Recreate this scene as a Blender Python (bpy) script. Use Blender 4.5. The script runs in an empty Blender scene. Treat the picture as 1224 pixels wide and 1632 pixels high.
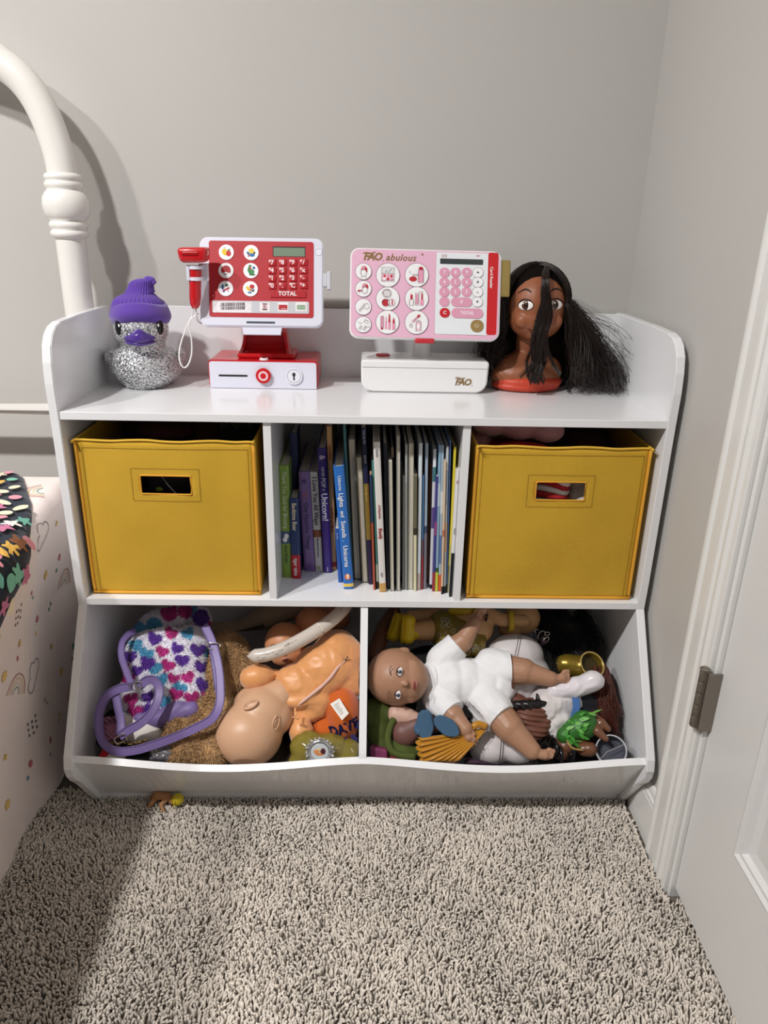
import bpy, bmesh, math, random
import numpy as np
from mathutils import Vector, Matrix, Quaternion, noise
random.seed(7); rng = np.random.default_rng(7)
PI = math.pi
scene = bpy.context.scene
COL = scene.collection

# ------------------------------------------------------------------ camera
FPX, PITCH, YAW, ROLL = 1179.9, .37063, -.0268, .02182
CAM = Vector((.4505, -1.3717, .9394))
cy, sy, cp, sp = math.cos(YAW), math.sin(YAW), math.cos(PITCH), math.sin(PITCH)
FWD = Vector((-sy*cp, cy*cp, -sp)); RT0 = Vector((cy, sy, 0)); UP0 = RT0.cross(FWD)
RT = math.cos(ROLL)*RT0 + math.sin(ROLL)*UP0
UPV = -math.sin(ROLL)*RT0 + math.cos(ROLL)*UP0
cd = bpy.data.cameras.new('camera'); cam = bpy.data.objects.new('camera', cd); COL.objects.link(cam)
cam.matrix_world = Matrix(((RT.x, UPV.x, -FWD.x, CAM.x), (RT.y, UPV.y, -FWD.y, CAM.y), (RT.z, UPV.z, -FWD.z, CAM.z), (0, 0, 0, 1)))
cd.sensor_fit = 'VERTICAL'; cd.sensor_height = 24.0; cd.lens = FPX/1632*24.0
cd.clip_start = .02
scene.camera = cam
# ------------------------------------------------------------------ light
scene.view_settings.view_transform = 'Standard'; scene.view_settings.look = 'None'
scene.view_settings.gamma = 1; scene.view_settings.exposure = 0.0
w = bpy.data.worlds.new('World'); scene.world = w; w.use_nodes = True
w.node_tree.nodes['Background'].inputs[0].default_value = (1.0, .99, .97, 1)
w.node_tree.nodes['Background'].inputs[1].default_value = .06
LAMPS = [((-1.20, -1.46, 2.33), 34), ((-.55, -1.46, 2.33), 47)]

def px_ray(x, y):
    return FWD + (x-612)/FPX*RT - (y-816)/FPX*UPV
def at(x, y, Y):            # the point of the room at depth Y seen along that direction
    d = px_ray(x, y); return CAM + d*((Y-CAM.y)/d.y)
def atz(x, y, Z):
    d = px_ray(x, y); return CAM + d*((Z-CAM.z)/d.z)
def atx(x, y, X):
    d = px_ray(x, y); return CAM + d*((X-CAM.x)/d.x)
PN = Vector((0, -.70, .714)); P0 = Vector((0, -.40, .15))
def pile(x, y, h=0.0):      # a point on the sloping heap of toys, h above it
    d = px_ray(x, y); return CAM + d*((h - (CAM-P0).dot(PN))/d.dot(PN))

# ------------------------------------------------------------------ materials
def lin(c):
    if isinstance(c, str):
        c = [int(c[i:i+2], 16)/255 for i in (0, 2, 4)]
    return tuple((v/12.92 if v <= .04045 else ((v+.055)/1.055)**2.4) for v in c[:3]) + (1,)
MATS = {}
def mat(name, col, rough=.5, metal=0, bump=0, bscale=200, var=0, vscale=20, spec=.5, sheen=0, trans=0, coat=0, sss=0, attr=None, alpha=1, btype='noise', ior=1.45):
    if name in MATS: return MATS[name]
    m = bpy.data.materials.new(name); m.use_nodes = True; nt = m.node_tree; N = nt.nodes; L = nt.links
    b = N['Principled BSDF']
    b.inputs['Base Color'].default_value = lin(col); b.inputs['Roughness'].default_value = rough
    b.inputs['Metallic'].default_value = metal; b.inputs['Specular IOR Level'].default_value = spec
    b.inputs['IOR'].default_value = ior
    if sheen: b.inputs['Sheen Weight'].default_value = sheen
    if trans: b.inputs['Transmission Weight'].default_value = trans
    if coat: b.inputs['Coat Weight'].default_value = coat; b.inputs['Coat Roughness'].default_value = .08
    if sss:
        b.inputs['Subsurface Weight'].default_value = sss; b.inputs['Subsurface Radius'].default_value = (1, .4, .25); b.inputs['Subsurface Scale'].default_value = .004
    if alpha < 1: b.inputs['Alpha'].default_value = alpha
    tc = N.new('ShaderNodeTexCoord')
    src = None
    if attr:
        a = N.new('ShaderNodeAttribute'); a.attribute_name = attr; src = a.outputs['Color']; L.new(src, b.inputs['Base Color'])
    if var:
        n = N.new('ShaderNodeTexNoise'); n.inputs['Scale'].default_value = vscale; n.inputs['Detail'].default_value = 5
        L.new(tc.outputs['Object'], n.inputs['Vector'])
        mr = N.new('ShaderNodeMapRange'); mr.inputs['From Min'].default_value = .3; mr.inputs['From Max'].default_value = .7
        mr.inputs['To Min'].default_value = 1-var; mr.inputs['To Max'].default_value = 1+var
        L.new(n.outputs['Fac'], mr.inputs['Value'])
        mx = N.new('ShaderNodeVectorMath'); mx.operation = 'SCALE'
        if src: L.new(src, mx.inputs[0])
        else: mx.inputs[0].default_value = lin(col)[:3]
        L.new(mr.outputs[0], mx.inputs['Scale']); L.new(mx.outputs[0], b.inputs['Base Color'])
    if bump:
        if btype == 'weave':
            t1 = N.new('ShaderNodeTexWave'); t1.inputs['Scale'].default_value = bscale; t1.bands_direction = 'DIAGONAL'
            t1.inputs['Distortion'].default_value = .6
            L.new(tc.outputs['Object'], t1.inputs['Vector']); out = t1.outputs['Fac']
        elif btype == 'voronoi':
            t1 = N.new('ShaderNodeTexVoronoi'); t1.inputs['Scale'].default_value = bscale
            L.new(tc.outputs['Object'], t1.inputs['Vector']); out = t1.outputs['Distance']
        else:
            t1 = N.new('ShaderNodeTexNoise'); t1.inputs['Scale'].default_value = bscale; t1.inputs['Detail'].default_value = 4
            L.new(tc.outputs['Object'], t1.inputs['Vector']); out = t1.outputs['Fac']
        bp = N.new('ShaderNodeBump'); bp.inputs['Strength'].default_value = bump; bp.inputs['Distance'].default_value = .002
        L.new(out, bp.inputs['Height']); L.new(bp.outputs[0], b.inputs['Normal'])
    MATS[name] = m
    return m
def C_(col, rough=.45, **k):   # plain colour by hex
    return mat('paint_%s_%s' % (col, '%g' % rough + ''.join('%s%s' % q for q in sorted(k.items()))), col, rough, **k)

# ------------------------------------------------------------------ object helpers
def tag(o, label=None, cat=None, group=None, kind=None):
    if label: o['label'] = label
    if cat: o['category'] = cat
    if group: o['group'] = group
    if kind: o['kind'] = kind
    return o
def thing(name, label, cat, loc=(0, 0, 0), group=None, M=None):
    o = bpy.data.objects.new(name, None); COL.objects.link(o); o.empty_display_size = .01
    if M is not None: o.matrix_world = M
    else: o.matrix_world = Matrix.Translation(Vector(loc))
    return tag(o, label, cat, group)
def worldm(o):
    m = o.matrix_basis.copy()
    while o.parent: o = o.parent; m = o.matrix_basis @ m
    return m
def obj(name, bm, m, parent=None, smooth=False, world=False, label=None, ang=None):
    """links a bmesh (or mesh) as one object; world=True: its vertices are given in room coordinates"""
    if isinstance(bm, bpy.types.Mesh): me = bm
    else:
        me = bpy.data.meshes.new(name)
        bmesh.ops.recalc_face_normals(bm, faces=bm.faces)
        bm.to_mesh(me); bm.free()
    if world and parent is not None: me.transform(worldm(parent).inverted())
    for mm in (m if isinstance(m, (list, tuple)) else [m]): me.materials.append(mm)
    if smooth:
        me.polygons.foreach_set('use_smooth', [True]*len(me.polygons))
        if ang: me.set_sharp_from_angle(angle=math.radians(ang))
    o = bpy.data.objects.new(name, me); COL.objects.link(o)
    if parent is not None: o.parent = parent
    if label: o['label'] = label
    return o
def struct(name, bm, m, **k):
    o = obj(name, bm, m, **k); o['kind'] = 'structure'; return o
def BM(): return bmesh.new()
def box(bm, x0, x1, y0, y1, z0, z1, bev=0, seg=2, mi=0, T=None):
    r = bmesh.ops.create_cube(bm, size=1)
    vs = r['verts']
    for v in vs:
        v.co = Vector(((x0+x1)/2+v.co.x*(x1-x0), (y0+y1)/2+v.co.y*(y1-y0), (z0+z1)/2+v.co.z*(z1-z0)))
    fs = list({f for v in vs for f in v.link_faces})
    if bev:
        es = list({e for v in vs for e in v.link_edges})
        rr = bmesh.ops.bevel(bm, geom=es, offset=bev, segments=seg, affect='EDGES', profile=.5)
        fs = list({f for f in rr['faces']} | {f for f in fs if f.is_valid})
        vs = list({v for f in fs for v in f.verts})
    for f in fs:
        if f.is_valid: f.material_index = mi
    if T is not None:
        for v in vs: v.co = T @ v.co
    return bm
def frame_from(d, up=Vector((0, 0, 1))):
    d = d.normalized()
    s = d.cross(up)
    if s.length < 1e-4: s = d.cross(Vector((0, 1, 0)))
    s.normalize(); return s, s.cross(d).normalized()
def smooth_path(P, n=8):
    P = [Vector(p) for p in P]; out = []
    Q = [2*P[0]-P[1]] + P + [2*P[-1]-P[-2]]
    for i in range(1, len(Q)-2):
        a, b, c, d = Q[i-1:i+3]
        for k in range(n):
            t = k/n
            out.append(.5*((2*b)+(c-a)*t+(2*a-5*b+4*c-d)*t*t+(3*b-a-3*c+d)*t**3))
    out.append(P[-1]); return out
def tube(bm, P, r, n=10, cap=True, closed=False, mi=0, flat=None, nrm=None):
    """sweep; r number or list; flat=(w,t): rectangular strap section, nrm its face direction"""
    P = [Vector(p) for p in P]; k = len(P); rings = []; prev = None
    for i, p in enumerate(P):
        if closed: d = P[(i+1) % k]-P[i-1]
        else: d = P[min(i+1, k-1)]-P[max(i-1, 0)]
        if d.length < 1e-9: d = Vector((0, 0, 1))
        d.normalize()
        if flat:
            nn = Vector(nrm[i] if isinstance(nrm, list) else nrm); s = d.cross(nn).normalized(); u = s.cross(d)
            w_, t_ = flat
            ring = [bm.verts.new(p+s*a*w_/2+u*b*t_/2) for a, b in ((-1, -.5), (-1, .5), (-.85, 1), (.85, 1), (1, .5), (1, -.5), (.85, -1), (-.85, -1))]
        else:
            if prev is None: s, u = frame_from(d)
            else:
                s = prev - d*prev.dot(d)
                s = s.normalized() if s.length > 1e-6 else frame_from(d)[0]
                u = d.cross(s)
            prev = s
            rr = r[i] if isinstance(r, (list, tuple, np.ndarray)) else r
            ring = [bm.verts.new(p+(s*math.cos(2*PI*j/n)+u*math.sin(2*PI*j/n))*rr) for j in range(n)]
        rings.append(ring)
    m = len(rings[0])
    for i in range(k if closed else k-1):
        a, b = rings[i], rings[(i+1) % k]
        for j in range(m):
            f = bm.faces.new((a[j], a[(j+1) % m], b[(j+1) % m], b[j])); f.material_index = mi
    if cap and not closed:
        for q in (rings[0][::-1], rings[-1]):
            f = bm.faces.new(q); f.material_index = mi
    return bm
def lathe(bm, prof, c=(0, 0, 0), n=32, axis='z', mi=0, T=None):
    c = Vector(c); rings = []
    for r, h in prof:
        if r < 1e-6:
            rings.append([bm.verts.new((0, 0, h))])
        else: rings.append([bm.verts.new((r*math.cos(2*PI*j/n), r*math.sin(2*PI*j/n), h)) for j in range(n)])
    vs = [v for q in rings for v in q]
    for a, b in zip(rings, rings[1:]):
        for j in range(n):
            if len(a) == 1 and len(b) == 1: continue
            if len(a) == 1: f = bm.faces.new((a[0], b[j], b[(j+1) % n]))
            elif len(b) == 1: f = bm.faces.new((a[j], a[(j+1) % n], b[0]))
            else: f = bm.faces.new((a[j], a[(j+1) % n], b[(j+1) % n], b[j]))
            f.material_index = mi
    for v in vs:
        x, y, z = v.co
        if axis == 'y': v.co = Vector((x, z, -y))
        elif axis == 'x': v.co = Vector((z, x, y))
        v.co = v.co + c
        if T is not None: v.co = T @ v.co
    return bm
def ball(bm, c, r, seg=20, M=None, mi=0):
    if not isinstance(r, (tuple, list, Vector)): r = (r, r, r)
    T = Matrix.Translation(Vector(c)) @ (M.to_4x4() if M is not None else Matrix.Identity(4)) @ Matrix.Diagonal(Vector((*r, 1)))
    rr = bmesh.ops.create_uvsphere(bm, u_segments=seg, v_segments=max(6, seg*2//3), radius=1, matrix=T)
    for f in {f for v in rr['verts'] for f in v.link_faces}: f.material_index = mi
    return bm
def prism(bm, pts, d0, d1, axis='y', mi=0, T=None):
    """2D outline (a,b) pushed from d0 to d1: axis y -> (a,d,b); x -> (d,a,b); z -> (a,b,d)"""
    def V(a, b, d): return {'y': (a, d, b), 'x': (d, a, b), 'z': (a, b, d)}[axis]
    A = [bm.verts.new(V(a, b, d0)) for a, b in pts]; B = [bm.verts.new(V(a, b, d1)) for a, b in pts]
    fs = [bm.faces.new(A), bm.faces.new(B[::-1])]
    n = len(pts)
    for i in range(n): fs.append(bm.faces.new((A[i], B[i], B[(i+1) % n], A[(i+1) % n])))
    for f in fs: f.material_index = mi
    if T is not None:
        for v in A+B: v.co = T @ v.co
    return bm
def rrect(x0, x1, z0, z1, r, n=6):
    out = []
    for cx, cz, a in ((x1-r, z1-r, 0), (x0+r, z1-r, 90), (x0+r, z0+r, 180), (x1-r, z0+r, 270)):
        for k in range(n+1):
            t = math.radians(a+90*k/n); out.append((cx+r*math.cos(t), cz+r*math.sin(t)))
    return out
def ell(cx, cz, rx, rz=None, n=24, a=0):
    rz = rx if rz is None else rz; ca, sa = math.cos(a), math.sin(a)
    return [(cx+rx*math.cos(2*PI*k/n)*ca-rz*math.sin(2*PI*k/n)*sa, cz+rx*math.cos(2*PI*k/n)*sa+rz*math.sin(2*PI*k/n)*ca) for k in range(n)]
def bmlink(fn, *a, **k):
    bm = BM(); fn(bm, *a, **k); return bm
def evaluated(me, mods):
    """the mesh after a list of modifiers [(type, {settings})]"""
    o = bpy.data.objects.new('tmp', me); COL.objects.link(o)
    for t, kw in mods:
        md = o.modifiers.new(t, t)
        for k_, v_ in kw.items(): setattr(md, k_, v_)
    dg = bpy.context.evaluated_depsgraph_get(); dg.update()
    r = bpy.data.meshes.new_from_object(o.evaluated_get(dg), depsgraph=dg)
    bpy.data.objects.remove(o); bpy.data.meshes.remove(me)
    return r
def blob(shapes, vox=.003, smooth=6, extra=None):
    """one continuous surface: ('b', centre, radii[, matrix]) ellipsoids and ('c', p, q, r0, r1) tapered limbs melted together"""
    bm = BM()
    for s in shapes:
        if s[0] == 'b': ball(bm, s[1], s[2], 24, s[3] if len(s) > 3 else None)
        else:
            p, q = Vector(s[1]), Vector(s[2]); n = 8
            tube(bm, [p.lerp(q, i/n) for i in range(n+1)], [s[3]+(s[4]-s[3])*i/n for i in range(n+1)], 16)
            ball(bm, p, s[3], 16); ball(bm, q, s[4], 16)
    if extra: extra(bm)
    me = bpy.data.meshes.new('blob'); bm.to_mesh(me); bm.free()
    return evaluated(me, [('REMESH', dict(mode='VOXEL', voxel_size=vox, use_smooth_shade=True)), ('SMOOTH', dict(factor=.5, iterations=smooth))])
def text(name, s, size, loc, rot, m, parent=None, depth=.0002, bold=0, ax='LEFT', sx=1, shear=0, space=1):
    """lettering as a thin raised mesh; rot is an Euler or Matrix in the parent's frame"""
    cu = bpy.data.curves.new(name, 'FONT'); cu.body = s; cu.size = size; cu.extrude = depth; cu.align_x = ax; cu.align_y = 'CENTER'
    cu.offset = bold; cu.shear = shear; cu.space_character = space; cu.resolution_u = 2
    o = bpy.data.objects.new('tmp', cu); COL.objects.link(o)
    dg = bpy.context.evaluated_depsgraph_get(); dg.update()
    me = bpy.data.meshes.new_from_object(o.evaluated_get(dg), depsgraph=dg)
    bpy.data.objects.remove(o); bpy.data.curves.remove(cu)
    R_ = rot.to_matrix().to_4x4() if hasattr(rot, 'to_matrix') else rot.to_4x4()
    me.transform(Matrix.Translation(Vector(loc)) @ R_ @ Matrix.Diagonal((sx, 1, 1, 1)))
    me.materials.clear()
    return obj(name, me, m, parent)
from mathutils import Euler
FRONT = Euler((PI/2, 0, 0))       # lettering facing -y, reading along +x
def colour_attr(me, f):
    """per-corner colour named 'tint' from f(point)->linear rgb"""
    at_ = me.color_attributes.new('tint', 'FLOAT_COLOR', 'POINT')
    buf = []
    for v in me.vertices: buf.extend((*f(v.co)[:3], 1))
    at_.data.foreach_set('color', buf)
def fur(name, me, n, length, width, m, parent, lean=Vector((0, 0, -.5)), rnd=.5, tint=None, keep=None, seed=1):
    """short fur as one mesh of thin blades rooted on the mesh me (in the parent's frame)"""
    r = np.random.default_rng(seed)
    me.calc_loop_triangles(); T = np.array([t.vertices[:] for t in me.loop_triangles])
    V = np.array([v.co[:] for v in me.vertices]); Nn = np.array([v.normal[:] for v in me.vertices])
    a, b, c = V[T[:, 0]], V[T[:, 1]], V[T[:, 2]]
    ar = np.linalg.norm(np.cross(b-a, c-a), axis=1)
    i = r.choice(len(T), n, p=ar/ar.sum()); u, v = r.random(n), r.random(n); s = u+v > 1; u[s] = 1-u[s]; v[s] = 1-v[s]
    P = a[i]+(b-a)[i]*u[:, None]+(c-a)[i]*v[:, None]
    N_ = Nn[T[i, 0]]*(1-u-v)[:, None]+Nn[T[i, 1]]*u[:, None]+Nn[T[i, 2]]*v[:, None]
    if keep is not None:
        k = keep(P, N_); P, N_ = P[k], N_[k]; n = len(P)
    cl = np.array([noise.noise_vector(Vector(p)*60)[:] for p in P])
    d = N_+np.array(lean)*.6+cl*rnd*1.2+r.normal(0, .25, (n, 3)); d /= np.linalg.norm(d, axis=1)[:, None]
    sd = np.cross(d, r.normal(0, 1, (n, 3))); sd /= np.linalg.norm(sd, axis=1)[:, None]
    L_ = length*(.6+.6*r.random(n))[:, None]
    mid = P+d*L_*.6; tip = P+d*L_+np.array(lean)*L_*.35
    VV = np.stack([P-sd*width, P+sd*width, mid+sd*width*.8, mid-sd*width*.8, tip], 1).reshape(-1, 3)
    fm = bpy.data.meshes.new(name)
    o5 = np.arange(n)*5
    F = [(q, q+1, q+2, q+3) for q in o5] + [(q+3, q+2, q+4) for q in o5]
    fm.from_pydata(VV, [], F)
    if tint is not None:
        at_ = fm.color_attributes.new('tint', 'FLOAT_COLOR', 'POINT')
        cc = np.array([(*tint(Vector(p))[:3], 1.0) for p in P])*np.concatenate([(.8+.4*r.random((n, 1))).repeat(3, 1), np.ones((n, 1))], 1)
        at_.data.foreach_set('color', np.repeat(cc, 5, axis=0).ravel())
    return obj(name, fm, m, parent)
def strands(name, paths, w0, w1, m, parent, sides=3):
    """hair: many thin tapered tubes as one mesh; paths: array (n, k, 3) in the parent's frame"""
    Pp = np.array(paths); n, k, _ = Pp.shape
    d = np.gradient(Pp, axis=1); d /= np.linalg.norm(d, axis=2)[:, :, None]+1e-9
    ref = np.array([.3, .2, .93]); s = np.cross(d, ref); s /= np.linalg.norm(s, axis=2)[:, :, None]+1e-9; u = np.cross(s, d)
    w = np.linspace(w0, w1, k)[None, :, None]
    V = np.stack([Pp+(s*math.cos(2*PI*j/sides)+u*math.sin(2*PI*j/sides))*w for j in range(sides)], 2).reshape(-1, 3)
    idx = np.arange(n*k*sides).reshape(n, k, sides); F = []
    for j in range(sides):
        a = idx[:, :-1, j].ravel(); b = idx[:, :-1, (j+1) % sides].ravel(); c = idx[:, 1:, (j+1) % sides].ravel(); e = idx[:, 1:, j].ravel()
        F.append(np.stack([a, b, c, e], 1))
    fm = bpy.data.meshes.new(name); fm.from_pydata(V, [], np.concatenate(F).tolist())
    return obj(name, fm, m, parent, smooth=True)

# ================================================================== SETTING
paint = mat('wall_paint', 'BFBCB8', .55, bump=.04, bscale=350, var=.012, vscale=3)
trimw = mat('trim_paint', 'E4E3E0', .32, bump=.03, bscale=60)
WX, WY = .924, .010            # right wall, back wall
for nm, bm in (('wall_back', bmlink(box, -3.2, WX+.1, WY, WY+.1, 0, 2.44)),):
    struct(nm, bm, paint)
bm = BM(); box(bm, WX, WX+.1, -.545, WY, 0, 2.44); box(bm, WX, WX+.1, -1.36, -.545, 2.06, 2.44); box(bm, WX, WX+.1, -3.0, -1.36, 0, 2.44)
struct('wall_right', bm, paint)
struct('wall_left', bmlink(box, -3.3, -3.2, -3.0, WY, 0, 2.44), paint)
struct('ceiling', bmlink(box, -3.3, WX+.1, -3.0, WY+.1, 2.44, 2.5), mat('ceiling_paint', 'E6E4E0', .8))
carp = mat('carpet_base', '6A635B', .95, bump=.5, bscale=400, var=.25, vscale=60)
fl = struct('floor', bmlink(box, -3.3, WX+.1, -3.0, WY+.1, -.06, 0), carp)
fl['label'] = 'grey-beige cut-pile carpet floor'
# carpet tufts (uncountable): bent yarn ends
def carpet():
    X = []; Y = []
    s = .0038
    for gx in np.arange(-.32, .94, s):
        for gy in np.arange(-1.16, -.33, s):
            if gx > .94 or (gx > .915 and gy > -.55): continue
            X.append(gx); Y.append(gy)
    n = len(X); P = np.stack([np.array(X)+rng.normal(0, .0013, n), np.array(Y)+rng.normal(0, .0013, n), np.zeros(n)], 1)
    P[:, 0] = np.where(P[:, 1] > -.56, np.minimum(P[:, 0], .906), P[:, 0])
    big = np.array([noise.noise_vector(Vector((p[0]*9, p[1]*9, 0)))[:2] for p in P])
    mid = np.array([noise.noise_vector(Vector((p[0]*70, p[1]*70, 3)))[:2] for p in P])
    ln = big*.5+mid*1.1+rng.normal(0, .45, (n, 2))
    h = .0092+rng.normal(0, .0012, n)+mid[:, 0]*.002
    k = 5; ts = np.linspace(0, 1, k); rad = np.array([.0013, .0016, .0017, .0015, .0009])
    path = np.stack([np.concatenate([P[:, :2]+ln*(t**1.5)*.0048, (h*np.sin(t*1.45))[:, None]], 1) for t in ts], 1)
    sides = 4; d = np.gradient(path, axis=1); d /= np.linalg.norm(d, axis=2)[:, :, None]
    s_ = np.cross(d, [.9, .1, .1]); s_ /= np.linalg.norm(s_, axis=2)[:, :, None]; u_ = np.cross(s_, d)
    V = np.stack([path+(s_*math.cos(2*PI*j/sides)+u_*math.sin(2*PI*j/sides))*rad[None, :, None] for j in range(sides)], 2).reshape(-1, 3)
    idx = np.arange(n*k*sides).reshape(n, k, sides); F = []
    for j in range(sides):
        F.append(np.stack([idx[:, :-1, j].ravel(), idx[:, :-1, (j+1) % sides].ravel(), idx[:, 1:, (j+1) % sides].ravel(), idx[:, 1:, j].ravel()], 1))
    F.append(idx[:, -1, :]); F = np.concatenate(F)
    me = bpy.data.meshes.new('carpet_pile')
    me.vertices.add(len(V)); me.vertices.foreach_set('co', V.ravel().astype(np.float32))
    me.loops.add(F.size); me.loops.foreach_set('vertex_index', F.ravel().astype(np.int32))
    me.polygons.add(len(F)); me.polygons.foreach_set('loop_start', np.arange(0, F.size, 4).astype(np.int32))
    me.update(calc_edges=True)
    me.polygons.foreach_set('use_smooth', np.ones(len(F), bool))
    tone = 1+rng.normal(0, .10, n)+big[:, 1]*.12
    cc = np.array(lin('DAD1C6')[:3])[None, :]*tone[:, None]
    a = me.color_attributes.new('tint', 'FLOAT_COLOR', 'POINT')
    a.data.foreach_set('color', np.concatenate([np.repeat(cc, k*sides, axis=0), np.ones((n*k*sides, 1))], 1).ravel())
    o = obj('carpet_pile', me, mat('carpet_yarn', 'B0A89E', .9, attr='tint', sheen=.2))
    tag(o, 'grey-beige twisted carpet pile covering the floor in front of the toy shelf', 'carpet', kind='stuff')
carpet()
# baseboard on the right wall, with a moulded top
bp = [(WX, 0), (.9155, 0), (.9155, .074), (.9165, .077), (.9165, .082), (.919, .086), (.9195, .094), (.9215, .099), (WX, .1005)]
bm = BM(); prism(bm, [(a, b) for a, b in bp], -.457, WY-.002, axis='y'); struct('baseboard_right', bm, trimw)
# door casing: fluted profile standing on the floor
cpn = [(-.4555, 0), (-.4555, .011), (-.459, .014), (-.464, .014), (-.468, .0105), (-.472, .012), (-.492, .0145), (-.500, .0150), (-.503, .012), (-.507, .012),
       (-.511, .0155), (-.519, .0165), (-.523, .013), (-.527, .013), (-.531, .0155), (-.5365, .0155), (-.538, .013), (-.538, 0)]
bm = BM()
def casing(bm, z0, z1):
    A = [bm.verts.new((WX-d, y, z0)) for y, d in cpn]; B = [bm.verts.new((WX-d, y, z1)) for y, d in cpn]
    for i in range(len(cpn)-1): bm.faces.new((A[i], A[i+1], B[i+1], B[i]))
    bm.faces.new(A); bm.faces.new(B[::-1])
casing(bm, 0, 2.13)
struct('trim_1', bm, trimw, smooth=False)
bm = BM(); box(bm, WX-.008, WX+.09, -.547, -.539, 0, 2.06, .0008); box(bm, WX+.02, WX+.03, -.56, -.539, 0, 2.06)
struct('trim_2', bm, trimw)
# door with recessed moulded panels
dr = thing('door_1', 'white moulded panel door beside the toy shelf', 'door'); dr['kind'] = 'structure'
del dr['category']
def door():
    X = WX-.0015; y0, y1 = -.5485, -1.34; z0, z1 = .02, 2.04
    doorm = mat('door_paint', 'DAD9D8', .34, bump=.05, bscale=40)
    bm = BM(); box(bm, X+.012, X+.035, y1, y0, z0, z1)
    cells_y = [(-.548-.115, -.92+.02), (-.92-.07, -1.34+.115)]; cells_z = [(.205, .86), (1.06, 1.92)]
    ys = [y1, -1.225, -.99, -.90, -.663, y0]; zs = [z0, .205, .86, 1.06, 1.92, z1]
    for i in range(5):
        for j in range(5):
            if i in (1, 3) and j in (1, 3): continue
            box(bm, X, X+.014, ys[i], ys[i+1], zs[j], zs[j+1])
    obj('door_leaf', bm, doorm, dr)
    for i in (1, 3):
        for j in (1, 3):
            bm = BM(); a0, a1, b0, b1 = ys[i], ys[i+1], zs[j], zs[j+1]
            prof = [(0, -.0015), (.004, -.003), (.008, .001), (.013, .001), (.017, .007), (.030, .009), (.036, .0045), (.05, .004)]
            rings = [[bm.verts.new((X+dd, y, z)) for y, z in ((a0+o_, b0+o_), (a1-o_, b0+o_), (a1-o_, b1-o_), (a0+o_, b1-o_))] for o_, dd in prof]
            for p, q in zip(rings, rings[1:]):
                for k in range(4): bm.faces.new((p[k], p[(k+1) % 4], q[(k+1) % 4], q[k]))
            bm.faces.new(rings[-1])
            obj('door_panel', bm, doorm, dr)
    hm = mat('brushed_nickel', '8C857B', .42, metal=.85, bump=.1, bscale=300)
    for zc in (.353, 1.85):
        hx, hy = WX-.0205, -.5405
        hg = obj('hinge', bmlink(box, WX-.021, WX-.016, -.5485, -.5425, zc-.045, zc+.045, .0006), hm, dr)
        bm = BM(); box(bm, WX-.0205, WX-.0015, -.5535, -.5505, zc-.045, zc+.045, .0006); obj('hinge_leaf', bm, hm, hg)
        for k in range(5):
            bm = BM(); a = zc-.045+k*.018
            lathe(bm, [(0, a+.0004), (.0058, a+.0004), (.0062, a+.001), (.0062, a+.017), (.0058, a+.0176), (0, a+.0176)], (hx, hy, 0), 20)
            obj('hinge_knuckle', bm, hm, hg, smooth=True, ang=40)
        bm = BM(); lathe(bm, [(0, .0035), (.004, .003), (.0068, .001), (.0068, 0), (0, 0)], (hx, hy, zc+.045), 20); obj('hinge_pin', bm, hm, hg, smooth=True, ang=40)
door()

# ceiling lamp: flush dome, its bulbs light the room
lampo = thing('ceiling_lamp', 'flush white two-bulb ceiling lamp above and behind the viewer', 'lamp', (-.90, -1.46, 2.44))
bm = BM(); box(bm, -.38, .38, -.06, .06, -.022, 0, .01); obj('lamp_base', bm, trimw, lampo, smooth=True, ang=40)
for (p, pw) in LAMPS:
    ld = bpy.data.lights.new('bulb', 'AREA'); ld.energy = pw; ld.shape = 'DISK'; ld.size = .12; ld.color = (1, .985, .965)
    lo = bpy.data.objects.new('bulb', ld); COL.objects.link(lo); lo.location = p

# ================================================================== TOY SHELF
shelfw = mat('white_laminate', 'EBEBED', .22, bump=.015, bscale=30, coat=.25)
W = .90; T_ = .0135
sh = thing('toy_shelf', 'white toy organizer shelf standing against the back wall', 'shelf', (.45, -.2, 0))
prof = [(0, 0), (-.349, 0), (-.406, .086), (-.424, .108), (-.433, .123), (-.4365, .140), (-.432, .158), (-.364, .258), (-.298, .3545), (-.300, .40), (-.302, .66), (-.3035, .715),
        (-.301, .745), (-.295, .768), (-.284, .783), (-.268, .7925), (-.248, .7965), (-.18, .7985), (0, .7985)]
for x0, x1 in ((-T_, 0), (W, W+T_)):
    bm = BM(); prism(bm, prof, x0, x1, axis='x')
    bmesh.ops.recalc_face_normals(bm, faces=bm.faces)
    es = [e for e in bm.edges if len({round(v.co.x, 4) for v in e.verts}) == 1]
    bmesh.ops.bevel(bm, geom=es, offset=.0012, segments=2, affect='EDGES')
    obj('side_panel', bm, shelfw, sh, world=True)
B = .0007
obj('back_panel', bmlink(box, 0, W, -.005, 0, .02, .7965, .0005), shelfw, sh, world=True)
obj('top_board', bmlink(box, 0, W, -.300, -.005, .662, .674, B), shelfw, sh, world=True)
obj('middle_board', bmlink(box, 0, W, -.2975, -.005, .354, .366, B), shelfw, sh, world=True)
for a, b in ((.296, .308), (.5955, .6075)):
    obj('divider', bmlink(box, a, b, -.2955, -.005, .366, .662, B), shelfw, sh, world=True)
bm = BM(); prism(bm, [(-.005, .06), (-.005, .354), (-.294, .354), (-.420, .160), (-.424, .150), (-.36, .06)], .4445, .4565, axis='x')
obj('divider', bm, shelfw, sh, world=True)
obj('bottom_board', bmlink(box, 0, W, -.352, -.005, .046, .058, B), shelfw, sh, world=True)
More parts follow.
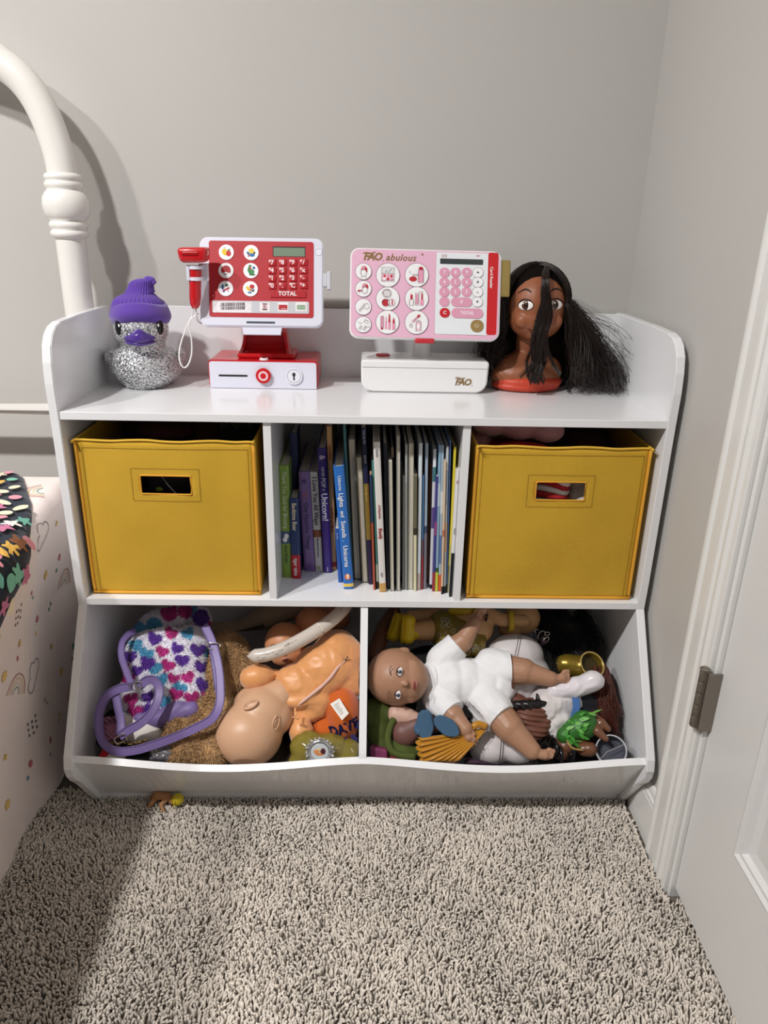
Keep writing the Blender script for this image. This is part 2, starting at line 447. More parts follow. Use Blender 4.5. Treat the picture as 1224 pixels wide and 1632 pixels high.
# sloping front board with a wavy top edge
def railz(x):
    u = x/W; t = (u*2) % 1.0
    return .1475-.0165*math.sin(PI*t)**1.5 - (0.002 if 0 < u < .5 else 0)*0
bm = BM(); n = 60; F0 = []; F1 = []; K0 = []; K1 = []
for i in range(n+1):
    x = W*i/n; z = railz(x)
    F0.append(bm.verts.new((x, -.4295, z))); F1.append(bm.verts.new((x, -.4205, z+.0065)))
    K0.append(bm.verts.new((x, -.3535, .021))); K1.append(bm.verts.new((x, -.3435, .027)))
for i in range(n):
    bm.faces.new((F0[i], F0[i+1], F1[i+1], F1[i])); bm.faces.new((F0[i], F0[i+1], K0[i+1], K0[i]))
    bm.faces.new((F1[i], F1[i+1], K1[i+1], K1[i])); bm.faces.new((K0[i], K0[i+1], K1[i+1], K1[i]))
bm.faces.new((F0[0], F1[0], K1[0], K0[0])); bm.faces.new((F0[n], F1[n], K1[n], K0[n]))
obj('front_board', bm, shelfw, sh, world=True)
obj('kickboard', bmlink(box, 0, W, -.3495, -.338, 0, .0225, B), shelfw, sh, world=True)

# ================================================================== BED
whitem = mat('white_enamel', 'ECE9E4', .28, coat=.3)
bed = thing('bed_frame', 'white metal bed headboard with arched tube post against the wall', 'bed', (-.5, -.07, 0))
def arch():
    bm = BM(); HY = -.068
    ctr = [(108, 345), (103, 300), (96, 255), (84, 215), (66, 172), (42, 135), (10, 106)]
    P = [Vector((-.0385, HY, 0)), Vector((-.0385, HY, .5)), Vector((-.0385, HY, .93))]+[at(x, y, HY) for x, y in ctr[1:]]
    P += [Vector((-.16, HY, 1.185)), Vector((-.30, HY, 1.215)), Vector((-.6, HY, 1.215))]
    P += [Vector((-1.2-p.x, HY, p.z)) for p in P[:-1][::-1]]
    tube(bm, smooth_path(P, 8), .0235, 20)
    obj('headboard_tube', bm, whitem, bed, smooth=True, world=True, ang=60)
    for sx in (-.0385, -1.2+.0385):
        bm = BM()
        prof = [(.0225, .906), (.0260, .908), (.0295, .912), (.0300, .9155), (.0285, .919), (.0265, .921), (.0295, .924), (.0305, .928), (.0290, .932), (.0265, .934),
                (.0310, .938), (.0352, .946), (.0368, .957), (.0355, .968), (.0310, .976), (.0270, .980), (.0262, .981), (.0290, .984), (.0300, .988), (.0285, .992), (.0262, .994), (.0285, .996), (.0290, .9995), (.0275, 1.003), (.0235, 1.005)]
        lathe(bm, prof, (0, 0, 0), 32)
        # the collars lean with the tube
        for v in bm.verts: v.co += Vector((sx, HY, 0))
        obj('post_collar', bm, whitem, bed, smooth=True, world=True)
    bm = BM(); tube(bm, [(-.045, HY+.004, .620), (-1.155, HY+.004, .620)], .0115, 14); obj('headboard_rail', bm, whitem, bed, smooth=True, world=True, ang=60)
    bm = BM(); tube(bm, [(-.045, HY+.004, .25), (-1.155, HY+.004, .25)], .0095, 14); obj('headboard_rail', bm, whitem, bed, smooth=True, world=True, ang=60)
    for x in np.linspace(-.35, -.85, 4):
        bm = BM(); tube(bm, [(x, HY+.004, .25), (x, HY+.004, 1.19)], .006, 10); obj('headboard_spindle', bm, whitem, bed, smooth=True, world=True, ang=60)
arch()
# mattress under a printed sheet
def sheet_pos(u, v):
    """u 0..1 across: from the middle of the bed over the edge to the floor, v 0..1 from the head end toward the foot"""
    y = -.105-v*1.15
    s = u*.85; ex = .032*min(1, max(0, (-y-.13)/.28))
    if s < .30: x, z = -.40+s*(1+ex/.3), .505
    else:
        a = min((s-.30)/.06, 1.0)
        x = -.10+.025*math.sin(a*PI/2)+ex; z = .505-.035*(1-math.cos(a*PI/2))
        if s > .36: z = .47-(s-.36)*1.0; x = -.075+ex*max(0, 1-(.47-z)/.3)-.022*min(1, (.47-z)/.15)
    return x, y, z
bm = BM(); nu, nv = 90, 120; G = []
def clamp(a, lo, hi): return max(lo, min(hi, a))
for j in range(-14, nv+1):
    row = []
    for i in range(nu+1):
        x, y, z = sheet_pos(i/nu, max(j, 0)/nv)
        if j < 0:    # rounded head end falling behind
            t = -j/14; a = min(t*2, 1)*PI/2
            y += .028*math.sin(a); dz = .028*(1-math.cos(a)) + max(0, t-.5)*2*.44
            z = max(.012, min(z, z-dz)) ; x -= .010*math.sin(a)*(1 if x > -.13 else 0)
        else:
            k = min(1, j/6)
            side = clamp((.50-z)/.1, 0, 1)
            nz = noise.noise(Vector((x*5, y*7, z*4)))
            fold = math.sin((y*2.2+z*1.2)*9+nz*3)*.5+.5
            x += side*(.006*nz+.010*(fold**2)*k*clamp((.47-z)/.3, 0, 1))
            z += (1-side)*(.004*nz+.0025*noise.noise(Vector((x*22, y*30, 0))))
        row.append(bm.verts.new((x, y, max(z, .006))))
    G.append(row)
for a, b in zip(G, G[1:]):
    for i in range(nu): bm.faces.new((a[i], a[i+1], b[i+1], b[i]))
sheetm = mat('sheet_cotton', 'F0E2DD', .8, bump=.12, bscale=30, sheen=.2)
mt = thing('mattress', 'bed mattress in a pale pink sheet printed with rainbows, clouds and suns', 'mattress', (-.6, -.6, 0))
me_sheet = bpy.data.meshes.new('s'); bmesh.ops.recalc_face_normals(bm, faces=bm.faces); bm.to_mesh(me_sheet); bm.free()
from mathutils.bvhtree import BVHTree
bvh = BVHTree.FromPolygons([v.co.copy() for v in me_sheet.vertices], [p.vertices[:] for p in me_sheet.polygons])
sheet_o = obj('fitted_sheet', me_sheet, sheetm, mt, smooth=True, world=True)
def merge_print(o, D):
    """adds printed shapes (room coordinates) to the cloth's own mesh, one material slot per ink"""
    bm = BM(); bm.from_mesh(o.data); Mi = worldm(o).inverted()
    for c, b2 in D.items():
        o.data.materials.append(C_(c, .82)); k = len(o.data.materials)-1
        b2.faces.ensure_lookup_table()
        for f in b2.faces:
            g = bm.faces.new([bm.verts.new(Mi @ v.co) for v in f.verts]); g.material_index = k
        b2.free()
    bm.to_mesh(o.data); bm.free()
obj('mattress_core', bmlink(box, -1.10, -.125, -1.25, -.112, .10, .478, .03, 3), mat('ticking', 'E6E0DA', .9), mt, world=True)
# printed motifs laid on the cloth
def cloth_pt(u, v, off=.0009):
    """u: metres down from the centre of the bed top, v: metres from the head end; returns point on the cloth"""
    h = bvh.find_nearest(Vector(sheet_pos(u/.85, v/1.15)))
    n = h[1] if h[1].dot(Vector((1, 0, 1))) > 0 else -h[1]
    return h[0]+n*off
PRINT = {}
def motif(polys, u, v, sc, rot=0):
    ca, sa = math.cos(rot), math.sin(rot)
    for col, pts in polys:
        bm = PRINT.setdefault(col, BM()); vs = []
        for a, b in pts:
            vs.append(bm.verts.new(cloth_pt(u-(a*sa+b*ca)*sc, v-(a*ca-b*sa)*sc, .0009)))
        if len(vs) > 2: bm.faces.new(vs)
def arcp(r0, r1, a0=0, a1=180, n=10):
    A = [(r1*math.cos(math.radians(a0+(a1-a0)*k/n)), r1*math.sin(math.radians(a0+(a1-a0)*k/n))) for k in range(n+1)]
    Bq = [(r0*math.cos(math.radians(a0+(a1-a0)*k/n)), r0*math.sin(math.radians(a0+(a1-a0)*k/n))) for k in range(n+1)]
    return [(None, [A[k], A[k+1], Bq[k+1], Bq[k]]) for k in range(n)]
RB = ['C07A72', 'E6C796', 'E8DDB4', '7FA59C']
def rainbow(u, v, sc, rot):
    P = []
    for i, c in enumerate(RB):
        P += [(c, q[1]) for q in arcp(.95-.2*i-.05, .95-.2*i)]
    motif(P, u, v, sc, rot)
def spot(u, v, sc, c): motif([(c, ell(0, 0, 1, 1.2, 12))], u, v, sc)
def star(u, v, sc, c, n=5, q=.4): motif([(c, [((1 if k % 2 == 0 else q)*math.cos(PI*k/n), (1 if k % 2 == 0 else q)*math.sin(PI*k/n)) for k in range(2*n)])], u, v, sc, .3)
def cloud(u, v, sc, rot):
    c = '6F6A68'; P = []
    for cx, cz, r, a0, a1 in ((-.6, 0, .45, 60, 270), (0, .3, .55, 10, 150), (.65, .05, .4, -90, 100)):
        P += [(c, [(x+cx, z+cz) for x, z in q[1]]) for q in arcp(r-.05, r, a0, a1, 8)]
    P.append((c, [(-.6, -.45), (.65, -.35), (.65, -.30), (-.6, -.40)])); motif(P, u, v, sc, rot)
def bow(u, v, sc, c): motif([(c, [(0, 0), (-1, .6), (-1, -.6)]), (c, [(0, 0), (1, .7), (1, -.5)])], u, v, sc, .5)
def drops(u, v, sc):
    for a in range(3):
        for b in range(3): spot(u+(a-1)*sc+.3*sc*(b % 2), v+(b-1)*sc, .0022, '5A5A5C')
rr = random.Random(5)
GC = ['4F9C8A', 'DDB468', 'C4727A', '7BA0B0', 'E4C47C', '6A9C94']
kinds = 0
for iu in range(11):
    for iv in range(11):
        u = .07+iu*.073+rr.uniform(-.012, .012); v = .045+iv*.072+(iu % 2)*.03+rr.uniform(-.012, .012)
        if u > .80: continue
        k = (iu*3+iv*5) % 9
        if k in (0, ): rainbow(u, v, .034, rr.uniform(-.7, .5))
        elif k == 4: cloud(u, v, .030, rr.uniform(-.4, .4))
        elif k in (1, 6): spot(u, v, .0055, rr.choice(GC)); spot(u+.02, v+.012, .0035, rr.choice(GC))
        elif k == 2: star(u, v, .010, 'E2BE74', 8, .6)
        elif k == 3 and iv % 2: drops(u, v, .011)
        elif k == 3: pass
        elif k == 5: bow(u, v, .008, rr.choice(GC))
        elif k == 7: star(u, v, .007, 'C4727A', 5, .3); star(u+.012, v-.008, .005, '3F7F78', 5, .3)
        else: star(u, v, .008, 'D8B050', 4, .35)
merge_print(sheet_o, PRINT)
# quilt
ql = thing('quilt', 'navy quilt with pastel flowers and animals at the edge of the bed', 'quilt', (-.6, -.5, .5))
QP = [(-.175, -.115), (-.160, -.20), (-.135, -.28), (-.105, -.36)]
def qedge(v):   # right-hand border of the quilt, metres across
    return min(.60, .24+.42*min(v, .24)+.6*max(0, v-.24))
bm = BM(); G = []
for j in range(0, 91):
    v = -.0+j/90*1.0; row = []; ue = qedge(v)
    for i in range(0, 31):
        u = ue*(i/30) if i else 0.0
        p = cloth_pt(u, max(v, .012), .010+.004*noise.noise(Vector((u*25, v*25, 1))) - .006*(1 if i == 30 else 0)); row.append(p)
    G.append([bm.verts.new(p) for p in row])
for a, b in zip(G, G[1:]):
    for i in range(30): bm.faces.new((a[i], a[i+1], b[i+1], b[i]))
navy = mat('quilt_navy', '1B2536', .85, bump=.2, bscale=40, sheen=.2)
quilt_o = obj('quilt_top', bm, navy, ql, smooth=True, world=True)
QC = ['7FC3A8', 'F1E3C4', 'E8B85A', 'C9789A', 'B59AC8', '8C5A3C', 'F4EFE6', '6FB09C', 'E59AA8']
QB = {}
rr = random.Random(11)
for j in range(0, 34):
    v = .012+j*.0215; ue = qedge(v)-.008
    for i in range(6):
        u = ue-.014-i*.036+rr.uniform(-.004, .004)+(.012 if j % 2 else 0)
        if u > ue-.006 or u < .02: continue
        c = rr.choice(QC); bm = QB.setdefault(c, BM())
        a, b, th = rr.uniform(.010, .0165), rr.uniform(.006, .0095), rr.uniform(0, PI)
        if rr.random() < .45:    # a five-petalled flower
            pts = [((.011+.004*math.cos(5*t_))*math.cos(t_), (.011+.004*math.cos(5*t_))*math.sin(t_)) for t_ in np.linspace(0, 2*PI, 26)[:-1]]
        else: pts = ell(0, 0, a, b, 12, th)
        bm.faces.new([bm.verts.new(cloth_pt(min(u+x, ue-.002), max(v+z, .012), .0155)) for x, z in pts])
merge_print(quilt_o, QB)

# ================================================================== FABRIC BINS
yel = mat('mustard_canvas', 'DDB034', .8, bump=.55, bscale=260, btype='weave', var=.03, vscale=12)
yel_in = mat('mustard_lining', 'A8801C', .85)
pip = mat('orange_piping', 'DDA030', .75)
stm = C_('8A6A14', .8)
def bin_(label, x0, x1, yf, hole, seed, lean=0):
    zb, zt = .3665, .6265; w = x1-x0; yb = -.012
    t = thing('storage_bin', label, 'storage bin', ((x0+x1)/2, (yf+yb)/2, zb), group='mustard fabric bins on the middle shelf')
    hx, hz = at(*hole, yf).x, at(*hole, yf).z; hw, hh = .0385, .0145
    xs = sorted(set([round(v, 5) for v in list(np.linspace(x0, x1, 31))+[hx-hw, hx+hw]])); zs = sorted(set([round(v, 5) for v in list(np.linspace(zb, zt, 31))+[hz-hh, hz+hh]]))
    def Y(x, z):
        a = (x-x0)/w; b = (z-zb)/(zt-zb); n_ = noise.noise(Vector((x*18+seed, z*14, seed)))
        return yf-.006*math.sin(PI*a)*math.sin(PI*min(1, b*1.0))*1.0+.0022*n_*min(1, 6*a*(1-a))-.002*math.sin(PI*a)*b
    bm = BM(); V = {}
    def g(x, z):
        if (x, z) not in V: V[(x, z)] = bm.verts.new((x, Y(x, z), z))
        return V[(x, z)]
    for a, b in zip(xs, xs[1:]):
        for c, d in zip(zs, zs[1:]):
            mx_, mz_ = (a+b)/2, (c+d)/2
            if abs(mx_-hx) < hw and abs(mz_-hz) < hh: continue
            bm.faces.new((g(a, c), g(b, c), g(b, d), g(a, d)))
    o = obj('front_panel', bm, yel, t, smooth=True, world=True); md = o.modifiers.new('s', 'SOLIDIFY'); md.thickness = .003; md.offset = -1
    for nm, bb in (('side_wall', (x0, x0+.0025, yf+.002, yb)), ('side_wall', (x1-.0025, x1, yf+.002, yb)), ('back_wall', (x0, x1, yb-.0025, yb))):
        obj(nm, bmlink(box, *bb, zb, zt-.001, .0008), yel, t, world=True)
    obj('bottom_panel', bmlink(box, x0+.002, x1-.002, yf+.002, yb-.003, zb, zb+.004), yel_in, t, world=True)
    # piping round the front face and the rim
    P = [Vector((x0+.001, Y(x0, z)-.0005, z)) for z in zs[::2]]; P2 = [Vector((x1-.001, Y(x1, z)-.0005, z)) for z in zs[::2]]
    for Q in (P, P2):
        bm = BM(); tube(bm, Q, .0026, 8); obj('edge_piping', bm, pip, t, smooth=True, world=True)
    bm = BM(); tube(bm, [(x, yf-.0008, zb+.0025) for x in np.linspace(x0, x1, 12)], .0026, 8); obj('edge_piping', bm, pip, t, smooth=True, world=True)
    bm = BM(); tube(bm, smooth_path([(x0+.001, yb, zt), (x0+.001, yf+.01, zt), (x0+.002, yf, zt), (x0+.012, Y(x0+.012, zt), zt)]+[(x, Y(x, zt)-.0005, zt+.0012*math.sin(x*60+seed)) for x in np.linspace(x0+.03, x1-.03, 9)]+[(x1-.012, Y(x1-.012, zt), zt), (x1-.002, yf, zt), (x1-.001, yf+.01, zt), (x1-.001, yb, zt)], 5), .002, 8)
    obj('rim_binding', bm, mat('mustard_binding', 'DDB03A', .78), t, smooth=True, world=True)
    # hem stitching, handle patch and its stitches
    def dashes(path, step=.0034, L=.0018):
        bm = BM()
        for (ax, az), (bx, bz) in zip(path, path[1:]):
            ln = math.hypot(bx-ax, bz-az); n = max(1, int(ln/step))
            for k in range(n):
                q0 = k/n; q1 = q0+L/ln
                p = [Vector((ax+(bx-ax)*q, Y(ax+(bx-ax)*q, az+(bz-az)*q)-.0005, az+(bz-az)*q)) for q in (q0, q1)]
                tube(bm, p, .0005, 4)
        return bm
    pw, ph = .052, .026
    obj('handle_stitching', dashes([(hx-pw, hz-ph), (hx+pw, hz-ph), (hx+pw, hz+ph), (hx-pw, hz+ph), (hx-pw, hz-ph)]), stm, t, world=True)
    obj('hem_stitching', dashes([(x0+.011, zb+.004), (x0+.010, zt-.012), (x1-.010, zt-.012), (x1-.011, zb+.004)], .003, .0022), mat('hem_thread', 'A9821C', .8), t, world=True)
    bm = BM(); c_ = rrect(hx-hw-.0005, hx+hw+.0005, hz-hh-.0005, hz+hh+.0005, .003, 4)
    tube(bm, [(a, Y(a, b)-.0002, b) for a, b in c_], .0014, 6, closed=True); obj('handle_binding', bm, pip, t, smooth=True, world=True)
    return t
bin_('mustard yellow fabric bin on the left, dark toys inside its handle slot', .0085, .2795, -.280, (266, 771), 1.3)
bin_('mustard yellow fabric bin on the right, with red and white cloth in its handle slot', .6195, .8895, -.284, (892, 781), 4.7)
# things inside the bins
def soft(name, label, cat, shapes, m, vox=.004, group=None):
    c = Vector((0, 0, 0)); me = blob(shapes, vox, 5)
    zs = [v.co for v in me.vertices]; mn = min(v.z for v in zs); cx = sum(v.x for v in zs)/len(zs); cy_ = sum(v.y for v in zs)/len(zs)
    t = thing(name, label, cat, (cx, cy_, mn), group)
    obj('body' if name != 'cloth' else 'cloth_heap', me, m, t, smooth=True, world=True)
    return t
plush = mat('pink_plush', 'E0A3A8', .95, bump=.6, bscale=300, sheen=.5)
tp = soft('plush_toy', 'pale pink segmented plush arm lying on top in the right bin', 'plush toy',
     [('b', (.655, -.19, .640), (.032, .030, .022)), ('b', (.70, -.20, .637), (.034, .030, .022)), ('b', (.742, -.21, .633), (.030, .028, .019)), ('b', (.64, -.11, .60), (.03, .08, .03)), ('b', (.65, -.12, .52), (.025, .06, .09)), ('b', (.65, -.12, .41), (.025, .06, .04))], plush)
soft('cloth', 'red fleece bundle under the pink plush arm in the right bin', 'cloth',
     [('b', (.70, -.235, .606), (.050, .022, .014)), ('b', (.68, -.17, .585), (.04, .05, .02)), ('c', (.70, -.16, .57), (.70, -.16, .40), .035, .02)], mat('red_fleece', 'B01622', .9, bump=.4, bscale=120))
t = thing('striped_cloth', 'red and white striped cloth seen through the right bin handle', 'cloth', (.74, -.22, .3710))
for i in range(9):
    c = 'B3202A' if i % 2 else 'E4DEDC'
    bm = BM(); tube(bm, smooth_path([(.700, -.235, .506+i*.0105), (.735, -.262, .508+i*.0112), (.768, -.258-.002*i, .515+i*.008), (.775, -.22, .515+i*.007)], 5), .0058, 8)
    obj('stripe', bm, C_(c, .85), t, smooth=True, world=True)
bm = BM(); box(bm, .70, .772, -.245, -.20, .3712, .505, .012); obj('folded_cloth', bm, C_('B3202A', .85), t, world=True)
soft('satin_cloth', 'white satin cloth seen through the right bin handle', 'cloth',
     [('b', (.806, -.250, .535), (.028, .022, .024)), ('b', (.795, -.245, .556), (.016, .014, .022)), ('b', (.822, -.235, .552), (.015, .02, .016)), ('c', (.81, -.225, .52), (.81, -.22, .40), .03, .028)], mat('white_satin', 'E3E3E8', .35, sheen=.4), .003)
soft('brown_plush', 'brown plush toy deep in the right bin', 'plush toy', [('b', (.835, -.10, .585), (.045, .06, .03)), ('b', (.80, -.06, .56), (.04, .04, .05)), ('c', (.83, -.10, .55), (.83, -.1, .41), .04, .036)], mat('brown_plush_mat', '5A3B34', .95, bump=.5, bscale=200), .004)
# left bin contents
t = thing('black_tote', 'black box bag with a thin white seam, seen through the left bin handle', 'bag', (.15, -.20, .3715))
bm = BM(); box(bm, .10, .198, -.256, -.16, .372, .585, .008); obj('bag_body', bm, C_('17131A', .5), t, world=True)
bm = BM(); tube(bm, [(.127, -.2575, .565), (.137, -.2575, .548), (.150, -.2575, .532)], .0011, 6); tube(bm, [(.126, -.2575, .566), (.140, -.2575, .572), (.142, -.2575, .580)], .0011, 6); obj('bag_seam', bm, C_('C9C2B8', .6), t, world=True)
bm = BM(); ball(bm, (.1225, -.2565, .540), (.0065, .0025, .004), 12); obj('bag_badge', bm, C_('7A8A3A', .6), t, smooth=True, world=True)
bm = BM(); box(bm, .176, .190, -.2585, -.2565, .53, .552); obj('bag_panel', bm, C_('4A3660', .5), t, world=True)
soft('brown_doll_hair_cap', 'dark red plush heap on top in the left bin', 'plush toy', [('b', (.12, -.17, .617), (.05, .05, .018)), ('b', (.10, -.10, .585), (.05, .06, .022)), ('c', (.06, -.12, .60), (.06, -.12, .40), .03, .03)], mat('dark_red_plush', '3A1512', .9, bump=.5, bscale=150))
t = thing('green_box', 'dark green patterned toy box leaning at the back of the left bin', 'box', (.225, -.12, .3715))
bm = BM(); box(bm, .200, .262, -.15, -.10, .372, .645, .004); obj('box_body', bm, C_('24382C', .6), t, world=True)
for k in range(3):
    bm = BM(); tube(bm, [(.206+.02*k+.008*math.sin(a), -.1505, .625+.010*math.cos(a*1.3)) for a in np.linspace(0, 5.5, 18)], .0008, 5); obj('box_pattern', bm, C_('8A7A3C', .5), t, world=True)

# ================================================================== BOOKS
pagem = mat('book_pages', 'CFC8B8', .85, bump=.5, bscale=500)
def book(label, bx0, bx1, by, tx0, tx1, ty, col, pages=False, bands=(), titles=(), depth=None, rough=.45, soft_=False, name='book'):
    """bottom edge seen at bx0..bx1 / by, top edge at tx0..tx1 / ty"""
    b0, b1 = atz(bx0, by, .3665), atz(bx1, by, .3665); yf = (b0.y+b1.y)/2
    yf = clamp(yf, -.294, -.12)
    t0, t1 = at(tx0, ty, yf), at(tx1, ty, yf)
    zt = min((t0.z+t1.z)/2, .6605)
    w_ = max(.0016, min((b1.x-b0.x), (t1.x-t0.x))-.0004)
    bx = (b0.x+b1.x)/2; tx = (t0.x+t1.x)/2; bx = clamp(bx, .3085+w_/2, .595-w_/2); tx = clamp(tx, .3085+w_/2, .595-w_/2)
    ang = math.atan2(tx-bx, zt-.3665); h = (zt-.3665)/math.cos(ang)-w_*abs(math.tan(ang))
    d = depth or min(-.0065-yf, h*.95)
    lift = w_/2*abs(math.sin(ang))
    M = Matrix.Translation((bx, yf, .3665+lift)) @ Matrix.Rotation(ang, 4, 'Y')
    t = thing(name, label, 'book', M=M, group='children\'s books on the middle shelf')
    bt = .0014 if w_ > .008 else .0005
    cm = col if not isinstance(col, str) else mat('cover_'+col+('m' if soft_ else ''), col, rough, coat=.15)
    bm = BM()
    if pages:
        box(bm, -w_/2, -w_/2+bt, 0, d, 0, h); box(bm, w_/2-bt, w_/2, 0, d, 0, h); box(bm, -w_/2, w_/2, d-bt, d, 0, h)
    else:
        r = w_*.22; pr = [(-w_/2, .0), (-w_/2, d), (-w_/2+bt, d), (-w_/2+bt, bt*1.5), (w_/2-bt, bt*1.5), (w_/2-bt, d), (w_/2, d), (w_/2, 0), (w_/2-r, -r*.45), (-w_/2+r, -r*.45)]
        prism(bm, pr, 0, h, axis='z')
    obj('cover', bm, cm, t)
    bm = BM(); m_ = .002 if w_ > .008 else .0008
    box(bm, -w_/2+bt, w_/2-bt, (.0015 if pages else bt*1.6), d-(bt if pages else .003), m_, h-m_*(1.5))
    if w_-2*bt > .001: obj('pages', bm, pagem, t)
    else: bm.free()
    ys = -.0005-w_*.1
    for z0, z1, c in bands:
        bm = BM(); r = w_*.22; e = .0002
        prism(bm, [(-w_/2-e, .003), (-w_/2-e, -e), (-w_/2+r, -r*.45-e), (w_/2-r, -r*.45-e), (w_/2+e, -e), (w_/2+e, .003)], z0*h, z1*h, axis='z'); obj('spine_band', bm, C_(c, .45), t)
    for s, z, size, c, sx in titles:
        # lettering runs down the spine
        R = Matrix.Rotation(PI/2, 3, 'X') @ Matrix.Rotation(-PI/2, 3, 'Z')
        text('title_text', s, size*w_, (0, -w_*.1-.0008, z*h), R, C_(c, .5), t, depth=.00015, sx=sx, bold=.012*size*w_)
    return t, w_, h
X5 = lambda v: v/6.047+430
Y5 = lambda v: v/6.047+675
X6 = lambda v: v/5.83+590
Y6 = lambda v: v/5.83+675
def b5(label, b, t, col, **k): return book(label, X5(b[0]), X5(b[1]), Y5(b[2]), X5(t[0]), X5(t[1]), Y5(t[2]), col, **k)
def b6(label, b, t, col, **k): return book(label, X6(b[0]), X6(b[1]), Y6(b[2]), X6(t[0]), X6(t[1]), Y6(t[2]), col, **k)
g1 = b5('green picture book leftmost on the shelf, with grey lettering and two white dots', (107, 196, 1480), (83, 180, 400), '7C9A3E', bands=[(.315, .425, '44587A')], titles=[('Thank You God for Blessing', .95, .62, 'C9D2B0', .92), ('Amy Parker', .30, .5, '4C5F38', .9)])
for dz in (.385, .352):
    bm = BM(); ball(bm, (.001 if dz > .37 else -.0015, -g1[1]*.1-.0008, dz*g1[2]), (g1[1]*.26, .0008, g1[1]*.30), 12); obj('spine_picture', bm, C_('E6E6EA', .5), g1[0], smooth=True)
b5('short navy book with cream title above a red block, second from the left', (205, 306, 1490), (186, 274, 722), '1E3666', bands=[(0, .30, 'B81F2A')], titles=[('Bedtime Bear', .95, .72, 'E4DCC0', .86), ('tiger tales', .265, .62, 'F0E8E4', .92)])
b5('tall dark navy book standing behind the short navy one', (226, 296, 1360), (190, 262, 90), '1A2450', depth=.06)
b5('lilac purple book with faint grey title and orange crescent', (332, 436, 1420), (275, 385, 460), '8468A0', bands=[(.015, .07, '7A5A96')], titles=[('Our Favorite Things', .70, .60, '4C4C74', .95), ('e', .93, .9, '3E3C6A', 1), ('C', .80, .6, 'D0704A', 1)])
b5('white book titled in dark serif letters beside the lilac book', (438, 517, 1422), (386, 462, 465), 'D4D0CC', bands=[(.355, .43, '8C5230')], titles=[('I Love You All Ways', .955, .86, '3A3A44', .95), ('Marianne Richmond', .345, .36, '5A6070', .95), ('o', .055, .8, '8AA83A', 1)])
b5('deep purple book with bold white unicorn title', (519, 603, 1435), (456, 543, 235), '3C2478', titles=[('NEVER', .86, .44, 'D9D4E6', .9), ('POP', .775, .68, 'F4F2F8', .95), ('A', .69, .4, 'E0DCEA', 1), ('Unicorn!', .655, 1.0, 'F4F2F8', .98), ('&', .95, .9, 'D8C8E0', 1), ('make', .05, .3, 'C8C0E0', 1)])
b5('tall tan book with orange lettering for a mouse journey', (592, 640, 1412), (540, 604, 28), 'E0B078', titles=[('LEARNING', .885, .72, 'C4542C', .95), ('JOURNEY with Mouse', .455, .72, 'B0572E', .82), ('o', .50, .6, 'B87838', 1)], bands=[(.025, .062, 'B02A28')])
b5('small bright blue book half hidden left of the blue unicorn book', (656, 704, 1530), (626, 668, 1012), '2A5AA8', titles=[('The Moon', .93, .45, 'C8D4EA', .9)])
ub = b5('tall blue book with white unicorn title and yellow band at its foot', (712, 808, 1592), (609, 713, 408), '2C6EC0', bands=[(.018, .045, 'E8C85A')], titles=[('Usborne', .93, .46, 'DCE8F6', .95), ('Lights', .795, .64, 'F4F8FC', .98), ('and', .652, .52, 'F4F8FC', .9), ('Sounds', .572, .64, 'F4F8FC', .98), ('.', .415, .6, 'F4F8FC', 1), ('Unicorns', .370, .66, 'F4F8FC', .98)])
bm = BM(); ball(bm, (0, -ub[1]*.1-.0008, .105*ub[2]), (ub[1]*.3, .0008, ub[1]*.34), 14); obj('balloon_logo', bm, C_('E87A3A', .5), ub[0], smooth=True)
bm = BM(); ball(bm, (.0006, -ub[1]*.1-.0012, .108*ub[2]), (ub[1]*.12, .0008, ub[1]*.32), 14); obj('balloon_stripe', bm, C_('F2E6D8', .5), ub[0], smooth=True)
b5('tall teal hardcover just right of the blue unicorn book', (786, 812, 1500), (697, 738, 26), '4A8088')
b5('dark scuffed picture book with grey page edges, right of the teal book', (812, 884, 1508), (751, 826, 138), '3A3834', pages=True)
b5('olive-grey stack of loose pages in a thin cover', (888, 952, 1538), (828, 890, 312), '6B6A54', pages=True)
b5('navy board book with pale lettering on its upper spine', (953, 996, 1548), (880, 926, 36), '20244A', bands=[(.30, .66, '8A7434'), (0, .29, '2E2244')], titles=[('VAN SLYKE', .985, .66, 'C8CCDA', .95), ('BOLDT', .835, .66, 'C8CCDA', .95), ('Good night, mouse', .64, .5, 'D8C070', .9)])
b6('thin orange-red paperback left of the white rabbit book', (26, 52, 1545), (-8, 14, 480), 'B0563C', bands=[(.6, 1, '2A3C5E')])
b6('teal and cream thin hardcover against the white rabbit book', (54, 84, 1535), (12, 34, 345), '4E8C84', bands=[(0, .06, '1E1E22'), (.06, .2, 'B8C4B0')])
wb = b6('thick white book with red title, standing forward in the middle', (86, 148, 1562), (24, 92, 170), 'E2DEDA', titles=[('Katalin', .96, .5, '8A8A90', .9), ('A Friend for', .60, .50, 'A03A40', .9), ('Bently', .445, .78, 'A83038', .9), ('tiger', .14, .5, '9A9AA0', .9)], bands=[(0, .062, 'C49A58')])
b6('thin navy-black book right of the thick white one', (152, 186, 1530), (120, 158, 182), '1C2032')
b6('splayed grey paperback showing its page edges near the middle', (188, 222, 1560), (158, 216, 350), '9C9C92', pages=True)
b6('black thin book tucked behind the splayed paperback', (220, 242, 1500), (192, 222, 222), '1A1A1C', bands=[(.93, 1, 'D8B89A')])
b6('tall curling silver-grey magazine, its pages fanned at the top', (244, 278, 1558), (236, 288, 112), '8E9094', pages=True)
b6('slim light grey booklet beside the curling magazine', (276, 298, 1452), (272, 300, 352), 'C4C4C6', bands=[(0, .03, '1A1A1A')])
b6('thin slate grey paperback behind the light grey booklet', (298, 318, 1540), (302, 322, 480), '75777A', pages=True)
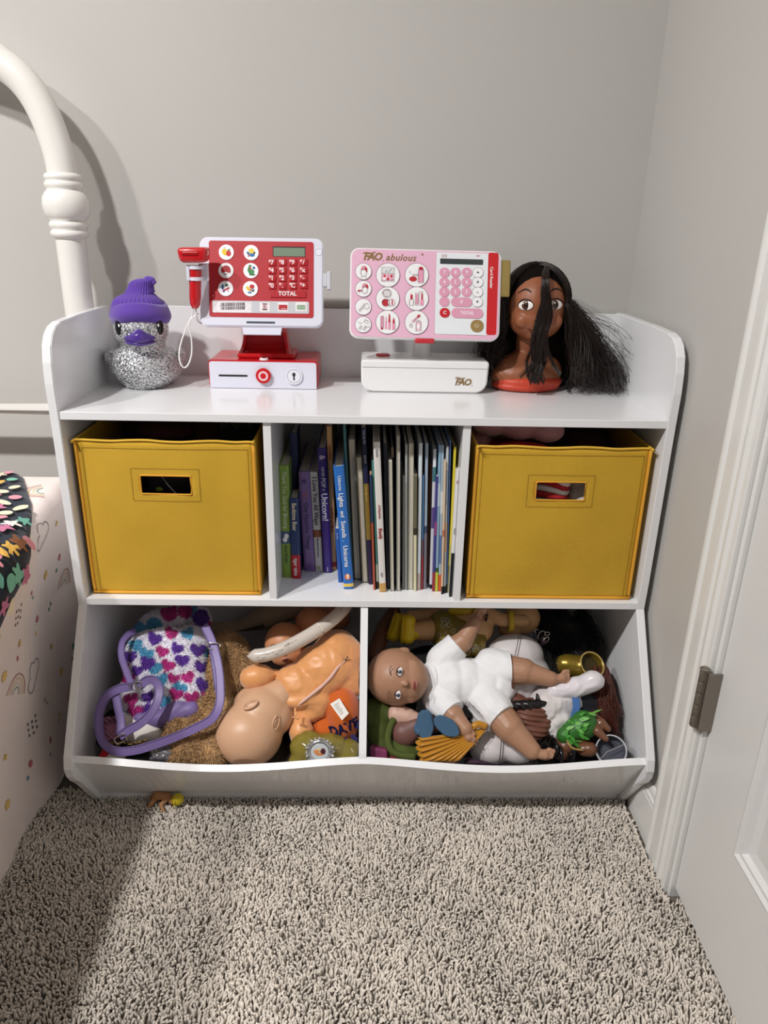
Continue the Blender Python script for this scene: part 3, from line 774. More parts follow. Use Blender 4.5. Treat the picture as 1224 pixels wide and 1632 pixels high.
b6('tall pale grey paperback, left one of a touching pair', (322, 346, 1545), (324, 348, 190), 'A8ABA8', bands=[(0, .75, '8C8E8A')])
b6('tall light grey magazine bundle with black marks near its foot', (347, 400, 1545), (358, 406, 182), 'B9BAB4', pages=True)
b6('cream paperback with dark speckled picture on its spine', (402, 430, 1555), (406, 436, 482), 'DCD6B4', bands=[(.56, 1, '6A6650'), (.5, .56, '3A3428')])
b6('white and ice-blue paperback with glossy spine', (434, 466, 1545), (452, 488, 182), 'D6E0E8', bands=[(0, .12, 'B8A8A0')])
b6('thin mid-blue paperback with red lower half', (468, 492, 1540), (486, 504, 482), '4C78A8', bands=[(0, .3, '98323A'), (.3, .45, '6A4A5A')])
b6('pale grey-blue picture book with splashed spine, left of the brown one', (493, 520, 1535), (506, 548, 182), 'A4B4C4', bands=[(0, .4, '7E7A86'), (.4, .45, '44506A')])
b6('plain brown book without any lettering', (516, 548, 1480), (550, 580, 372), '7A4418')
b6('white paperback with blue lettering marks and a dark foot', (550, 576, 1532), (588, 618, 238), 'E6E6EA', bands=[(.88, 1, 'F0F0F2'), (.78, .88, '4A8088'), (0, .03, '1A1A1A'), (.45, .6, '6A5A94')])
b6('thin violet paperback with a dark red foot', (576, 600, 1557), (610, 640, 492), '3E3A82', bands=[(0, .17, '9A2E34'), (.5, .62, '8C4A80')])
b6('light blue and lime paperback with yellow corner', (600, 630, 1557), (638, 664, 200), '8CB0CC', bands=[(0, .14, 'C4CC4A'), (.14, .17, '2A5A30'), (.6, .75, 'B8CCDA')])
b6('pale blue paperback with an orange-red foot', (630, 656, 1557), (664, 688, 202), 'A8C0D4', bands=[(0, .12, 'D05A30'), (.2, .4, '5C7AB0'), (.55, .7, 'D2DCE4')])
b6('peach striped paperback with black dots at its foot', (657, 678, 1585), (689, 706, 350), 'E2C8A8', bands=[(0, .06, '151517'), (.45, .5, 'C06A5A')])
b6('cream and grey-blue paperback with a finely printed spine', (679, 700, 1575), (707, 732, 212), 'C8CCD0', bands=[(.3, .5, 'D8B490'), (0, .05, '18181A'), (.62, .85, '9AA8BC')])
b6('deep blue glossy paperback, left of the yellow one', (700, 716, 1570), (733, 758, 152), '4A6AA0', bands=[(0, .06, '16161A')])
b6('lemon yellow paperback near the right divider', (716, 738, 1572), (776, 804, 218), 'DCCB3C', bands=[(0, .2, '7C7A3E'), (.2, .34, 'B8B050')])
b6('black and white paperback rightmost against the divider', (740, 770, 1608), (806, 834, 436), 'E8E6E6', bands=[(0, .36, '141416')], titles=[('Things', .93, .6, 'B04A5A', .9), ('WITH LOVE', .56, .5, '2A2A2C', .9)])

# ================================================================== helpers for printed faces and toy faces
def frame3(TL, TR, BL):
    """panel frame from three corners: x right, z up, -y out of the face; origin at the lower left"""
    x = (TR-TL); w_ = x.length; x.normalize(); z = (TL-BL); z = (z-x*z.dot(x)); h_ = z.length; z.normalize(); y = z.cross(x)
    M = Matrix.Identity(4)
    for i, v in enumerate((x, y, z)):
        for k in range(3): M[k][i] = v[k]
    M.translation = BL; return M, w_, h_
def flat(name, outline, col, parent, y=-.0002, t=.0003, rough=.4, m=None):
    return obj(name, bmlink(prism, outline, y-t, y), m or C_(col, rough), parent)
def line(bm, pts, r=.0003, y=0, n=5, closed=False):
    return tube(bm, [(a, y, b) for a, b in pts], r, n, closed=closed)
def lines(name, L, col, parent, r=.0003, y=-.0006, rough=.4):
    bm = BM()
    for l in L: line(bm, l, r, y)
    return obj(name, bm, C_(col, rough), parent)
def bvh_of(me, M=None):
    M = M or Matrix.Identity(4)
    return BVHTree.FromPolygons([M @ v.co for v in me.vertices], [p.vertices[:] for p in me.polygons])
def hit(bv, x, y):
    d = px_ray(x, y).normalized(); h = bv.ray_cast(CAM, d)
    return (h[0], h[1] if h[1].dot(d) < 0 else -h[1]) if h[0] else None
def patch(name, bv, x, y, rx, ry, col, parent, thick=.0012, rot=0, rough=.3, push=0, m=None, seg=20):
    """a shallow oval inlay lying on the surface where the photo shows it; radii in photo pixels"""
    h = hit(bv, x, y)
    if not h: return None
    p, n = h; s = (p-CAM).dot(FWD)/FPX
    a = (RT*math.cos(rot)-UPV*math.sin(rot)); a = (a-n*a.dot(n)).normalized(); b = n.cross(a)
    M = Matrix.Identity(3)
    for i, v in enumerate((a, n, b)):
        for k in range(3): M[k][i] = v[k]
    bm = BM(); ball(bm, p+n*push, (rx*s, thick, ry*s), seg, M)
    return obj(name, bm, m or C_(col, rough), parent, smooth=True, world=True)
def stroke(name, bv, pts, r, col, parent, push=.0002, rough=.4):
    P = []
    for x, y in pts:
        h = hit(bv, x, y)
        if h: P.append(h[0]+h[1]*push)
    if len(P) < 2: return None
    P = smooth_path(P, 4); k = len(P)
    return obj(name, bmlink(tube, P, [r*(.35+.65*math.sin(PI*(.12+.76*i/(k-1)))) for i in range(k)], 6), C_(col, rough), parent, smooth=True, world=True)

# ================================================================== GLITTER DUCK
def duck():
    base = Vector((.072, -.092, .6742))
    M = Matrix.Translation(base) @ Matrix.Rotation(math.radians(11), 4, 'Z')
    t = thing('toy_duck', 'silver glitter toy duck wearing a purple knitted hat', 'toy duck', M=M)
    gl = bpy.data.materials.new('silver_glitter'); gl.use_nodes = True; nt = gl.node_tree; N, L = nt.nodes, nt.links; b = N['Principled BSDF']
    tc = N.new('ShaderNodeTexCoord'); vo = N.new('ShaderNodeTexVoronoi'); vo.inputs['Scale'].default_value = 650; L.new(tc.outputs['Object'], vo.inputs['Vector'])
    sx = N.new('ShaderNodeSeparateColor'); L.new(vo.outputs['Color'], sx.inputs[0])
    cr = N.new('ShaderNodeValToRGB'); e = cr.color_ramp.elements; e[0].position = .1; e[0].color = (.13, .13, .14, 1); e[1].position = .9; e[1].color = (.85, .86, .88, 1)
    L.new(sx.outputs[0], cr.inputs[0]); L.new(cr.outputs[0], b.inputs['Base Color'])
    ge = N.new('ShaderNodeNewGeometry'); sub = N.new('ShaderNodeVectorMath'); sub.operation = 'SUBTRACT'; L.new(vo.outputs['Color'], sub.inputs[0]); sub.inputs[1].default_value = (.5, .5, .5)
    sc = N.new('ShaderNodeVectorMath'); sc.operation = 'SCALE'; sc.inputs['Scale'].default_value = .95; L.new(sub.outputs[0], sc.inputs[0])
    ad = N.new('ShaderNodeVectorMath'); ad.operation = 'ADD'; L.new(ge.outputs['Normal'], ad.inputs[0]); L.new(sc.outputs[0], ad.inputs[1])
    no = N.new('ShaderNodeVectorMath'); no.operation = 'NORMALIZE'; L.new(ad.outputs[0], no.inputs[0]); L.new(no.outputs[0], b.inputs['Normal'])
    b.inputs['Metallic'].default_value = .55; b.inputs['Roughness'].default_value = .35
    body = [('b', (0, .004, .032), (.0615, .068, .040)), ('b', (0, -.018, .034), (.054, .052, .042)), ('b', (-.056, .012, .044), (.012, .030, .016)), ('b', (.056, .012, .044), (.012, .030, .016)),
            ('b', (0, .058, .058), (.020, .020, .016)), ('c', (0, -.020, .060), (0, -.022, .085), .036, .036), ('b', (0, -.024, .098), (.0445, .043, .041))]
    me = blob(body, .0022, 8)
    for v in me.vertices:
        if v.co.z < .003: v.co.z = max(v.co.z*.2, 0)
    obj('body', me, gl, t, smooth=True)
    bm = BM(); ball(bm, (0, .004, .004), (.040, .045, .0045), 24); obj('base', bm, C_('2A2A2C', .6), t, smooth=True)
    pur = mat('duck_beak_purple', '4C3188', .3, coat=.3)
    # beak: two lips, pointed at the corners
    for nm, z, dz, dy in (('upper_beak', .0865, .0105, .019), ('lower_beak', .0795, .006, .016)):
        bm = BM(); ball(bm, (0, -.064, z), (.0255, dy, dz), 28)
        for v in bm.verts:
            a = v.co.x/.0255; v.co.z = z+(v.co.z-z)*(1-.45*abs(a)); v.co.y += .013*a*a
            if nm == 'upper_beak' and v.co.z > z: v.co.z += .005*max(0, 1-(a/.55)**2)
        obj(nm, bm, pur, t, smooth=True)
    for s in (-1, 1):
        e_ = Matrix.Rotation(s*.80, 3, 'Z')
        bm = BM(); ball(bm, Vector((s*.0325, -.0525, .1025)), (.0068, .0022, .0125), 20, e_); ey = obj('eye', bm, C_('0C0C0E', .25), t, smooth=True)
        bm = BM(); ball(bm, Vector((s*.0305, -.0560, .1055)), (.0021, .0010, .0030), 12, e_); obj('eye_glint', bm, C_('F6F6F6', .3), ey, smooth=True)
    # knitted hat: thick rolled brim, soft crown, twisted top
    kn = mat('purple_knit', '5E3CA2', .9, bump=.35, bscale=900, sheen=.4)
    hat = obj('hat', bmlink(lathe, [(0, .001), (.001, .001), (.0005, 0)], (0, 0, .12)), kn, t)
    bm = BM(); nA, nB = 150, 20; R0, r0 = .0400, .0120
    G = []
    for i in range(nA):
        a = 2*PI*i/nA; row = []
        for k in range(nB):
            p = 2*PI*k/nB
            rr_ = r0*(1+.055*math.cos(a*75+ (1 if k % 4 < 2 else -1)*1.57)+.06*math.cos(k*PI/2))
            x = math.cos(a)*(R0+rr_*math.cos(p)*.72+.002*math.sin(a*3)); y = math.sin(a)*(R0*.98+rr_*math.cos(p)*.80); z = rr_*math.sin(p)*1.22
            row.append(bm.verts.new((x, y-.022, z+.1270-y*-.10-6.5*x*x+.004)))
        G.append(row)
    for i in range(nA):
        for k in range(nB): bm.faces.new((G[i][k], G[(i+1) % nA][k], G[(i+1) % nA][(k+1) % nB], G[i][(k+1) % nB]))
    obj('hat_brim', bm, kn, hat, smooth=True)
    bm = BM(); prof = [(.041, 0, 0), (.0395, .010, 0), (.034, .020, 0), (.026, .026, .003), (.0195, .031, .006), (.0165, .038, .008), (.0150, .045, .010), (.0125, .050, .013), (.007, .053, .017), (.0005, .054, .020)]
    PP = smooth_path([Vector((p[0], p[1]*.93, p[2])) for p in prof], 4); n = 128; rings = []
    for q, (r_, h_, ox) in enumerate(PP):
        r_ = max(r_, .0004)
        rings.append([bm.verts.new((r_*(1+.05*math.cos(2*PI*j/n*32+h_*120))*math.cos(2*PI*j/n)*(1+.25*(h_ > .028)*math.sin(h_*30))+ox*.9-.002, r_*(1+.05*math.cos(2*PI*j/n*32+h_*120))*math.sin(2*PI*j/n)*.9-.022, h_+.126)) for j in range(n)])
    for a, b_ in zip(rings, rings[1:]):
        for j in range(n): bm.faces.new((a[j], a[(j+1) % n], b_[(j+1) % n], b_[j]))
    bm.faces.new(rings[-1])
    obj('hat_crown', bm, kn, hat, smooth=True)
    bm = BM(); tube(bm, smooth_path([(.012, -.022, .168), (.018, -.024, .174), (.025, -.026, .173), (.028, -.027, .167)], 5), [.006]*6+[.0052]*5+[.004]*4+[.001], 12); obj('hat_tip', bm, kn, hat, smooth=True)
duck()

# ================================================================== RED TOY REGISTER
redp = mat('register_red', 'C21820', .28, coat=.4)
redd = mat('register_dark_red', 'A80F14', .3, coat=.3)
lil = mat('register_white', 'DEDEEC', .3, coat=.3)
R1 = thing('toy_cash_register', 'red and white toy cash register with a tablet screen and hand scanner', 'toy register', (.2745, -.06, .6742), group=None)
bm = BM(); prism(bm, rrect(.1825, .3665, .6742, .7215, .006), -.113, -.012); bmesh.ops.recalc_face_normals(bm, faces=bm.faces)
obj('base', bm, redp, R1, world=True)
bm = BM(); prism(bm, rrect(.1845, .3645, .6748, .7190, .004)[:14]+[(.1845, .6748), (.3645, .6748)], -.1165, -.1125); obj('front_plate', bm, lil, R1, world=True)
bf = Matrix.Translation((.1845, -.1167, .6748))
F1 = thing('t', 'x', 'x'); bpy.data.objects.remove(F1)
def child_frame(name, parent, M):     # an invisible joint is not needed: meshes carry the frame
    return M
def fobj(name, bm, m, parent, M, **k):
    for v in bm.verts: v.co = M @ v.co
    return obj(name, bm, m, parent, world=True, **k)
def ftext(name, s, size, loc, m, parent, M, **k):
    o = text(name, s, size, loc, FRONT, m, None, **k); o.data.transform(worldm(parent).inverted() @ M); o.parent = parent; return o
def fflat(name, outline, col, parent, M, y=-.0002, t=.0003, rough=.4, m=None):
    return fobj(name, bmlink(prism, outline, y-t, y), m or C_(col, rough), parent, M)
def flines(name, L, col, parent, M, r=.0003, y=-.0006, rough=.4):
    bm = BM()
    for l in L: line(bm, l, r, y)
    return fobj(name, bm, C_(col, rough), parent, M)
bx_ = lambda X: (X-65)/1000*.180
bz_ = lambda X, Y: (1-(Y-312-.027*(X-65))/245)*.0445
slot = fflat('card_slot', rrect(bx_(150), bx_(418), bz_(280, 455), bz_(280, 440), .0006), '0A0A0C', R1, bf)
tx, tz = bx_(571), bz_(571, 448)
bu = fobj('logo_button', bmlink(lathe, [(0, 0), (.0128, 0), (.0128, -.0025), (.0120, -.0032), (0, -.0034)][::-1], (tx, -.0034, tz), 40, 'y'), C_('C4161E', .3), R1, bf, smooth=True, ang=40)
fobj('logo_ring', bmlink(lathe, [(.0050, .0), (.0082, .0), (.0082, .0002), (.0050, .0002), (.0050, 0)], (tx, -.0072, tz), 40, 'y'), C_('F0C8CC', .4), bu, bf)
kx, kz = bx_(855), bz_(855, 457)
kb = fobj('key_dial', bmlink(lathe, [(0, 0), (.0142, 0), (.0138, .0018), (.0118, .0022), (0, .0022)], (kx, .0, kz), 40, 'y', T=Matrix.Identity(4)), mat('dial_white', 'E8E8F2', .25), R1, bf @ Matrix.Translation((0, -.0025, 0)), smooth=True, ang=30)
bm = BM(); tube(bm, [(kx+.0132*math.cos(a), -.0012, kz+.0132*math.sin(a)) for a in np.linspace(0, 2*PI, 40, endpoint=False)], .00035, 5, closed=True); tube(bm, [(kx+.0112*math.cos(a), -.0026, kz+.0112*math.sin(a)) for a in np.linspace(0, 2*PI, 40, endpoint=False)], .0003, 5, closed=True)
fobj('dial_groove', bm, C_('77777F', .5), kb, bf)
fflat('keyhole', ell(kx, kz+.0030, .0030), '3A3A3E', kb, bf, y=-.0026); fflat('keyhole_slot', rrect(kx-.0013, kx+.0013, kz-.0070, kz+.002, .0005), '3A3A3E', kb, bf, y=-.0026)
# plinth, button and neck
bm = BM(); box(bm, .2285, .3265, -.098, -.030, .7215, .7305, .004, 3); obj('plinth', bm, redp, R1, world=True)
pb = obj('print_button', bmlink(lathe, [(0, .0035), (.0070, .0030), (.0078, 0)], (.2755, -.1065, .7215), 24), C_('E8D4D8', .3), R1, smooth=True, world=True)
bm = BM(); ball(bm, (.2755, -.1065, .7247), (.0035, .0035, .0010), 16); obj('button_dot', bm, C_('3A1A1C', .3), pb, smooth=True, world=True)
# concave neck: two cheeks and a hollow panel
def neckprof(off):
    return [(-.092+off, .730), (-.078+off, .740), (-.072+off, .760), (-.078+off, .785), (-.085, .800)]
P = smooth_path([Vector((0, a, b)) for a, b in neckprof(0)], 5)
bm = BM(); A = []
for i, p in enumerate(P):
    tt = i/(len(P)-1); hw_ = .0435-.010*math.sin(PI*min(1, tt*1.0)*.5)+(.0*tt)
    A.append([bm.verts.new((.2745-hw_+.005, p.y+.006, p.z)), bm.verts.new((.2745+hw_-.005, p.y+.006, p.z)), bm.verts.new((.2745+hw_-.004, -.045, p.z)), bm.verts.new((.2745-hw_+.004, -.045, p.z))])
for a, b in zip(A, A[1:]):
    for k in range(4): bm.faces.new((a[k], a[(k+1) % 4], b[(k+1) % 4], b[k]))
bm.faces.new(A[0]); bm.faces.new(A[-1]); obj('neck', bm, redd, R1, smooth=True, world=True, ang=50)
for s in (-1, 1):
    bm = BM(); A = []
    for i, p in enumerate(P):
        tt = i/(len(P)-1); hw_ = .0435-.010*math.sin(PI*min(1, tt)*.5)
        xo = .2745+s*hw_; xi = .2745+s*(hw_-.005)
        A.append([bm.verts.new((xo, p.y-.002, p.z)), bm.verts.new((xi, p.y-.002, p.z)), bm.verts.new((xi, -.045, p.z)), bm.verts.new((xo, -.045, p.z))])
    for a, b in zip(A, A[1:]):
        for k in range(4): bm.faces.new((a[k], a[(k+1) % 4], b[(k+1) % 4], b[k]))
    bm.faces.new(A[0]); bm.faces.new(A[-1]); obj('neck_cheek', bm, redp, R1, smooth=True, world=True, ang=50)
# screen
TL, TR, BL = at(318, 377, -.098), at(515.5, 380, -.098), at(319, 519.5, -.140)
SM, sw, shh = frame3(TL, TR, BL)
LX = lambda X: (X-45)/1090*sw
LZ = lambda X, Y: (1-(Y-65-.0235*(X-45))/787)*shh
bm = BM(); prism(bm, rrect(0, sw, 0, shh, .013, 8), 0, .011); bmesh.ops.recalc_face_normals(bm, faces=bm.faces)
es = [e for e in bm.edges if all(abs(v.co.y) < 1e-6 for v in e.verts)]; bmesh.ops.bevel(bm, geom=es, offset=.0018, segments=3, affect='EDGES')
scr = fobj('screen_housing', bm, lil, R1, SM, smooth=True, ang=40)
fobj('screen_back', bmlink(box, .03, sw-.03, .009, .022, .02, shh-.03, .006, 3), redp, scr, SM)
bm = BM(); prism(bm, [(sw/2-.030, -.012), (sw/2+.030, -.012), (sw/2+.034, .01), (sw/2-.034, .01)], .003, .010); fobj('screen_lip', bm, lil, scr, SM)
fp = fflat('face_plate', rrect(LX(128), LX(1050), LZ(590, 782), LZ(590, 112), .004, 5), 'B71F2A', scr, SM, y=0, t=.0008, m=mat('face_plate_red', 'B3222C', .5, bump=.15, bscale=500))
fflat('speaker_disc', ell(LX(1095), LZ(1095, 212), .0052), 'E6E6F2', scr, SM, y=-.0001)
flines('speaker_rim', [[(LX(1095)+.0055*math.cos(a), LZ(1095, 212)+.0055*math.sin(a)) for a in np.linspace(0, 2*PI, 26)]], '9C9CB0', scr, SM, r=.0002, y=-.0002)
fflat('paper_slot', rrect(LX(455), LX(708), LZ(580, 836), LZ(580, 818), .0008), '3C4A54', scr, SM, y=0)
bm = BM(); box(bm, sw-.003, sw+.0075, .001, .008, LZ(1130, 515), LZ(1130, 395), .002); box(bm, sw+.006, sw+.0125, .001, .008, LZ(1130, 540), LZ(1130, 372), .002); fobj('side_clip', bm, mat('clip_grey', 'C8C8D0', .4), scr, SM)
ICONS = [((282, 207), [('E6C832', ell(-.0022, .0, .0046, .0058, 16, .6)), ('C8202A', ell(.0036, -.0018, .0040, .0046, 16)), ('3A8A3A', ell(.0042, .0036, .0024, .0012, 10, .4)), ('2A2A2A', [(-.0030, .0062), (-.0018, .0078), (-.0012, .0070)])]),
         ((500, 212), [('E8CC48', ell(.0006, .0026, .0048, .0040, 18)), ('2F6CB0', ell(.0016, -.0040, .0042, .0026, 16)), ('3A6A9A', ell(-.0046, -.0012, .0020, .0030, 10, .8)), ('2A3A2A', ell(.0050, -.0008, .0012, .0026, 8, -.6)), ('D05A2A', ell(-.0040, -.0052, .0016, .0014, 8))]),
         ((278, 367), [('B3222C', ell(0, .0016, .0074, .0062, 20)[0:11]+[(-.0074, -.0030), (-.0050, -.0042), (0, -.002), (.0050, -.0042), (.0074, -.0030)]), ('2A2A2A', [(-.0003, .0076), (.0003, .0076), (.0003, -.002), (-.0003, -.002)]), ('8A8A92', ell(-.0012, -.0058, .0030, .0010, 10)), ('C8A0A4', ell(.0010, -.0050, .0012, .0012, 8))]),
         ((497, 370), [('3C8A48', ell(.0008, -.0018, .0050, .0040, 16)), ('3C8A48', ell(-.0030, .0030, .0018, .0052, 12, -.3)), ('3C8A48', ell(-.0010, .0076, .0026, .0014, 10)), ('C03030', ell(-.0006, .0036, .0014, .0024, 8)), ('2F5CA0', ell(.0048, .0044, .0022, .0022, 8)), ('2E6E3A', ell(.0020, -.0062, .0052, .0013, 10))]),
         ((274, 525), [('2F5CA0', ell(-.0046, .0020, .0018, .0046, 10)), ('2F5CA0', ell(-.0030, -.0048, .0020, .0014, 8)), ('2E4A32', ell(.0018, .0052, .0026, .0020, 12)), ('B02A34', [(-.0040, -.0050), (.0064, .0000), (.0060, .0024), (-.0046, -.0026)]), ('C87888', ell(.0040, -.0036, .0008, .0020, 8))]),
         ((492, 530), [('E0C23C', ell(-.0036, .0004, .0026, .0042, 12, .7)), ('C02028', ell(.0026, .0036, .0040, .0032, 14)), ('1C1C1E', ell(.0040, -.0020, .0024, .0028, 12)), ('3A6AA8', ell(-.0010, -.0060, .0036, .0012, 10)), ('E08A3A', ell(-.0004, -.0016, .0014, .0024, 8)), ('F2F2F2', ell(.0042, -.0014, .0010, .0012, 8))])]
for (cx_, cy_), shp in ICONS:
    ox, oz = LX(cx_), LZ(cx_, cy_); d = fflat('picture_button', ell(ox, oz, .0120, n=36), 'F2F2F6', fp, SM, y=-.0008, t=.0012)
    for q, (c, pts) in enumerate(shp):
        fobj('button_picture', bmlink(prism, [(a+ox, b+oz) for a, b in pts], -.0022-.00012*q, -.0019), C_(c, .5), d, SM)
ld_ = fflat('display', rrect(LX(690), LX(978), LZ(834, 250), LZ(834, 160), .0005, 2), '3A1416', fp, SM, y=-.0008)
fflat('display_glass', rrect(LX(697), LX(972), LZ(834, 247), LZ(834, 172), .0005, 2), '7E8F7C', ld_, SM, y=-.0010, rough=.15)
keym = mat('key_red', 'B02028', .35, coat=.3)
for r_, row in enumerate(('789/', '456x', '123-', '0.C+')):
    for c_, chh in enumerate(row):
        X, Y = (687, 779, 871, 964)[c_], (302, 372, 440, 507)[r_]; ox, oz = LX(X), LZ(X, Y)
        bm = BM(); box(bm, ox-.0062, ox+.0062, -.0026, -.0005, oz-.0053, oz+.0053, .0010, 2); k = fobj('key', bm, keym, fp, SM, smooth=True, ang=40)
        ftext('key_symbol', chh, .0100, (ox-.0002, -.0029, oz), C_('EDE0E2', .5), k, SM, ax='CENTER', bold=.00025)
bm = BM(); box(bm, LX(668), LX(985), -.0024, -.0005, LZ(826, 612), LZ(826, 553), .0008, 2); k = fobj('total_key', bm, keym, fp, SM)
ftext('key_symbol', 'TOTAL', .0092, (LX(820), -.0028, LZ(820, 578)), C_('EDE0E2', .5), k, SM, ax='CENTER', bold=.0003)
st = fflat('sticker_strip', rrect(LX(155), LX(1010), LZ(582, 745), LZ(582, 638), .002, 4), 'C6C6CC', fp, SM, y=-.0008)
fflat('barcode_label', rrect(LX(160), LX(502), LZ(331, 738), LZ(331, 642), .0016, 4), 'E8E4E8', st, SM, y=-.0011)
bm = BM(); rr = random.Random(3); X = 232
while X < 442:
    w_ = rr.choice((3, 4, 6, 8))
    for y0_, y1_ in ((650, 676), (686, 712)):
        box(bm, LX(X), LX(X+w_), -.0017, -.0013, LZ(X, y1_), LZ(X, y0_))
    X += w_+rr.choice((3, 4, 6))
box(bm, LX(222), LX(454), -.0017, -.0013, LZ(338, 682), LZ(338, 679)); fobj('barcode', bm, C_('3A2428', .5), st, SM)
flines('label_swirls', [[(LX(cx2)+.0026*math.cos(a), LZ(cx2, cy2)+.0020*math.sin(a)) for a in np.linspace(a0, a0+4.2, 9)] for cx2, cy2, a0 in ((196, 668, 1), (196, 712, 2), (480, 664, 0), (480, 706, 4))], 'B8AEB4', st, SM, r=.0002, y=-.0014)
for cx2, w2 in ((618, 44), (780, 46), (940, 50)): fflat('small_label', rrect(LX(cx2-w2), LX(cx2+w2), LZ(cx2, 733), LZ(cx2, 652), .0012, 3), 'ECE6E8', st, SM, y=-.0011)
fflat('phone_picture', rrect(LX(598), LX(640), LZ(618, 716), LZ(618, 660), .0006, 2), 'E0C4CA', st, SM, y=-.0014); fflat('phone_bar', rrect(LX(598), LX(640), LZ(618, 668), LZ(618, 660), .0003, 1), '5A2A30', st, SM, y=-.0017); fflat('phone_bar', rrect(LX(598), LX(640), LZ(618, 718), LZ(618, 708), .0003, 1), '5A2A30', st, SM, y=-.0017)
flines('phone_rings', [[(LX(618)+r_*math.cos(a), LZ(618, 688)+r_*math.sin(a)) for a in np.linspace(0, 2*PI, 16)] for r_ in (.0010, .0022)], '8A3A44', st, SM, r=.0003, y=-.0018)
fflat('card_picture', rrect(LX(742), LX(818), LZ(780, 718), LZ(780, 674), .0006, 2), 'B3222C', st, SM, y=-.0014); fflat('card_line', rrect(LX(765), LX(812), LZ(780, 711), LZ(780, 706), .0002, 1), 'E8C8CC', st, SM, y=-.0017)
fflat('banknote_picture', rrect(LX(903), LX(978), LZ(940, 718), LZ(940, 678), .0006, 2), 'A8C0A4', st, SM, y=-.0014)
flines('banknote_lines', [[(LX(cx2)+.0020*math.cos(a), LZ(cx2, 698)+.0018*math.sin(a)) for a in np.linspace(0, 2*PI, 14)] for cx2 in (930, 952)]+[[(LX(a), LZ(940, b)) for a, b in ((905, 716), (976, 716), (976, 680), (905, 680), (905, 716))]], '4A7A4C', st, SM, r=.00025, y=-.0018)
# scanner in its side holder, with a wrist loop
sy = -.150
hd = Matrix.Translation(at(309.5, 407, sy)) @ Matrix.Rotation(-.02, 4, 'Y')
bm = BM(); box(bm, -.0235, .0225, -.014, .020, -.0105, .0120, .006, 3)
for v in bm.verts:
    v.co.x *= 1-.18*max(0, -v.co.z/.0105)
scan = fobj('scanner_head', bm, redp, R1, hd, smooth=True, ang=45)
bm = BM(); box(bm, -.0155, .0095, -.0155, -.013, .0005, .0058, .0012); fobj('scanner_window', bm, redd, scan, hd)
hb, ht = at(311, 491, sy+.004), at(311, 424, sy+.004)
bm = BM(); P = [ht.lerp(hb, i/12) for i in range(13)]; tube(bm, P, [.0100, .0100, .0098, .0096, .0094, .0092, .0090, .0090, .0090, .0090, .0086, .0076, .0050], 20); obj('scanner_handle', bm, redp, scan, smooth=True, world=True, ang=60)
for z_ in (.872, .855):
    bm = BM(); lathe(bm, [(.0102, -.0028), (.0116, -.0024), (.0116, .0024), (.0102, .0028)], (ht.x+.0004, ht.y, z_-.0015), 28); obj('holder_ring', bm, lil, scan, smooth=True, world=True, ang=40)
bm = BM(); box(bm, ht.x-.0125, ht.x-.0075, ht.y-.0095, ht.y+.004, .851, .874, .001); box(bm, ht.x+.004, at(330, 440, sy).x, ht.y+.006, ht.y+.013, .850, .876, .001); obj('holder_arm', bm, lil, scan, world=True)
lp = [(308, 491), (306, 503), (296, 525), (288, 548), (285.5, 566), (288, 580), (294, 586), (301, 579), (305.5, 562), (305, 540), (301.5, 520), (305, 508), (312, 503), (316, 500)]
bm = BM(); tube(bm, smooth_path([at(x, y, sy+.010+.004*math.sin(i)) for i, (x, y) in enumerate(lp)], 6), .00125, 8); obj('wrist_loop', bm, C_('F2F0EE', .4), scan, smooth=True, world=True)
bm = BM(); tube(bm, smooth_path([at(312, 490, sy+.006), at(313, 502, sy+.009), at(316, 512, sy+.02), at(322, 516, sy+.022)], 4), .0016, 8); obj('loop_anchor', bm, C_('E6E6EC', .4), scan, smooth=True, world=True)

# ================================================================== PINK TOY REGISTER
wh = mat('register_gloss_white', 'EEEDEE', .25, coat=.4)
R2 = thing('toy_cash_register', 'pink and white toy makeup register with round picture buttons', 'toy register', (.547, -.09, .6742))
pr = []
for cx_, cz_, a0, r_ in ((.462, .6952, 180, .0205), (.632, .6952, 270, .0205)):
    for k in range(9):
        t_ = math.radians(a0+90*k/8); pr.append((cx_+r_*math.cos(t_)*1.05, cz_+r_*math.sin(t_)))
pr += [(.6545, .722), (.6535, .7265), (.6500, .7285), (.4445, .7285), (.4405, .7265), (.4400, .722)]
bm = BM(); prism(bm, pr, -.131, -.047); bmesh.ops.recalc_face_normals(bm, faces=bm.faces)
es = [e for e in bm.edges if all(abs(v.co.y+.131) < 1e-6 for v in e.verts)]; bmesh.ops.bevel(bm, geom=es, offset=.0025, segments=3, affect='EDGES')
obj('base', bm, wh, R2, smooth=True, world=True, ang=35)
bm = BM(); tube(bm, [(.4415, -.1312, .7165), (.6535, -.1312, .7165)], .00045, 5); obj('base_seam', bm, C_('A9A7A9', .5), R2, world=True)
ftext('maker_lettering', 'FAO', .0150, (.612, -.1316, .6935), mat('gold_print', '9A7B4A', .35, metal=.4), R2, Matrix.Identity(4), ax='CENTER', shear=.25, bold=.0004, space=.85)
bm = BM(); tube(bm, smooth_path([(.5985, -.1318, .7005), (.6030, -.1318, .7018), (.6085, -.1318, .7000), (.6150, -.1318, .7012)], 5), .0006, 6); ball(bm, (.6275, -.1318, .6885), (.0008, .0004, .0008), 8); obj('lettering_flourish', bm, mat('gold_print', '9A7B4A'), R2, world=True)
b_ = obj('button_rim', bmlink(lathe, [(0, .0008), (.0130, .0008), (.0136, 0)], (.477, -.092, .7285), 28), C_('F0EEEE', .3), R2, smooth=True, world=True)
obj('round_button', bmlink(lathe, [(0, .0036), (.0110, .0034), (.0122, .0020), (.0122, 0)], (.477, -.092, .7292), 28), C_('C23A40', .3), b_, smooth=True, world=True)
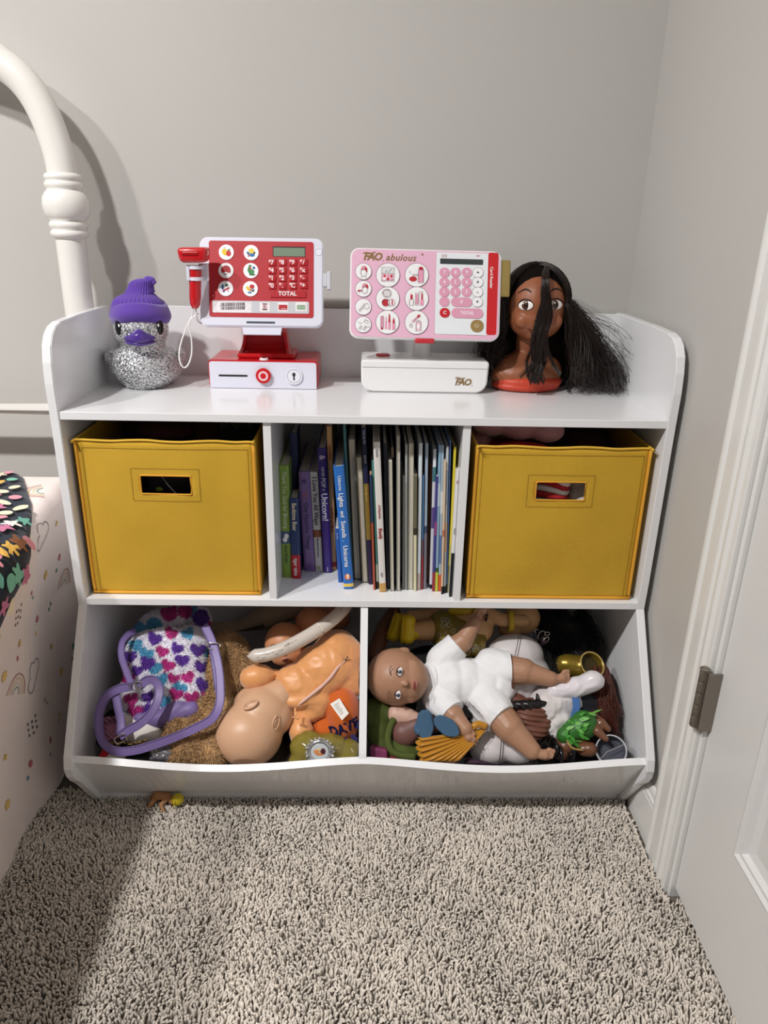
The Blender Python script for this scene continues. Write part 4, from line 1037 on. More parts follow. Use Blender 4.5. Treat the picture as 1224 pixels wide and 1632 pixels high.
bm = BM(); lathe(bm, [(.0175, .7285), (.0165, .732), (.0160, .745), (.0165, .80)], (.5435, -.078, 0), 32); obj('neck', bm, wh, R2, smooth=True, world=True)
TL, TR, BL = at(558, 394.5, -.108), at(799, 401, -.108), at(556.5, 538, -.150)
SM2, sw, shh = frame3(TL, TR, BL)
# measured on the enlarged photo: left edge 78, top 98, lower edge 735
LX = lambda X, Y=400: (X-78+.010*(Y-98))/1066*sw
LZ = lambda X, Y: (1-(Y-98-.028*(X-78))/632)*shh
bm = BM(); prism(bm, rrect(0, sw, 0, shh, .014, 8), 0, .012); bmesh.ops.recalc_face_normals(bm, faces=bm.faces)
es = [e for e in bm.edges if all(abs(v.co.y) < 1e-6 for v in e.verts)]; bmesh.ops.bevel(bm, geom=es, offset=.0012, segments=3, affect='EDGES')
sc2 = fobj('screen_housing', bm, wh, R2, SM2, smooth=True, ang=40)
fobj('screen_back', bmlink(box, .02, sw-.02, .011, .022, .015, shh-.015, .008, 3), wh, sc2, SM2)
fobj('front_latch', bmlink(box, LX(540), LX(680), -.0015, .004, -.0065, .0018, .0025, 3), C_('C0303A', .3), sc2, SM2, smooth=True, ang=40)
pk = fflat('pink_plate', rrect(.0022, sw-.0022, .0022, shh-.0020, .0125, 8), 'E6BBD0', sc2, SM2, y=0, t=.0006, m=mat('plate_pink', 'E4B4CB', .45))
wp = fflat('card_reader_panel', rrect(LX(678), LX(1052), LZ(870, 715), LZ(870, 138), .003, 4), 'E6EAEE', pk, SM2, y=-.0006)
flines('panel_outline', [[(LX(678), LZ(870, 138)-.003), (LX(678), LZ(870, 712)), (LX(1040), LZ(870, 716))]], 'B06A7A', wp, SM2, r=.00025, y=-.0009)
rs_ = fflat('red_stripe', rrect(LX(1046), LX(1118), LZ(1080, 716), LZ(1080, 136), .0035, 4), 'C81E24', pk, SM2, y=-.0007)
tx_ = text('stripe_lettering', 'Card Reader', .0066, (0, 0, 0), Matrix.Rotation(PI/2, 3, 'X') @ Matrix.Rotation(-PI/2, 3, 'Z'), C_('F0E0E0', .5), None, ax='LEFT', bold=.00015)
tx_.data.transform(worldm(rs_.parent.parent if False else R2).inverted() @ SM2 @ Matrix.Translation((LX(1072), -.0012, LZ(1072, 235)))); tx_.parent = rs_
fflat('reader_screen', rrect(LX(706), LX(1010), LZ(858, 218), LZ(858, 180), .0012, 3), '3E4446', wp, SM2, y=-.0009, rough=.15)
flines('menu_lines', [[(LX(717), LZ(735, y_)), (LX(754), LZ(735, y_))] for y_ in (150, 158, 166)], 'D0607A', wp, SM2, r=.0004, y=-.0010)
flines('signal_arcs', [[(LX(974)+r_*math.cos(a), LZ(974, 166)+r_*.6*math.sin(a)) for a in np.linspace(.6, 2.54, 8)] for r_ in (.0014, .0028, .0042)], 'D0607A', wp, SM2, r=.0003, y=-.0010)
gm = mat('gold_print', '9A7B4A')
ftext('maker_lettering', 'FAO', .0165, (LX(165), -.0010, LZ(200, 163)), gm, pk, SM2, shear=.25, bold=.0005, space=.85)
ftext('maker_lettering', 'abulous', .0150, (LX(322), -.0010, LZ(322, 168)), gm, pk, SM2, shear=.3, bold=.0001, space=1.05)
ftext('maker_lettering', '*', .0090, (LX(572), -.0010, LZ(572, 156)), gm, pk, SM2)
flines('lettering_flourish', [[(LX(a), LZ(a, b)) for a, b in ((162, 140), (185, 132), (215, 140), (250, 130))], [(LX(303), LZ(303, 190)), (LX(310), LZ(310, 190))]], '9A7B4A', pk, SM2, r=.0006, y=-.0012)
OUT = '8A5A66'
def pbutton(cx_, cy_, r_px, L1, polys):
    ox, oz = LX(cx_, cy_), LZ(cx_, cy_); s = sw/1066; r_ = r_px*s
    d = fobj('picture_button', bmlink(lathe, [(0, -.0006), (r_*.96, -.0006), (r_, 0)], (ox, 0, oz), 36, 'y'), C_('F0F0F2', .35), pk, SM2 @ Matrix.Translation((0, -.0012, 0)))
    flines('button_rim', [[(ox+r_*math.cos(a), oz+r_*math.sin(a)) for a in np.linspace(0, 2*PI, 32)]], '7A5A64', d, SM2, r=.00028, y=-.0016)
    for q, (c, pts) in enumerate(polys):
        fobj('button_picture', bmlink(prism, [(ox+a*s, oz+b*s) for a, b in pts], -.0020-.00015*(q+1), -.0016), C_(c, .5), d, SM2)
    if L1: flines('button_drawing', [[(ox+a*s, oz+b*s) for a, b in l] for l in L1], OUT, d, SM2, r=.0003, y=-.0032)
def rc(x0, x1, y0, y1): return [(x0, y0), (x1, y0), (x1, y1), (x0, y1)]
def rcl(x0, x1, y0, y1): return rc(x0, x1, y0, y1)+[(x0, y0)]
PK_, RD_ = 'E49AB4', 'B8222E'
pbutton(170, 267, 57, [ell(0, -8, 20, 26, 14)+[(20, -8)], [(-14, -32), (-18, -44)], [(14, -32), (20, -46)]], [('D9909C', [(-22, 8), (-14, 34), (4, 40), (2, 14)]), (RD_, [(6, 12), (8, 40), (26, 22), (26, -6)])])
pbutton(170, 388, 57, [ell(8, -8, 19, 24, 14)+[(27, -8)], [(-36, -26), (-8, -12)]], [('D9909C', [(-12, 8), (-4, 36), (14, 38), (10, 12)]), (RD_, [(14, 12), (16, 38), (34, 22), (34, 0)]), (RD_, [(-42, -20), (-8, -14), (-10, -10), (-38, -8)])])
pbutton(170, 515, 57, [[(-34, -28), (4, 20), (12, 14), (-28, -32)], [(6, 18), (24, 26), (38, 18)], [(2, -6), (20, -14), (40, -6), (38, 6)]], [])
pbutton(170, 640, 57, [[(-36, 18), (-24, 8), (-10, 12)], [(4, 20), (30, 6), (36, 24), (12, 36), (4, 20)], [(-20, -10), (-34, -26), (-24, -34), (-8, -12), (-20, -10)], [(12, -6), (-2, -34), (8, -40), (22, -10)], [(16, -14), (34, -20), (42, -10)]], [])
pbutton(342, 293, 83, [rcl(-45, 42, -42, 54), [(-45, 10), (42, 10)], [(-20, 20), (-6, 36)], [(0, 18), (24, 44)]], [('D9DEE0', rc(-40, 38, 14, 50)), ('EBC0CE', rc(-40, 38, -38, 8)), (RD_, ell(-24, -6, 9)), (PK_, ell(0, -6, 9)), (RD_, ell(24, -6, 9)), ('F4F4F4', ell(-24, -27, 9)), (RD_, ell(0, -27, 9)), (PK_, ell(24, -27, 9))])
pbutton(545, 293, 83, [rcl(-30, 8, -6, 4), [(-54, 24), (-44, 20)], [(-56, 14), (-46, 12)], rcl(10, 46, -52, 40)], [('F0F0F0', ell(-26, -24, 34, 26, 18)), (RD_, ell(-26, -28, 28, 18, 16)), (PK_, rc(12, 44, -50, 36)), (RD_, ell(28, 46, 16, 12, 12))])
pbutton(342, 458, 83, [ell(-8, 38, 32, 28, 20)+[(24, 38)], ell(-8, 38, 24, 21, 18)+[(16, 38)], [(-20, 32), (4, 44)], ell(24, -26, 26, 24, 20)+[(50, -26)], ell(-14, -28, 27, 26, 20)+[(13, -28)]], [(RD_, ell(-16, -28, 25, 24, 18)), ('F0E8EA', ell(26, -26, 24, 22, 18)), (RD_, rc(28, 36, -44, -8))])
pbutton(547, 458, 83, [rcl(-52, -24, -48, -8), [(14, 50), (24, 40), (34, 52), (44, 44)], rcl(-10, 12, -44, 40)], [('F2F2F2', rc(-50, -26, -46, -10)), (RD_, [(-46, -6), (-30, -6), (-30, 22), (-40, 34), (-46, 20)]), (PK_, rc(-6, 8, -38, 30)), (PK_, rc(24, 48, -46, -6)), (RD_, rc(31, 41, -6, 36))])
pbutton(342, 623, 83, [rcl(-48, -30, -42, 40)], [(PK_, rc(-46, -32, -40, 42)), ('F4F0F0', [(-46, 42), (-32, 42), (-39, 58)]), (RD_, ell(-39, -46, 8, 8, 10)), (PK_, rc(-18, -6, -48, 4)), ('D8A0B0', [(-16, 4), (-8, 4), (-10, 36), (-14, 36)]), (PK_, rc(4, 20, -50, -2)), (RD_, [(5, -2), (19, -2), (14, 56), (8, 56)]), (PK_, rc(32, 52, -50, -12)), (RD_, [(36, -10), (48, -10), (48, 14), (42, 32), (36, 12)])])
pbutton(547, 626, 83, [rcl(-4, 30, -58, 6), ell(-40, -22, 9, 12, 12)+[(-31, -22)], [(-36, 4), (6, 40)], rcl(4, 22, 6, 14)], [('EEC4D0', rc(-2, 28, -56, 4)), ('F4F4F4', rc(4, 22, -44, -14)), (PK_, [(-30, 4), (-22, -2), (8, 30), (0, 38)]), (RD_, ell(14, 44, 13, 9, 12, .8))])
KC = ((740, 818, 898), (275, 343, 411))
def okey(nm, cx_, cy_, hw_, hh_, col, s_, tc_, rim=None, sz=.0078):
    ox, oz = LX(cx_, cy_), LZ(cx_, cy_); s = sw/1066; r_ = min(hw_, hh_)*s
    bm = BM(); prism(bm, rrect(ox-hw_*s, ox+hw_*s, oz-hh_*s, oz+hh_*s, r_*.98, 7), -.0020, -.0006); k = fobj(nm, bm, C_(col, .35), wp, SM2)
    if rim: flines('key_rim', [rrect(ox-hw_*s, ox+hw_*s, oz-hh_*s, oz+hh_*s, r_*.98, 7)], rim, k, SM2, r=.00025, y=-.0020)
    if s_: ftext('key_symbol', s_, sz, (ox, -.0022, oz), C_(tc_, .5), k, SM2, ax='CENTER', bold=.0002)
for r_, row in enumerate(('789', '456', '123')):
    for c_, chh in enumerate(row): okey('key', KC[0][c_], KC[1][r_], 36, 33, 'DE9DB6', chh, 'F6E6EE')
for c_, y_ in zip('÷×-+', (277, 345, 413, 483)): okey('operator_key', 976, y_, 37, 34, 'F2F2F4', c_, '4A4A50', rim='8A6A76')
okey('key', 742, 480, 36, 33, 'DE9DB6', '.', 'F6E6EE'); okey('zero_key', 864, 483, 74, 32, 'DE9DB6', '0', 'F6E6EE')
okey('clear_key', 746, 558, 36, 33, 'C4202A', 'C', 'F4E0E2'); okey('total_key', 906, 562, 113, 34, 'DE9DB6', 'TOTAL', 'F8ECF2', sz=.0070)
okey('power_key', 977, 652, 46, 43, '9A7E4C', '', 'FFFFFF')
ox, oz = LX(975, 650), LZ(975, 650); flines('power_symbol', [[(ox+.0030*math.cos(a), oz+.0030*math.sin(a)) for a in np.linspace(2.1, 7.3, 14)], [(ox, oz+.0036), (ox, oz+.0008)]], 'EFE6D0', wp, SM2, r=.0004, y=-.0022)
bm = BM(); box(bm, sw-.03, sw+.0160, .004, .0085, LZ(1140, 440), LZ(1140, 180), .002, 3); fobj('gold_card', bm, mat('gold_card_metal', 'A08A50', .45, metal=.35), sc2, SM2, smooth=True, ang=40, label='gold plastic payment card in the side slot')

# ================================================================== STYLING DOLL HEAD (plain generic toy)
def styling_head():
    skin = mat('doll_brown_skin', '94583A', .45, sss=.0)
    C0 = Vector((.735, -.078, .818))
    t = thing('doll_styling_head', 'brown styling doll head with very long dark wavy hair and coral top', 'doll head', (.728, -.09, .6742))
    me = blob([('b', C0, (.050, .050, .054)), ('b', C0+Vector((0, -.010, -.022)), (.046, .040, .036)), ('b', C0+Vector((0, -.018, -.042)), (.026, .026, .018)), ('b', C0+Vector((0, -.0505, -.018)), (.0050, .0050, .0050)), ('c', C0+Vector((0, -.046, -.006)), C0+Vector((0, -.050, -.017)), .0028, .0042),
               ('b', C0+Vector((.026, -.034, -.024)), (.014, .012, .013)), ('b', C0+Vector((-.026, -.034, -.024)), (.014, .012, .013)),
               ('c', (.728, -.070, .775), (.728, -.070, .720), .020, .019), ('c', (.725, -.072, .722), (.700, -.080, .706), .024, .026), ('c', (.730, -.072, .722), (.765, -.078, .706), .024, .026),
               ('b', (.728, -.080, .698), (.062, .036, .030)), ('b', (.728, -.086, .684), (.056, .034, .018))], .0022, 5)
    for v in me.vertices:
        if v.co.z < .6745: v.co.z = .6745
    bv = bvh_of(me)
    bust = obj('bust', me, skin, t, smooth=True, world=True)
    me2 = blob([('b', (.732, -.084, .690), (.0600, .0385, .0155)), ('b', (.728, -.084, .682), (.0600, .0390, .012))], .002, 3)
    for v in me2.vertices: v.co.z = max(v.co.z, .6743)
    obj('coral_top', me2, mat('coral_plastic', 'C8452E', .5, bump=.3, bscale=120), t, smooth=True, world=True)
    for s, ex, ey in ((-1, 838, 487), (1, 886, 486)):
        e = patch('eye', bv, ex, ey, 12.5, 7.2, 'EFE8E4', t, .0016, rough=.2)
        patch('iris', bv, ex+1*s*-1, ey, 7.6, 7.2, '4A2A1C', e, .0022, rough=.15); patch('pupil', bv, ex-s, ey, 3.6, 4, '0B0808', e, .0028, rough=.1)
        patch('eye_glint', bv, ex-3, ey-3, 1.6, 1.6, 'FFFFFF', e, .0032, rough=.2)
        stroke('eyelid_line', bv, [(ex-13, ey+1), (ex-7, ey-8), (ex+1, ey-10), (ex+8, ey-7), (ex+13, ey-1)], .0010, '1A0E0A', e, .0010)
        stroke('eyebrow', bv, [(ex-s*9-6*0, ey-21), (ex, ey-26), (ex+s*12, ey-20)], .0015, '1C1210', t, .0004)
    m_ = stroke('mouth', bv, [(840, 523), (848, 527), (858, 528), (866, 524)], .0012, '6A2C26', t, .0003)
    stroke('lower_lip', bv, [(845, 530), (854, 533), (862, 530)], .0014, '9A5444', t, .0001)
    for x_ in (852, 860): patch('nostril', bv, x_, 511, 1.4, 1.0, '5A3222', t, .0006)
    hairm = mat('doll_hair_dark', '251813', .38, spec=.6)
    cap = blob([('b', C0+Vector((0, .010, .008)), (.0545, .050, .0545)), ('b', C0+Vector((.020, .028, -.05)), (.058, .028, .060)), ('b', (.775, -.050, .745), (.066, .030, .058)), ('b', (.690, -.045, .735), (.034, .028, .050)), ('b', (.83, -.045, .712), (.046, .026, .032))], .003, 6)
    for v in cap.vertices: v.co.y = min(v.co.y, -.0085); v.co.z = max(v.co.z, .6745)
    hr = obj('hair', cap, mat('doll_hair_base', '120C0A', .9, spec=.1), t, smooth=True, world=True)
    r = np.random.default_rng(4); paths = []
    K = 24
    clumps = {}
    def strand(az, side, zend, out, key):
        """az: azimuth of fall, measured from +x; side pushes the ends sideways; strands of one key run together"""
        if key not in clumps: clumps[key] = (r.uniform(0, 6.28), r.uniform(.006, .015), r.uniform(5.5, 10), r.uniform(0, 6.28), r.normal(0, .006, 3))
        ph, wv, fq, ph2, cj = clumps[key]
        P = []; R_ = Vector((.0570, .0545, .0585)); cc = C0+Vector((0, .006, .007)); st_ = r.uniform(.02, .9)
        jit = r.normal(0, .0022, 3)
        for k in range(K):
            u = k/(K-1)
            if u < .34:
                th = st_*0.6+(PI/2*1.12-st_*.6)*(u/.34)
                x = math.sin(th)*math.cos(az)*R_.x; y = math.sin(th)*math.sin(az)*R_.y; z = math.cos(th)*R_.z
                last = Vector((cc.x+x, cc.y+y, cc.z+z)); P.append(last+Vector(jit)*.6)
            else:
                q = (u-.34)/.66; z = last.z+(zend-last.z)*(q**.92); o_ = out*math.sin(q*2.2)
                x = last.x+math.cos(az)*o_+side*(q**1.0+.12*math.sin(q*6+ph2)); y = last.y+math.sin(az)*o_*.6-.02*q*(az < 0)
                P.append(Vector((x+wv*q*math.sin(ph+q*fq)+cj[0]*q, y+wv*q*math.cos(ph2+q*fq)+cj[1]*q, z+wv*.8*q*math.sin(ph2+q*fq*1.3)))+Vector(jit)*(1+2.2*q))
        return [(p.x, min(p.y, -.0075), max(p.z, .6752+abs(jit[0])*2)) for p in P]
    for i in range(3000):
        a = r.uniform(-.66, PI+.45)          # everywhere but the face
        key = int(a*11)
        if math.cos(a) > -.1:
            sd = .085*r.random()**.8
            paths.append(strand(a, sd, r.uniform(.677, .705), r.uniform(.004, .030), (key, int(sd*60))))
        else: paths.append(strand(a, -r.uniform(0, .010), r.uniform(.685, .75), r.uniform(.004, .016), key))
    for i in range(90):                       # flyaway hairs
        a = r.uniform(-.5, PI+.3); paths.append(strand(a, r.uniform(.03, .12)*(1 if math.cos(a) > 0 else -.1), r.uniform(.68, .78), r.uniform(.015, .045), 100+i))
    # a lock fallen over the middle of the face
    A0 = [(872, 424), (869, 440), (869, 470), (868, 505), (862, 540), (858, 575), (856, 614)]
    LC = [(r.normal(0, 5.5), r.uniform(0, 6.28), r.normal(0, 11), r.uniform(.6, 1.3)) for _ in range(16)]
    for i in range(420):
        o, ph_, sp_, am = LC[i % 16]; jx = r.normal(0, 1.6); jy = r.normal(0, .0018)
        pts = []
        for k, (x, y) in enumerate(A0):
            d_ = C0.y-.0535+(.010 if k == 1 else 0)-.004*(k > 3)-(.014 if k == 6 else 0)+(.036 if k == 0 else 0)
            q = k/6; p = at(x+o*(.18+.82*q)+jx*(.4+q)+sp_*q**2+8*q*am*math.sin(k*1.9+ph_), y-(k == 6)*(abs(sp_)*.6+abs(jx)*2), d_+jy)
            pts.append((p.x, p.y, max(p.z, .676)))
        pts = smooth_path(pts, 4); idx = np.linspace(0, len(pts)-1, K).astype(int); paths.append([tuple(pts[j]) for j in idx])
    hs = strands('hair_strands', paths, .00055, .00028, hairm, None); hs.data.transform(worldm(t).inverted()); hs.parent = hr
styling_head()

# ================================================================== TOY PILE, LEFT BAY
def inside(p, left):
    """keeps a point inside its bay: off the floor board, the sloping front board, the back and the panels"""
    z = max(p.z, .0592); y = min(p.y, -.0062)
    if z < .150: y = max(y, -.4195+(.154-z)*.606)
    if y > -.2985: z = min(z, .3525)
    x = clamp(p.x, .0012, .4432) if left else clamp(p.x, .4578, .8985)
    return Vector((x, y, z))
free_blob = blob
def blob(*a, **k):
    me = free_blob(*a, **k); cx = sum(v.co.x for v in me.vertices)/len(me.vertices)
    for v in me.vertices: v.co = inside(v.co, cx < .4505)
    return me
def wrinkle(me, amp, f, stretch=(1, 1, 1), seed=0):
    """soft cloth folds: ridged noise pushed along the normals"""
    N_ = [v.normal.copy() for v in me.vertices]
    for v, n in zip(me.vertices, N_):
        p = Vector((v.co.x*stretch[0]+seed, v.co.y*stretch[1], v.co.z*stretch[2]))*f
        q = p+.6*noise.noise_vector(p*.6)
        v.co += n*amp*(.55-1.7*abs(noise.noise(q))+.35*noise.noise(p*2.7))
    me.update(); return me

def local_axes(n):
    """surface axes facing the viewer: right, up, normal"""
    return RT, UPV, -FWD
S_ = lambda p: (p-CAM).dot(FWD)/FPX      # metres per photo pixel at p
def V3(x, y, h=0): return pile(x, y, h)
# ---- purple-pink-blue furry backpack
HC = {'p': '5B2A9A', 'm': 'B82280', 'b': '4E9CC2', 'w': 'E9E6F0'}
def backpack():
    c = pile(265, 1070, -.045)
    t = thing('backpack', 'small furry backpack with purple, magenta and blue hearts and lilac straps', 'backpack', (c.x, c.y, .075))
    # front face outline in photo pixels; the bag leans back on the heap
    def P(x, y, h): return pile(x, y, h)
    M3 = Matrix(((RT.x, UPV.x, -FWD.x), (RT.y, UPV.y, -FWD.y), (RT.z, UPV.z, -FWD.z)))
    rotm = M3 @ Matrix.Rotation(math.radians(9), 3, 'Z')
    s = S_(c)
    shapes = [('b', P(266, 1070, -.052), (66*s, 70*s, .050), rotm), ('b', P(238, 1035, -.055), (36*s, 30*s, .040), rotm), ('b', P(300, 1028, -.055), (34*s, 30*s, .040), rotm),
              ('b', P(228, 1105, -.052), (38*s, 36*s, .040), rotm), ('b', P(304, 1098, -.052), (32*s, 40*s, .040), rotm), ('b', P(266, 1100, -.055), (60*s, 42*s, .040), rotm), ('b', P(244, 1122, -.054), (46*s, 30*s, .036), rotm), ('b', P(292, 1112, -.052), (34*s, 30*s, .036), rotm)]
    me = blob(shapes, .0035, 8)
    Mi = worldm(t).inverted()
    sh_me = me.copy(); me.transform(Mi)
    rr = random.Random(8); hearts = []
    cols = 'pmb'
    LH = [(235, 1058, 'p'), (246, 1020, 'p'), (272, 1012, 'm'), (300, 1012, 'b'), (218, 1030, 'b'), (208, 1048, 'p'), (233, 1044, 'b'), (258, 1040, 'm'), (281, 1035, 'p'), (314, 1038, 'p'), (219, 1070, 'p'), (246, 1066, 'b'), (267, 1062, 'm'), (290, 1054, 'p'),
          (320, 1064, 'p'), (205, 1085, 'm'), (258, 1084, 'b'), (276, 1082, 'm'), (300, 1081, 'm'), (322, 1092, 'p'), (210, 1116, 'm'), (237, 1112, 'p'), (216, 1134, 'm'), (260, 1118, 'b'), (280, 1108, 'm'), (306, 1114, 'm'), (232, 1132, 'p'), (199, 1138, 'b'), (196, 1066, 'm'), (285, 1098, 'b'), (330, 1040, 'b'), (328, 1112, 'm')]
    HH = []
    for x, y, k in LH:
        HH.append((x, y, k, rr.uniform(-.45, .45), rr.uniform(10.5, 13.5)))
    def tint(p):
        w_ = worldm(t) @ p; d = w_-CAM; z = d.dot(FWD); x = 612+FPX*d.dot(RT)/z; y = 816-FPX*d.dot(UPV)/z
        for hx, hy, k, a, r_ in HH:
            dx, dy = (x-hx)/r_, -(y-hy)/r_
            u, v = dx*math.cos(a)+dy*math.sin(a), -dx*math.sin(a)+dy*math.cos(a)
            if abs(u) < 1.3 and abs(v) < 1.3:
                v2 = v*1.05+.10
                if (u*u+v2*v2-.55)**3-u*u*v2**3*1.6 < 0: return lin(HC[k])
        return lin(HC['w'])
    colour_attr(me, tint)
    furm = mat('heart_fur', HC['w'], .85, attr='tint', sheen=.3)
    body = obj('body', me, furm, t, smooth=True)
    fur('body_fur', me, 26000, .0052, .00042, furm, body, lean=Vector((0, -.1, -.8)), rnd=.5, tint=tint, keep=lambda P_, N_: (N_ @ np.array(-FWD)) > -.35, seed=3)
    # drawn-up top flap with two lobes
    for nm, sh2 in (('top_flap', [('b', P(262, 990, -.085), (42*s, 20*s, .030), rotm), ('b', P(236, 1000, -.080), (20*s, 14*s, .022), rotm), ('b', P(290, 984, -.088), (26*s, 20*s, .028), rotm)]), ('ear', [('b', P(316, 986, -.080), (19*s, 20*s, .020), rotm)])):
        m2 = blob(sh2, .0035, 5); m2.transform(Mi)
        H2 = [(246, 998, 'b', .2, 14), (222, 1002, 'b', 0, 11), (270, 976, 'm', .3, 14), (296, 974, 'm', -.2, 12), (320, 984, 'p', .2, 12), (306, 974, 'b', .2, 9), (334, 996, 'm', 0, 7)]
        def tint2(p, H2=H2):
            w_ = worldm(t) @ p; d = w_-CAM; z = d.dot(FWD); x = 612+FPX*d.dot(RT)/z; y = 816-FPX*d.dot(UPV)/z
            for hx, hy, k, a, r_ in H2:
                if ((x-hx)/r_)**2+((y-hy)/r_)**2 < 1: return lin(HC[k])
            return lin(HC['w'])
        colour_attr(m2, tint2)
        q = obj(nm, m2, furm, t, smooth=True)
        fur(nm+'_fur', m2, 6000, .0055, .00042, furm, q, lean=Vector((0, -.1, -.6)), tint=tint2, keep=lambda P_, N_: (N_ @ np.array(-FWD)) > -.35, seed=4)
    lil_ = mat('lilac_leather', '7A689E', .45, bump=.08, bscale=300)
    bv = bvh_of(sh_me)
    # leather base wedge
    obj('leather_base', blob([('c', P(226, 1146, -.034), P(262, 1144, -.030), .014, .017), ('c', P(262, 1144, -.030), P(304, 1132, -.034), .017, .018), ('c', P(276, 1136, -.030), P(287, 1128, -.030), .018, .016)], .0026, 3), lil_, t, smooth=True, world=True)
    # side panel of leather
    # straps as flat bands
    def strap(name, pts, w_=.0125, nrm=None, **k):
        Pq = smooth_path([P(*q) for q in pts], 6)
        bm = BM(); tube(bm, Pq, 0, flat=(w_, .0018), nrm=nrm or -FWD)
        o = obj(name, bm, lil_, t, world=True, smooth=True, ang=25)
        bm = BM(); k = len(Pq)
        for sg in (-1, 1):
            Q = []
            for i, p in enumerate(Pq):
                d = (Pq[min(i+1, k-1)]-Pq[max(i-1, 0)]).normalized(); Q.append(p+d.cross(-FWD).normalized()*sg*w_*.5+(-FWD)*.0012)
            tube(bm, Q, .0011, 6)
        obj('strap_edge', bm, mat('lilac_edge', '6A5A90', .5), o, smooth=True, world=True)
        return o
    strap('strap', [(326, 996, .004), (338, 1022, .008), (347, 1055, .012), (351, 1090, .012), (350, 1122, .012), (338, 1145, .014), (312, 1160, .016), (280, 1174, .016), (245, 1187, .014), (212, 1196, .012), (182, 1196, .008), (163, 1180, .004), (158, 1155, .002), (160, 1130, .004), (172, 1108, .008), (192, 1097, .012), (212, 1094, .014)], nrm=None)
    strap('strap_loop', [(222, 1094, .016), (234, 1084, .018), (247, 1085, .018), (254, 1098, .018), (251, 1118, .018), (240, 1138, .016), (222, 1154, .014), (204, 1164, .010), (190, 1174, .008)])
    strap('strap_upper', [(210, 1090, .016), (201, 1068, .014), (194, 1045, .010), (195, 1025, .004), (204, 1012, -.008), (216, 1005, -.02)], w_=.0095)
    strap('strap_end', [(184, 1100, .006), (188, 1125, .004), (193, 1150, .004), (192, 1170, .004)], w_=.012)
    strap('strap_inner', [(336, 1028, .006), (341, 1060, .006), (345, 1090, .008), (349, 1112, .010)], w_=.006)
    met = mat('buckle_steel', 'B8B4B0', .25, metal=1)
    for x, y, h, a in ((216, 1094, .0185, .35), (341, 1030, .0125, -.1), (192, 1178, .010, .5)):
        c2 = P(x, y, h); bm = BM(); q = Matrix.Rotation(a, 3, -FWD)
        r1, u1 = q @ RT, q @ UPV
        pts = [c2+r1*a_*.0095+u1*b_*.0055 for a_, b_ in rrect(-1, 1, -1, 1, .3, 3)]
        tube(bm, pts, .0011, 6, closed=True); obj('buckle', bm, met, t, smooth=True, world=True)
backpack()
# ---- teddy bear
def teddy():
    br = mat('teddy_fur', 'A4825A', .95, attr='tint', sheen=.4)
    P = pile
    t = thing('teddy_bear', 'tan brown shaggy teddy bear lying under the backpack and the bald doll', 'teddy bear', (pile(350, 1120, -.08).x, pile(350, 1120, -.08).y, .075))
    me = blob([('b', P(368, 1085, -.075), (.052, .050, .058)), ('b', P(362, 1040, -.080), (.036, .034, .036)), ('b', P(325, 1130, -.065), (.050, .040, .040)), ('c', P(330, 1150, -.045), P(300, 1196, -.022), .027, .025), ('b', P(296, 1200, -.018), (.027, .026, .024)), ('c', P(345, 1175, -.040), P(335, 1205, -.024), .026, .023), ('b', P(290, 1165, -.035), (.028, .026, .026)), ('b', P(372, 1150, -.06), (.04, .04, .04))], .0045, 5)
    Mi = worldm(t).inverted(); me.transform(Mi)
    def tint(p):
        n_ = noise.noise(p*55); return [c*(1+.28*n_) for c in lin('B08A5C')[:3]]
    colour_attr(me, tint); o = obj('body', me, br, t, smooth=True)
    fur('shaggy_fur', me, 30000, .0085, .00055, br, o, lean=Vector((.1, 0, -.7)), rnd=.9, tint=tint, keep=lambda P_, N_: (N_ @ np.array(-FWD)) > -.2, seed=7)
teddy()
